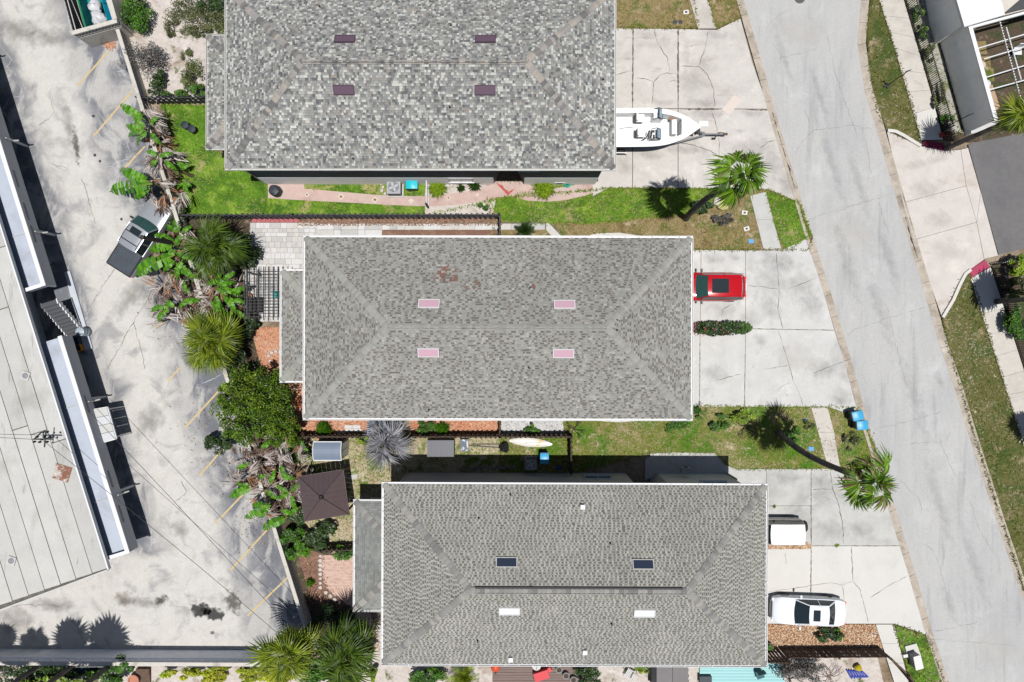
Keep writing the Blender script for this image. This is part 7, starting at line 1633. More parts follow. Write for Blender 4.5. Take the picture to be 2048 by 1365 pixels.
for s_ in (-1, 1): dr.box((cx + lx / 2 - .03, cy + s_ * ly * .2, .95), (.05, ly * .36, 1.7))
dr.build('door', m_white, sh, world=True)
m_resin = M('resin_grey', A(98, 100, 108), rough=.5, var=[(4, .05)])
sh = thing('storage_box', P(883, 897), 'grey ribbed resin storage shed beside the wood fence', 'shed'); z0 = 1.2; a, b_ = P(854, 881, z0), P(908, 914, z0)
for k in range(12):
    x0_, x1_ = a.x + (b_.x - a.x) * k / 12, a.x + (b_.x - a.x) * (k + 1) / 12; MB().prism([(x0_ + .01, b_.y), (x1_ - .01, b_.y), (x1_ - .01, a.y), (x0_ + .01, a.y)], z0 - .05, z0 + .02, bottom=True).build('lid_rib', m_resin, sh, world=True)
MB().prism([(a.x + .03, b_.y + .03), (b_.x - .03, b_.y + .03), (b_.x - .03, a.y - .03), (a.x + .03, a.y - .03)], 0, z0 - .04).build('body', m_resin, sh, world=True)
sh = thing('gate_canopy', P(757, 862), 'small grey sloping canopy behind the silver palm', 'canopy'); z0 = 1.9; a, b_ = P(734, 842, z0), P(790, 872, z0)
for k in range(7):
    x0_, x1_ = a.x + (b_.x - a.x) * k / 7, a.x + (b_.x - a.x) * (k + 1) / 7; MB().prism([(x0_ + .008, b_.y), (x1_ - .008, b_.y), (x1_ - .008, a.y), (x0_ + .008, a.y)], z0 - .03, z0 + .01, bottom=True).build('panel', m_shed, sh, world=True)
for x in (a.x + .06, b_.x - .06):
    for y in (a.y - .06, b_.y + .06): MB().box((x, y, z0 / 2), (.08, .08, z0 - .06)).build('post', m_fwood, sh, world=True)
# ------------------------------------------------------------------ small yard things
m_ac = M('ac_casing', A(176, 178, 182), rough=.5, var=[(5, .05)]); m_acd = M('ac_grille_dark', A(70, 74, 80), rough=.5)
def ac_unit(label, px, py, s_=.85, hgt=.8):
    c = P(px, py, hgt); t = thing('air_conditioner', (c.x, c.y, 0), label, 'air conditioner')
    MB().box((0, 0, .04), (s_ + .2, s_ + .2, .1)).build('pad', m_conc_c, t)
    MB().box((0, 0, .09 + (hgt - .09) / 2), (s_, s_, hgt - .1)).build('casing', m_ac, t)
    q = MB()
    for k in range(7): 
        for sd in (-1, 1): q.box((sd * (s_ / 2 + .004), 0, .2 + k * .085), (.012, s_ * .9, .03)); q.box((0, sd * (s_ / 2 + .004), .2 + k * .085), (s_ * .9, .012, .03))
    q.build('louvres', m_acd, t)
    MB().lathe([(s_ * .42, hgt - .005), (s_ * .42, hgt + .012), (s_ * .38, hgt + .012), (s_ * .38, hgt - .005)], 24).build('fan_ring', m_ac, t)
    MB().lathe([(s_ * .38, hgt + .002), (0, hgt + .002)], 24, caps=False).build('fan_well', m_acd, t)
    q = MB(); 
    for k in range(4): q.box((math.cos(k * 1.57 + .4) * s_ * .18, math.sin(k * 1.57 + .4) * s_ * .18, hgt + .012), (s_ * .34, .13, .01), k * 1.57 + .4)
    q.lathe([(.09, hgt), (.09, hgt + .03), (0, hgt + .035)], 12); q.build('fan', m_ac, t)
    q = MB()
    for k in range(1, 5): q.lathe([(s_ * .08 * k + .006, hgt + .024), (s_ * .08 * k - .006, hgt + .024)], 20, caps=False)
    q.build('guard', m_galv, t)
ac_unit('grey air conditioner with exposed fan beside the pink path', 787, 374, .9)
ac_unit('dark topped air conditioner in the shade of the bottom house', 1062, 930, .68, .75)
m_binblue = M('bin_lid_blue', A(70, 178, 226), rough=.4, var=[(3, .05)]); m_bincyan = M('bin_lid_cyan', A(20, 205, 220), rough=.4, var=[(3, .05)]); m_bincase = M('bin_body_dark', (.022, .026, .034), rough=.5); m_binroyal = M('bin_body_royal', A(20, 90, 170), rough=.5)
def bin_(label, px, py, rz, lidm, bodym, s_=1.0, group=None):
    c = P(px, py, 1.05); t = thing('wheelie_bin', (c.x, c.y, 0), label, 'bin', group, rz=rz); w, d = .3 * s_, .36 * s_
    MB().loft([[(-w * .8, -d * .75, .06), (w * .8, -d * .75, .06), (w * .8, d * .75, .06), (-w * .8, d * .75, .06)], [(-w, -d, .95), (w, -d, .95), (w, d, .95), (-w, d, .95)]]).build('body', bodym, t)
    rings = []
    for k in range(7):
        y = -d * 1.06 + 2.12 * d * k / 6; z = 1.0 + .07 * math.sin(math.pi * k / 6); rings.append([(-w * 1.05, y, .96), (-w * 1.05, y, z - .01), (-w * .8, y, z + .01), (w * .8, y, z + .01), (w * 1.05, y, z - .01), (w * 1.05, y, .96)])
    ld = MB().loft(rings).build('lid', lidm, t, smooth=True)
    MB().bar((-w * .5, -d * .6, 1.06), (w * .5, -d * .6, 1.06), .05, .03).build('lid_rib', lidm, ld)
    MB().tube([(-w * .9, d * 1.12, .93), (w * .9, d * 1.12, .93)], .025, 6).build('handle', bodym, t)
    for a in (-1, 1): MB().lathe([(.05, -.03), (.1, -.03), (.11, 0), (.1, .03), (.05, .03)], 14, (a * w * .85, d * .72, .11), m=Matrix.Rotation(R(90), 3, 'Y')).build('wheel', m_tyre, t)
bin_('blue lidded recycling bin at the kerb, upper of two', 1717, 832, R(105), m_binblue, m_bincase, .95, 'bins at the kerb')
bin_('blue lidded recycling bin at the kerb, lower of two', 1726, 851, R(95), m_binblue, m_bincase, .95, 'bins at the kerb')
bin_('cyan lidded bin beside the grey air conditioner', 823, 368, R(90), m_bincyan, m_bincase, 1.0)
bin_('blue recycling bin standing against the shaded house wall', 1089, 918, 0, m_binblue, m_binroyal, .9)
m_charcoal = M('charcoal_cover', (.02, .026, .034), rough=.55)
c = P(547, 380, .8); q = thing('covered_grill', (c.x, c.y, 0), 'round charcoal covered grill on the end of the pink path', 'grill')
vs = []; MB().loft([[(r_ * (1 + .05 * math.sin(5 * a + k)) * math.cos(a), r_ * (1 + .05 * math.sin(4 * a + 2 * k)) * math.sin(a), z) for a in [2 * math.pi * j / 18 for j in range(18)]] for k, (r_, z) in enumerate(((.34, .02), (.37, .3), (.36, .65), (.33, .78), (.15, .83)))]).build('cover', m_charcoal, q, smooth=60)
MB().lathe([(.05, .8), (.06, .86), (0, .88)], 8).build('knob', m_trim, q)
for i, (x, y) in enumerate(((369, 250), (383, 258))):
    c = P(x, y, .5); q = thing('garden_pot', (c.x, c.y, 0), ('left' if i == 0 else 'right') + ' of two round black pots on the green lawn', 'pot', 'black pots on the lawn')
    MB().lathe([(.16, 0), (.24, .4), (.26, .42), (.26, .5), (.22, .5), (.21, .42), (0, .4)], 16).build('pot', m_charcoal, q, smooth=True); MB().lathe([(.21, .43), (0, .45)], 12, caps=False).build('soil', m_charcoal, q)
m_hose = M('hose_teal', A(60, 176, 150), rough=.5); c = P(1135, 366, .3); q = thing('hose_reel', (c.x, c.y, 0), 'coiled teal garden hose by the top house wall', 'hose')
for k in range(4): MB().lathe([(.2 - .02 * k, .05 + .06 * k), (.235 - .02 * k, .075 + .06 * k), (.27 - .02 * k, .05 + .06 * k), (.235 - .02 * k, .025 + .06 * k), (.2 - .02 * k, .05 + .06 * k)], 20, caps=False).build('coil', m_hose, q, smooth=True)
MB().lathe([(.1, 0), (.1, .3), (0, .3)], 10).build('hub', m_tealch, q)
c = P(1120, 361, .6); q = thing('utility_cabinet', (c.x, c.y, 0), 'white utility cabinet beside the coiled teal hose', 'cabinet'); MB().box((0, 0, .32), (.62, .3, .6)).build('body', m_offw, q); MB().box((0, 0, .63), (.68, .36, .04)).build('lid', m_white, q)
MB().box((0, -.155, .35), (.4, .02, .3)).build('door', m_grey, q)
c = P(1372, 941, 1.2); q = thing('meter_box', (c.x, c.y + .05, 0), 'grey electric meter box on the shaded house wall', 'meter box'); MB().box((0, 0, 1.2), (.62, .26, .5)).build('body', m_ac, q); MB().tube([(.1, .0, .0), (.1, 0, .95)], .03, 6).build('conduit', m_galv, q); MB().lathe([(.11, -.05), (.11, .05), (0, .06)], 12, (0, .14, 1.2), m=Matrix.Rotation(R(-90), 3, 'X')).build('dial', m_glass, q)
# rocks and pots
ORD = ['first', 'second', 'third', 'fourth', 'fifth', 'sixth', 'seventh', 'eighth', 'ninth', 'tenth', 'eleventh', 'twelfth', 'thirteenth', 'fourteenth', 'fifteenth', 'sixteenth']
m_rock = M('pale_rock', A(226, 216, 206), var=[(4, .1)]); m_yrock = M('yellow_rock', A(222, 212, 140), layers=[(A(200, 190, 180), 2, .5, .65)], var=[(4, .1)]); m_grock = M('grey_rock', A(150, 146, 142), var=[(4, .12)])
def rock(label, px, py, r_, seed, mat, group=None, sq=.55): 
    c = P(px, py); o = blob(MB(), (0, 0, r_ * sq * .6), r_, seed, sq).build('rock', mat, smooth=60, label=label, cat='rock', group=group); o.location = (c.x, c.y, 0)
rock('pale yellow boulder at the base of the tall palm', 1444, 411, .38, 1, m_yrock); rock('low pale rock left of the yellow boulder', 1434, 404, .3, 2, m_rock)
rr_ = random.Random(4)
for i, (x, y) in enumerate(((762, 368), (766, 375), (764, 382), (770, 388), (774, 364), (1150, 364), (1160, 362), (1168, 358), (903, 370), (538, 712), (544, 706), (552, 703), (560, 704), (540, 722))):
    rock('%s pale garden rock of those edging the planting beds, counted from the top path' % ORD[i], x, y, rr_.uniform(.1, .17), 10 + i, m_rock, 'pale edging rocks')
for i in range(12): rock('%s white edging stone from the top between mulch and brick patio' % ORD[i], 643 - (2 if i < 8 else -(i - 7) * 9), 1112 + i * 9 if i < 8 else 1178 + (i - 7) * 7, rr_.uniform(.1, .16), 40 + i, m_rock, 'patio edging stones')
for i in range(16): rock('%s small stone from the left in the shaded bed along the house' % ORD[i], 925 + i * 7 + rr_.uniform(-2, 2), 936 + rr_.uniform(-4, 3), rr_.uniform(.08, .15), 60 + i, m_grock, 'stones in the shaded bed')
# pavers in the mulch, stepping stone
for i, (x, y) in enumerate(((697, 854), (713, 854), (699, 861), (715, 861), (683, 865))):
    MB().prism(inset(PP([(x - 8, y - 3.5), (x + 8, y - 3.5), (x + 8, y + 3.5), (x - 8, y + 3.5)]), .01), -.02, .05).build('stepping_stone', m_paver[0], label=('upper left', 'upper right', 'lower left', 'lower right', 'lone lowest')[i] + ' pale stepping stone in the orange mulch', cat='paving stone', group='stepping stones in the mulch')
MB().prism(PP([(699, 951), (714, 948), (716, 956), (700, 960)]), -.02, .04).build('stepping_stone', m_conc_c, label='grey stepping stone in the grass by the gazebo', cat='paving stone')
# boards, surfboard, mats in the side yard
m_board = M('surfboard', A(236, 232, 222), rough=.35, layers=[(A(232, 206, 150), .8, .5, .56)], var=[(2, .03)]); c = P(1062, 887, .5); sb = thing('surfboard', (c.x, c.y, 0), 'long white and cream surfboard lying beside the fence', 'surfboard', rz=R(-5))
vs = []
q = MB(); q.loft([[(x, -w, .12), (x, -w * .7, .16), (x, w * .7, .16), (x, w, .12), (x, w * .6, .08), (x, -w * .6, .08)] for x, w in [(-1.42 + 2.84 * k / 14, max(.02, .3 * math.sin(math.pi * min(1, (k + .4) / 14.6)) ** .55)) for k in range(15)]]); q.build('deck', m_board, sb, smooth=True)
MB().box((.15, .0, .165), (1.1, .035, .01), .1).build('stripe', m_trim, sb); MB().prism([(-1.2, -.02), (-.95, -.02), (-.95, .02), (-1.2, .02)], .02, .09).build('fin', m_trim, sb)
for x in (-.8, .8): MB().box((x, 0, .04), (.08, .5, .08)).build('rest', m_fwood, sb)
m_crate = M('cooler_blue', A(70, 84, 100), rough=.5, layers=[(A(210, 216, 222), 3.5, .52, .56)]); c = P(929, 891, .4); q = thing('crate', (c.x, c.y, 0), 'dark crate with white scraps on top beside the grey shed', 'crate'); MB().box((0, 0, .2), (.52, .78, .38)).build('body', m_crate, q)
for a in (-1, 1): MB().box((a * .27, 0, .4), (.05, .82, .06)).build('rim', m_resin, q)
MB().lathe([(.0, -.08), (.06, -.05), (.085, 0), (.06, .05), (0, .08)], 10, P(937, 891) + Vector((.0, 0, .09))).build('ball', M('red_ball', A(214, 40, 40), rough=.4), smooth=True, label='small red ball beside the dark crate', cat='ball')
a, b_ = P(942, 891, .15), P(1003, 893, .15); q = thing('oar', a, 'pair of long black poles lying on the grass', 'poles')
for k in (-1, 1): MB().tube([(a.x, a.y + .05 * k, .08), (b_.x, b_.y + .12 * k, .08)], .03, 6).build('pole', m_trim, q, world=True)
q = thing('black_bag', P(1009, 894), 'lumpy black bag leaning by the fence post', 'bag'); blob(MB(), tuple(P(1009, 894) + Vector((0, 0, .32))), .34, 3, 1.1).build('bag', m_black, q, world=True, smooth=True); MB().tube([P(1006, 890, .6), P(1009, 887, .75), P(1012, 890, .6)], .03, 5).build('strap', m_trim, q, world=True)
c = P(1118, 937, .4); q = thing('watering_can', (c.x, c.y, 0), 'blue plastic watering can in the shade near the dark fence', 'watering can'); MB().lathe([(.15, 0), (.16, .3), (.12, .34), (0, .35)], 12).build('can', m_binroyal, q, smooth=True); MB().tube([(.12, 0, .1), (.3, .05, .32)], .03, 6).build('spout', m_binroyal, q); MB().tube([(-.1, 0, .34), (0, 0, .46), (.1, 0, .34)], .02, 6).build('handle', m_binroyal, q)
c = P(692, 940, .9); q = thing('garden_post', (c.x, c.y, 0), 'orange brown timber post by the gazebo corner', 'post'); MB().box((0, 0, .45), (.14, .14, .9), .4).build('shaft', M('orange_timber', A(190, 120, 60), var=[(4, .15)]), q); MB().box((0, 0, .92), (.2, .2, .05), .4).build('cap', M('orange_timber'), q)
# meter lids, boards and pads along the street
m_lidw = M('meter_lid_white', A(238, 236, 232), rough=.6); m_lidb = M('meter_lid_blue', A(90, 170, 222), rough=.5)
def meter(label, px, py, rz, m_, hole=True, s_=.3, group=None):
    c = P(px, py); t = thing('meter_cover', (c.x, c.y, 0), label, 'meter cover', group, rz=rz); MB().prism([(-s_ * .6, -s_ * .45), (s_ * .6, -s_ * .45), (s_ * .6, s_ * .45), (-s_ * .6, s_ * .45)], -.08, .035).build('frame', m_, t)
    if hole: MB().box((0, 0, .04), (s_ * .5, s_ * .4, .012)).build('hatch', m_trim, t)
    else: MB().box((0, 0, .04), (s_ * .9, s_ * .6, .012)).build('hatch', m_, t)
meter('white meter cover in the dry verge at the top', 1372, 25, .1, m_lidw); meter('white meter cover beside the grey brush', 1489, 426, -.1, m_lidw); meter('white meter cover near the middle driveway corner', 1493, 458, .3, m_lidw)
meter('blue meter cover above the red car driveway', 1502, 483, 0, m_lidb, False); meter('blue meter cover near the leaning palm foot', 1622, 898, 0, m_lidb, False); meter('pale blue meter cover in the dry lawn', 1610, 840, .2, m_lidb, False, .2); meter('white meter cover on the tan gravel', 1747, 1269, .1, m_lidw)
for i, x in enumerate((1350, 1361)): MB().lathe([(.14, -.05), (.14, .03), (.1, .04), (0, .04)], 14, P(x, 45)).build('valve_cover', m_charcoal, label=('left' if i == 0 else 'right') + ' round dark valve cover in the top verge', cat='valve cover', group='valve covers in the top verge')
MB().prism(PP([(1468, 190), (1483, 202), (1457, 232), (1443, 220)]), .023, .045).build('plywood_sheet', M('pale_plywood', A(232, 218, 206), var=[(2, .04, (1, 6, 1))]), label='pale board lying diagonally on the boat driveway', cat='board')
tb = thing('transformer_box', P(1828, 1318), 'white topped utility box on a concrete pad in the green verge', 'utility box'); MB().prism(PP([(1808, 1292), (1831, 1286), (1840, 1310), (1815, 1318)]), -.1, .12).build('pad', m_conc_d, tb, world=True)
c0 = [P(*q, .02).xy for q in ((1817, 1308), (1832, 1304), (1841, 1330), (1826, 1334))]; c1 = [P(*q, .75).xy for q in ((1827, 1315), (1840, 1311), (1846, 1336), (1832, 1340))]
MB().prism([tuple(v) for v in c1], 0, .75).build('cabinet', m_ac, tb, world=True); MB().prism([tuple(v) for v in inset(c1, -.03)], .75, .79, bottom=True).build('lid', m_lidw, tb, world=True); MB().prism(PP([(1803, 1308), (1812, 1306), (1813, 1312), (1804, 1314)]), 0, .2).build('conduit_stub', m_lidw, tb, world=True)
# slim sign posts on the right
for i, (b0, tp, z) in enumerate((((1773, 172), (1822, 152), 2.5), ((1893, 253), (1943, 243), 2.4))):
    a = P(*b0); q = thing('sign_post', a, ('thin dark sign post in the upper right verge', 'thin dark post at the lower end of the courtyard wall')[i], 'post'); MB().tube([(0, 0, 0), (0, 0, z)], .03, 8).build('shaft', m_iron, q)
    MB().box((0, 0, .06), (.5, .12, .12), .3).build('foot', m_iron, q); MB().box((0, 0, .05), (.12, .4, .1), .3).build('foot', m_iron, q); MB().box((0, 0, z), (.3, .04, .2), .3).build('plate', m_iron, q)
# ------------------------------------------------------------------ courtyard at the top right
m_cream = M('courtyard_stucco', (.80, .77, .72), rough=.9, layers=[((.7, .67, .62), .6, .5, .7)], var=[(2, .05), (20, .05)], bump=(50, .15))
cw = thing('courtyard_wall', P(1900, 160), 'tall grey rendered courtyard wall with white coping', 'wall'); a, b_ = P(1820, -130), P(1930, 268); d = (b_ - a).normalized(); n_ = Vector((-d.y, d.x, 0)); n_ = n_ if n_.x > 0 else -n_; w = .15
MB().prism([tuple(v.xy) for v in (a, b_, b_ + n_ * w, a + n_ * w)], -.1, 2.75).build('wall_body', m_cream, cw, world=True)
MB().prism([tuple(v.xy) for v in (a - n_ * .05, b_ - n_ * .05 + d * .05, b_ + n_ * (w + .05) + d * .05, a + n_ * (w + .05))], 2.75, 2.83, bottom=True).build('coping', m_white, cw, world=True)
a2, b2 = P(1930, 272), P(2120, 224); MB().prism([tuple(v.xy) for v in (a2, b2, b2 + Vector((0, .35, 0)), a2 + Vector((0, .35, 0)))], -.1, .55).build('low_wall', m_cream, cw, world=True); MB().prism([tuple(v.xy) for v in (a2 - Vector((0, .05, 0)), b2 - Vector((0, .05, 0)), b2 + Vector((0, .4, 0)), a2 + Vector((0, .4, 0)))], .55, .6, bottom=True).build('low_coping', m_offw, cw, world=True)
wh = thing('white_roofed_house', P(1970, -20), 'house with flat white roof at the top right edge', 'house'); zz = 3.2
rp = [P(*q, zz).xy for q in ((1880, -200), (1913, 0), (1929, 54), (2010, 30), (2003, 0), (1990, -200))]; MB().prism([tuple(v) for v in rp], zz - .2, zz, bottom=True).build('roof', m_white, wh, world=True); MB().prism([tuple(v) for v in inset(rp, .25)], -.1, zz - .2).build('wall', m_cream, wh, world=True)
ra = [P(*q, 2.6).xy for q in ((2006, 0), (2010, 30), (2200, -20), (2200, -200), (1990, -200))]; MB().prism([tuple(v) for v in ra], 2.3, 2.5, bottom=True).build('side_roof', M('beige_roof', A(226, 218, 206), var=[(2, .05)]), wh, world=True)
MB().prism([tuple(P(*q, 2.6).xy) for q in ((2008, 28), (2050, -8), (2200, -60), (2200, 0), (2048, 18))], 2.5, 2.62, bottom=True).build('dark_awning', M('dark_awning', A(84, 84, 86), var=[(3, .1)]), wh, world=True)
tl = thing('courtyard_trellis', P(2000, 130), 'open white beam trellis strung over the courtyard', 'trellis'); zt = 2.65
for k, (p0, p1) in enumerate((((1937, 57), (2140, 2)), ((1954, 98), (2140, 42)), ((1967, 119), (2140, 66)), ((1970, 156), (2140, 104)), ((1976, 181), (2140, 136)))):
    w = .16 if k == 0 else .06; MB().bar(P(*p0, zt), P(*p1, zt), w, .1 if k else .2).build('beam', m_white, tl, world=True)
for p0, p1 in (((1998, 38), (2048, 222)), ((2012, 55), (2042, 160))):
    A0_, B0_ = P(*p0, zt + .1), P(*p1, zt + .1); q = MB(); n = 34
    for k in range(n): c = A0_.lerp(B0_, (k + .5) / n); q.box(c, (.07, .07, .07), .5)
    q.tube([A0_, B0_], .012, 4); q.build('string_lights', m_white, tl, world=True)
for x, y, m_, lb in ((1964, 130, M('tan_globe', A(226, 206, 182), rough=.5), 'tan round lantern on the courtyard wall side'), (1974, 168, M('white_globe', A(232, 234, 232), rough=.5), 'white round lantern below the tan one')):
    c = P(x, y, 2.3); q = thing('lantern', (c.x, c.y, 0), lb, 'lantern'); MB().lathe([(0, 2.0), (.16, 2.08), (.25, 2.25), (.24, 2.32), (.1, 2.42), (0, 2.43)], 16).build('globe', m_, q, smooth=True); MB().tube([(0, 0, 0), (0, 0, 2.02)], .025, 6).build('stem', m_iron, q)
MB().prism(PP([(1938, 245), (1956, 175), (1985, 170), (2000, 215), (1975, 235)]), -.1, .01).build('courtyard_slab', M('tan_concrete', A(196, 168, 138), layers=[(A(170, 142, 112), 1, .5, .7)], var=[(4, .08)]), kind='structure')
for i, (x, y) in enumerate(((1950, 100), (1958, 130), (1965, 155))): lawn('courtyard_grass', [(x - 20, y - 14), (x + 22, y - 18), (x + 24, y + 8), (x - 12, y + 12)], m_dry, .001 + i * .003)
rg = thing('red_planter', P(1893, 268), 'small red planter box at the courtyard wall foot', 'planter'); c = P(1893, 267, .35); MB().box((c.x, c.y, .17), (.55, .28, .34), .25).build('box', M('red_paint', A(190, 70, 60), var=[(5, .1)]), rg, world=True); leaves(q := MB(), random.Random(3), (c.x, c.y, .42), (.25, .14, .1), 60, .05, 'dkbush'); q.build('plant', m_leaf, rg, world=True)
c = P(2040, 100, .6); q = thing('garden_chair', (c.x, c.y, 0), 'white garden chair in the courtyard', 'chair'); MB().box((0, 0, .4), (.5, .5, .05)).build('seat', m_white, q); MB().box((0, .25, .7), (.5, .05, .55)).build('backrest', m_white, q)
for a_ in (-1, 1):
    for b__ in (-1, 1): MB().box((a_ * .21, b__ * .21, .19), (.05, .05, .38)).build('leg', m_white, q)
# ------------------------------------------------------------------ strip below the bottom house
m_deck = M('deck_board', A(140, 122, 114), rough=.85, var=[(3, .15, (.4, 6, 1))])
dk = thing('timber_deck', P(1085, 1350), 'weathered brown timber deck below the bottom house', 'deck')
for k in range(16):
    y = 1322 + k * 5.4; MB().prism(inset(PP([(985, y), (1182, y), (1182, y + 5.4), (985, y + 5.4)]), .008), -.05, .12 + .004 * (k % 3)).build('plank', m_deck, dk, world=True)
c = P(991, 1336, .8); q = thing('kettle_grill', (c.x, c.y, 0), 'orange kettle grill on the timber deck', 'grill'); MB().lathe([(.05, .5), (.26, .62), (.31, .78), (.29, .84), (.15, .95), (0, .98)], 18).build('bowl', M('orange_enamel', A(226, 92, 60), rough=.35), q, smooth=True); MB().tube([(-.05, -.28, .85), (0, -.34, .95), (.05, -.28, .85)], .03, 6).build('handle', m_trim, q)
for k in range(3): MB().tube([(.15 * math.cos(2.1 * k), .15 * math.sin(2.1 * k), .6), (.28 * math.cos(2.1 * k), .28 * math.sin(2.1 * k), .12)], .02, 6).build('leg', m_trim, q)
c = P(1073, 1333, .75); q = thing('round_table', (c.x, c.y, 0), 'round pale grey table on the timber deck', 'table'); MB().lathe([(.28, .72), (.29, .74), (.28, .76), (0, .765)], 20).build('top', m_offw, q); MB().tube([(0, 0, .13), (0, 0, .72)], .04, 8).build('stem', m_trim, q); MB().box((.0, 0, .77), (.03, .4, .01)).build('stripe', m_trim, q)
c = P(1083, 1352, .6); q = thing('cooler_box', (c.x, c.y, 0), 'bright red lidded cooler box on the timber deck', 'cooler', rz=R(18)); m_rd = M('red_plastic', A(226, 50, 60), rough=.4); MB().box((0, 0, .36), (.95, .5, .46)).build('body', m_rd, q); MB().box((0, 0, .62), (1.0, .55, .07)).build('lid', m_rd, q); MB().box((.6, .12, .3), (.25, .3, .3), .3).build('side_tray', m_rd, q); MB().tube([(-.5, -.2, .5), (-.56, 0, .56), (-.5, .2, .5)], .02, 5).build('handle', m_trim, q)
for i, (x, y) in enumerate(((1132, 1352), (1147, 1360), (1118, 1340))):
    c = P(x, y, .4); q = thing('metal_planter', (c.x, c.y, 0), ('left', 'right', 'upper')[i] + ' of three dark round planters on the deck', 'planter', 'round planters on the deck'); MB().lathe([(.16, .12), (.2, .42), (.22, .44), (.2, .46), (.17, .44), (.16, .3), (0, .3)], 16).build('pot', m_galv, q, smooth=True); MB().lathe([(.16, .36), (0, .37)], 12, caps=False).build('soil', m_dirt, q)
sh = thing('grey_shed', P(1340, 1352), 'grey flat roofed shed below the bottom house', 'shed'); a, b_ = P(1313, 1300, 2.0), P(1377, 1400, 2.0); mid = (a.x + b_.x) / 2
for x0_, x1_ in ((a.x, mid), (mid, b_.x)): MB().prism([(x0_ + .012, b_.y), (x1_ - .012, b_.y), (x1_ - .012, a.y), (x0_ + .012, a.y)], 1.92, 2.0, bottom=True).build('roof_panel', M('grey_felt', A(136, 132, 132), var=[(2, .05), (30, .08)]), sh, world=True)
MB().prism([(a.x + .06, b_.y + .06), (b_.x - .06, b_.y + .06), (b_.x - .06, a.y - .06), (a.x + .06, a.y - .06)], 0, 1.92).build('wall', m_shedw, sh, world=True)
c = P(1262, 1352, .5); q = thing('lounge_chair', (c.x, c.y, 0), 'white and grey reclining lounge chair beside the shed', 'chair', rz=R(-30)); 
for k in range(7): MB().box((-.3 + .1 * k, 0, .35 + (.06 * k if k > 3 else 0)), (.085, .5, .02)).build('slat', m_offw, q)
for s_ in (-1, 1): MB().tube([(-.38, s_ * .28, .0), (-.35, s_ * .28, .34), (.2, s_ * .28, .34), (.45, s_ * .28, .75)], .022, 6).build('frame', m_white, q)
for s_ in (-1, 1): MB().tube([(.25, s_ * .28, .36), (.35, s_ * .28, .0)], .022, 6).build('leg', m_white, q)
m_turq = M('turquoise_boards', A(172, 226, 226), rough=.6, var=[(2, .04, (.3, 5, 1))])
td = thing('turquoise_deck', P(1480, 1350), 'turquoise painted boarded deck at the bottom edge', 'deck')
for k in range(14):
    y = 1322 + k * 6; x1_ = 1568 - (k % 3) * 2; MB().prism(inset(PP([(1398, y), (x1_, y), (x1_, y + 6), (1398, y + 6)]), .008), -.02, .16).build('plank', m_turq, td, world=True)
m_tealdk = M('teal_dark', A(20, 92, 100), rough=.5); c = P(1520, 1350, .5); q = thing('deck_chair', (c.x, c.y, 0), 'dark teal folding chair on the turquoise deck', 'chair'); MB().box((0, 0, .5), (.5, .5, .05), .3).build('seat', m_tealdk, q); MB().box((0, .26, .8), (.5, .06, .5), .3).build('backrest', m_tealdk, q)
for a_ in (-1, 1):
    for b__ in (-1, 1): MB().tube([(a_ * .22, b__ * .22, .16), (a_ * .18, b__ * .18, .48)], .02, 6).build('leg', m_tealdk, q)
c = P(1412, 1362, .5); MB().box((0, 0, .0), (.8, .5, .3)).build('storage_chest', m_charcoal, label='dark low chest at the left end of the turquoise deck', cat='chest').location = (c.x, c.y, .31)
m_lat = M('blue_slats', A(40, 64, 170), rough=.6); bp = thing('blue_pallet', P(1716, 1348), 'blue slatted pallet leaning in the lower right yard', 'pallet')
for k in range(7): MB().bar(P(1694 + k * 5, 1340 + k * .5, .12), P(1704 + k * 5.4, 1358 - k * .6, .12), .1, .03).build('slat', m_lat, bp, world=True)
for t_ in (0, 1): MB().bar(P(1694 + 8 * t_, 1342 + 12 * t_, .06), P(1726 + 8 * t_, 1344 + 10 * t_, .06), .08, .08).build('bearer', m_lat, bp, world=True)
blob(MB(), (0, 0, .22), .24, 8, .8).build('yellow_sack', M('yellow_sack', A(206, 186, 40), rough=.5), smooth=True, label='yellow sack on the blue pallet', cat='sack').location = P(1713, 1333)
pt = thing('planter_pot', P(1539, 1296), 'round pot with green plant beside the house corner gravel', 'pot'); c = P(1539, 1295, .4); MB().lathe([(.2, 0), (.27, .34), (.29, .36), (.29, .42), (.24, .42), (.23, .36), (0, .34)], 18, (c.x, c.y, 0)).build('pot', M('brown_pot', A(110, 92, 70), rough=.7), pt, world=True, smooth=True); leaves(q := MB(), random.Random(6), (c.x, c.y, .48), (.2, .2, .12), 160, .06, 'bush'); q.build('plant', m_leaf, pt, world=True)
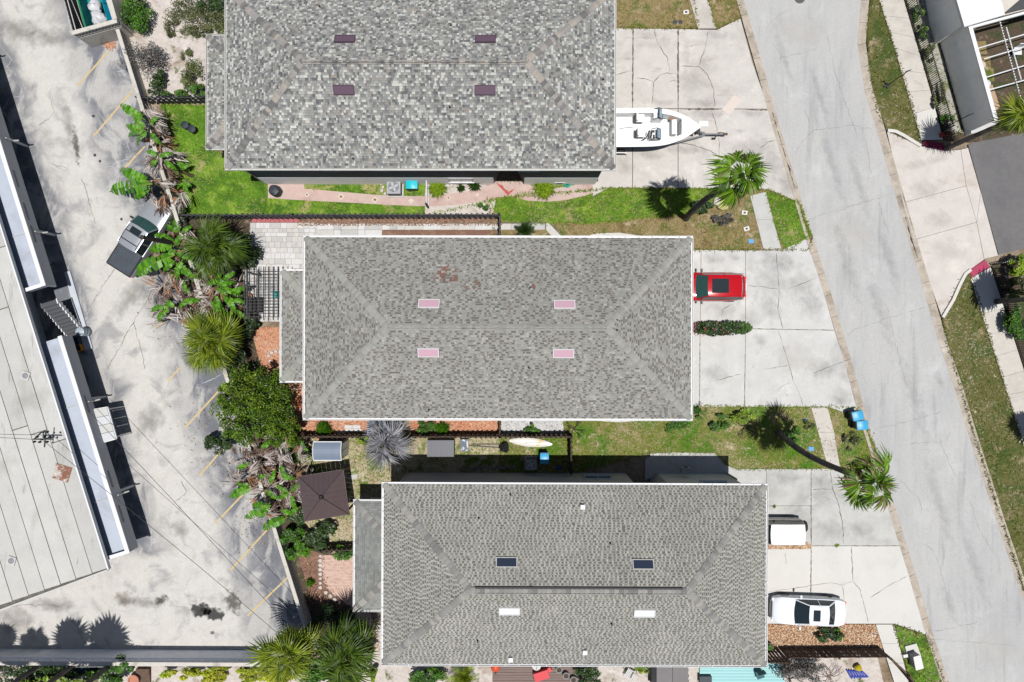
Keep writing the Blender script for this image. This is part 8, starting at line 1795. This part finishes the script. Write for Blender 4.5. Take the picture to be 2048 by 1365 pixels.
# garden frame, pot and steps behind the lot wall
cf = thing('cold_frame', P(110, 1345), 'dark glass cold frame behind the lot wall', 'cold frame'); fr = [P(*q, .5) for q in ((52, 1334), (215, 1334), (200, 1352), (30, 1352))]
for i in range(4): MB().bar(fr[i], fr[(i + 1) % 4], .05, .05).build('frame_bar', m_grey, cf, world=True)
for t_ in (.1, .62): MB().bar(fr[0].lerp(fr[1], t_), fr[3].lerp(fr[2], t_), .04, .04).build('glazing_bar', m_grey, cf, world=True)
MB().add([fr[i] - Vector((0, 0, .01)) for i in range(4)], [(3, 2, 1, 0)]).build('pane', m_glass, cf, world=True); q = MB()
for i in range(4): a_, b__ = fr[i], fr[(i + 1) % 4]; q.add([a_, b__, Vector((b__.x, b__.y, 0)), Vector((a_.x, a_.y, 0))], [(0, 1, 2, 3)])
q.build('side_wall', m_charcoal, cf, world=True)
c = P(266, 1362, .5); MB().lathe([(.24, 0), (.34, .4), (.37, .42), (.37, .5), (.3, .5), (.29, .42), (0, .4)], 18, (c.x, c.y, 0)).build('terracotta_pot', m_terra, smooth=True, label='large terracotta pot at the bottom edge behind the lot wall', cat='pot')
ws = thing('timber_steps', P(290, 1350), 'dark brown timber steps behind the lot wall', 'steps')
for k in range(5): MB().prism(inset(PP([(276, 1334 + k * 7), (303, 1334 + k * 7), (303, 1341 + k * 7), (276, 1341 + k * 7)]), .012), -.02, .3 - k * .05).build('tread', m_fbrown, ws, world=True)
for (x, y, z, r_, lb) in ((523, 1293, .5, .17, 'small white globe beside the right end of the lot wall'),):
    MB().lathe([(0, 0), (r_ * .5, .02), (r_, .25), (r_ * .8, .4), (0, .48)], 14, P(x, y, 0)).build('garden_globe', m_bag, smooth=True, label=lb, cat='ornament')
q = blob(MB(), (0, 0, 0), .3, 21, .3).build('white_cloth', m_bag, smooth=True, label='crumpled white cloth on top of the lot wall', cat='cloth'); c = P(524, 1325, 1.98); q.location = c; q.scale = (1.6, .6, 1)

wl = thing('wall_lamp', P(1896, 45, 1.9), 'small brass lamp on the courtyard wall face', 'lamp'); wl.location.z = 0
p_ = a.lerp(b_, 0) if False else P(1846, -36); wa, wb_ = P(1820, -130), P(1930, 268); wd = (wb_ - wa).normalized(); wn = Vector((wd.y, -wd.x, 0)); wn = wn if wn.x < 0 else -wn
c = wa + wd * ((P(1896, 45, 1.9) - wa).xy.dot(wd.xy)); c.z = 1.9; c = c + wn * .09; wl.location = (c.x, c.y, 0)
MB().box((0, 0, 1.9), (.16, .16, .26), .3).build('body', M('brass', A(206, 176, 90), rough=.3, metal=.7), wl); MB().box((0, 0, 2.06), (.22, .22, .04), .3).build('cap', m_iron, wl)
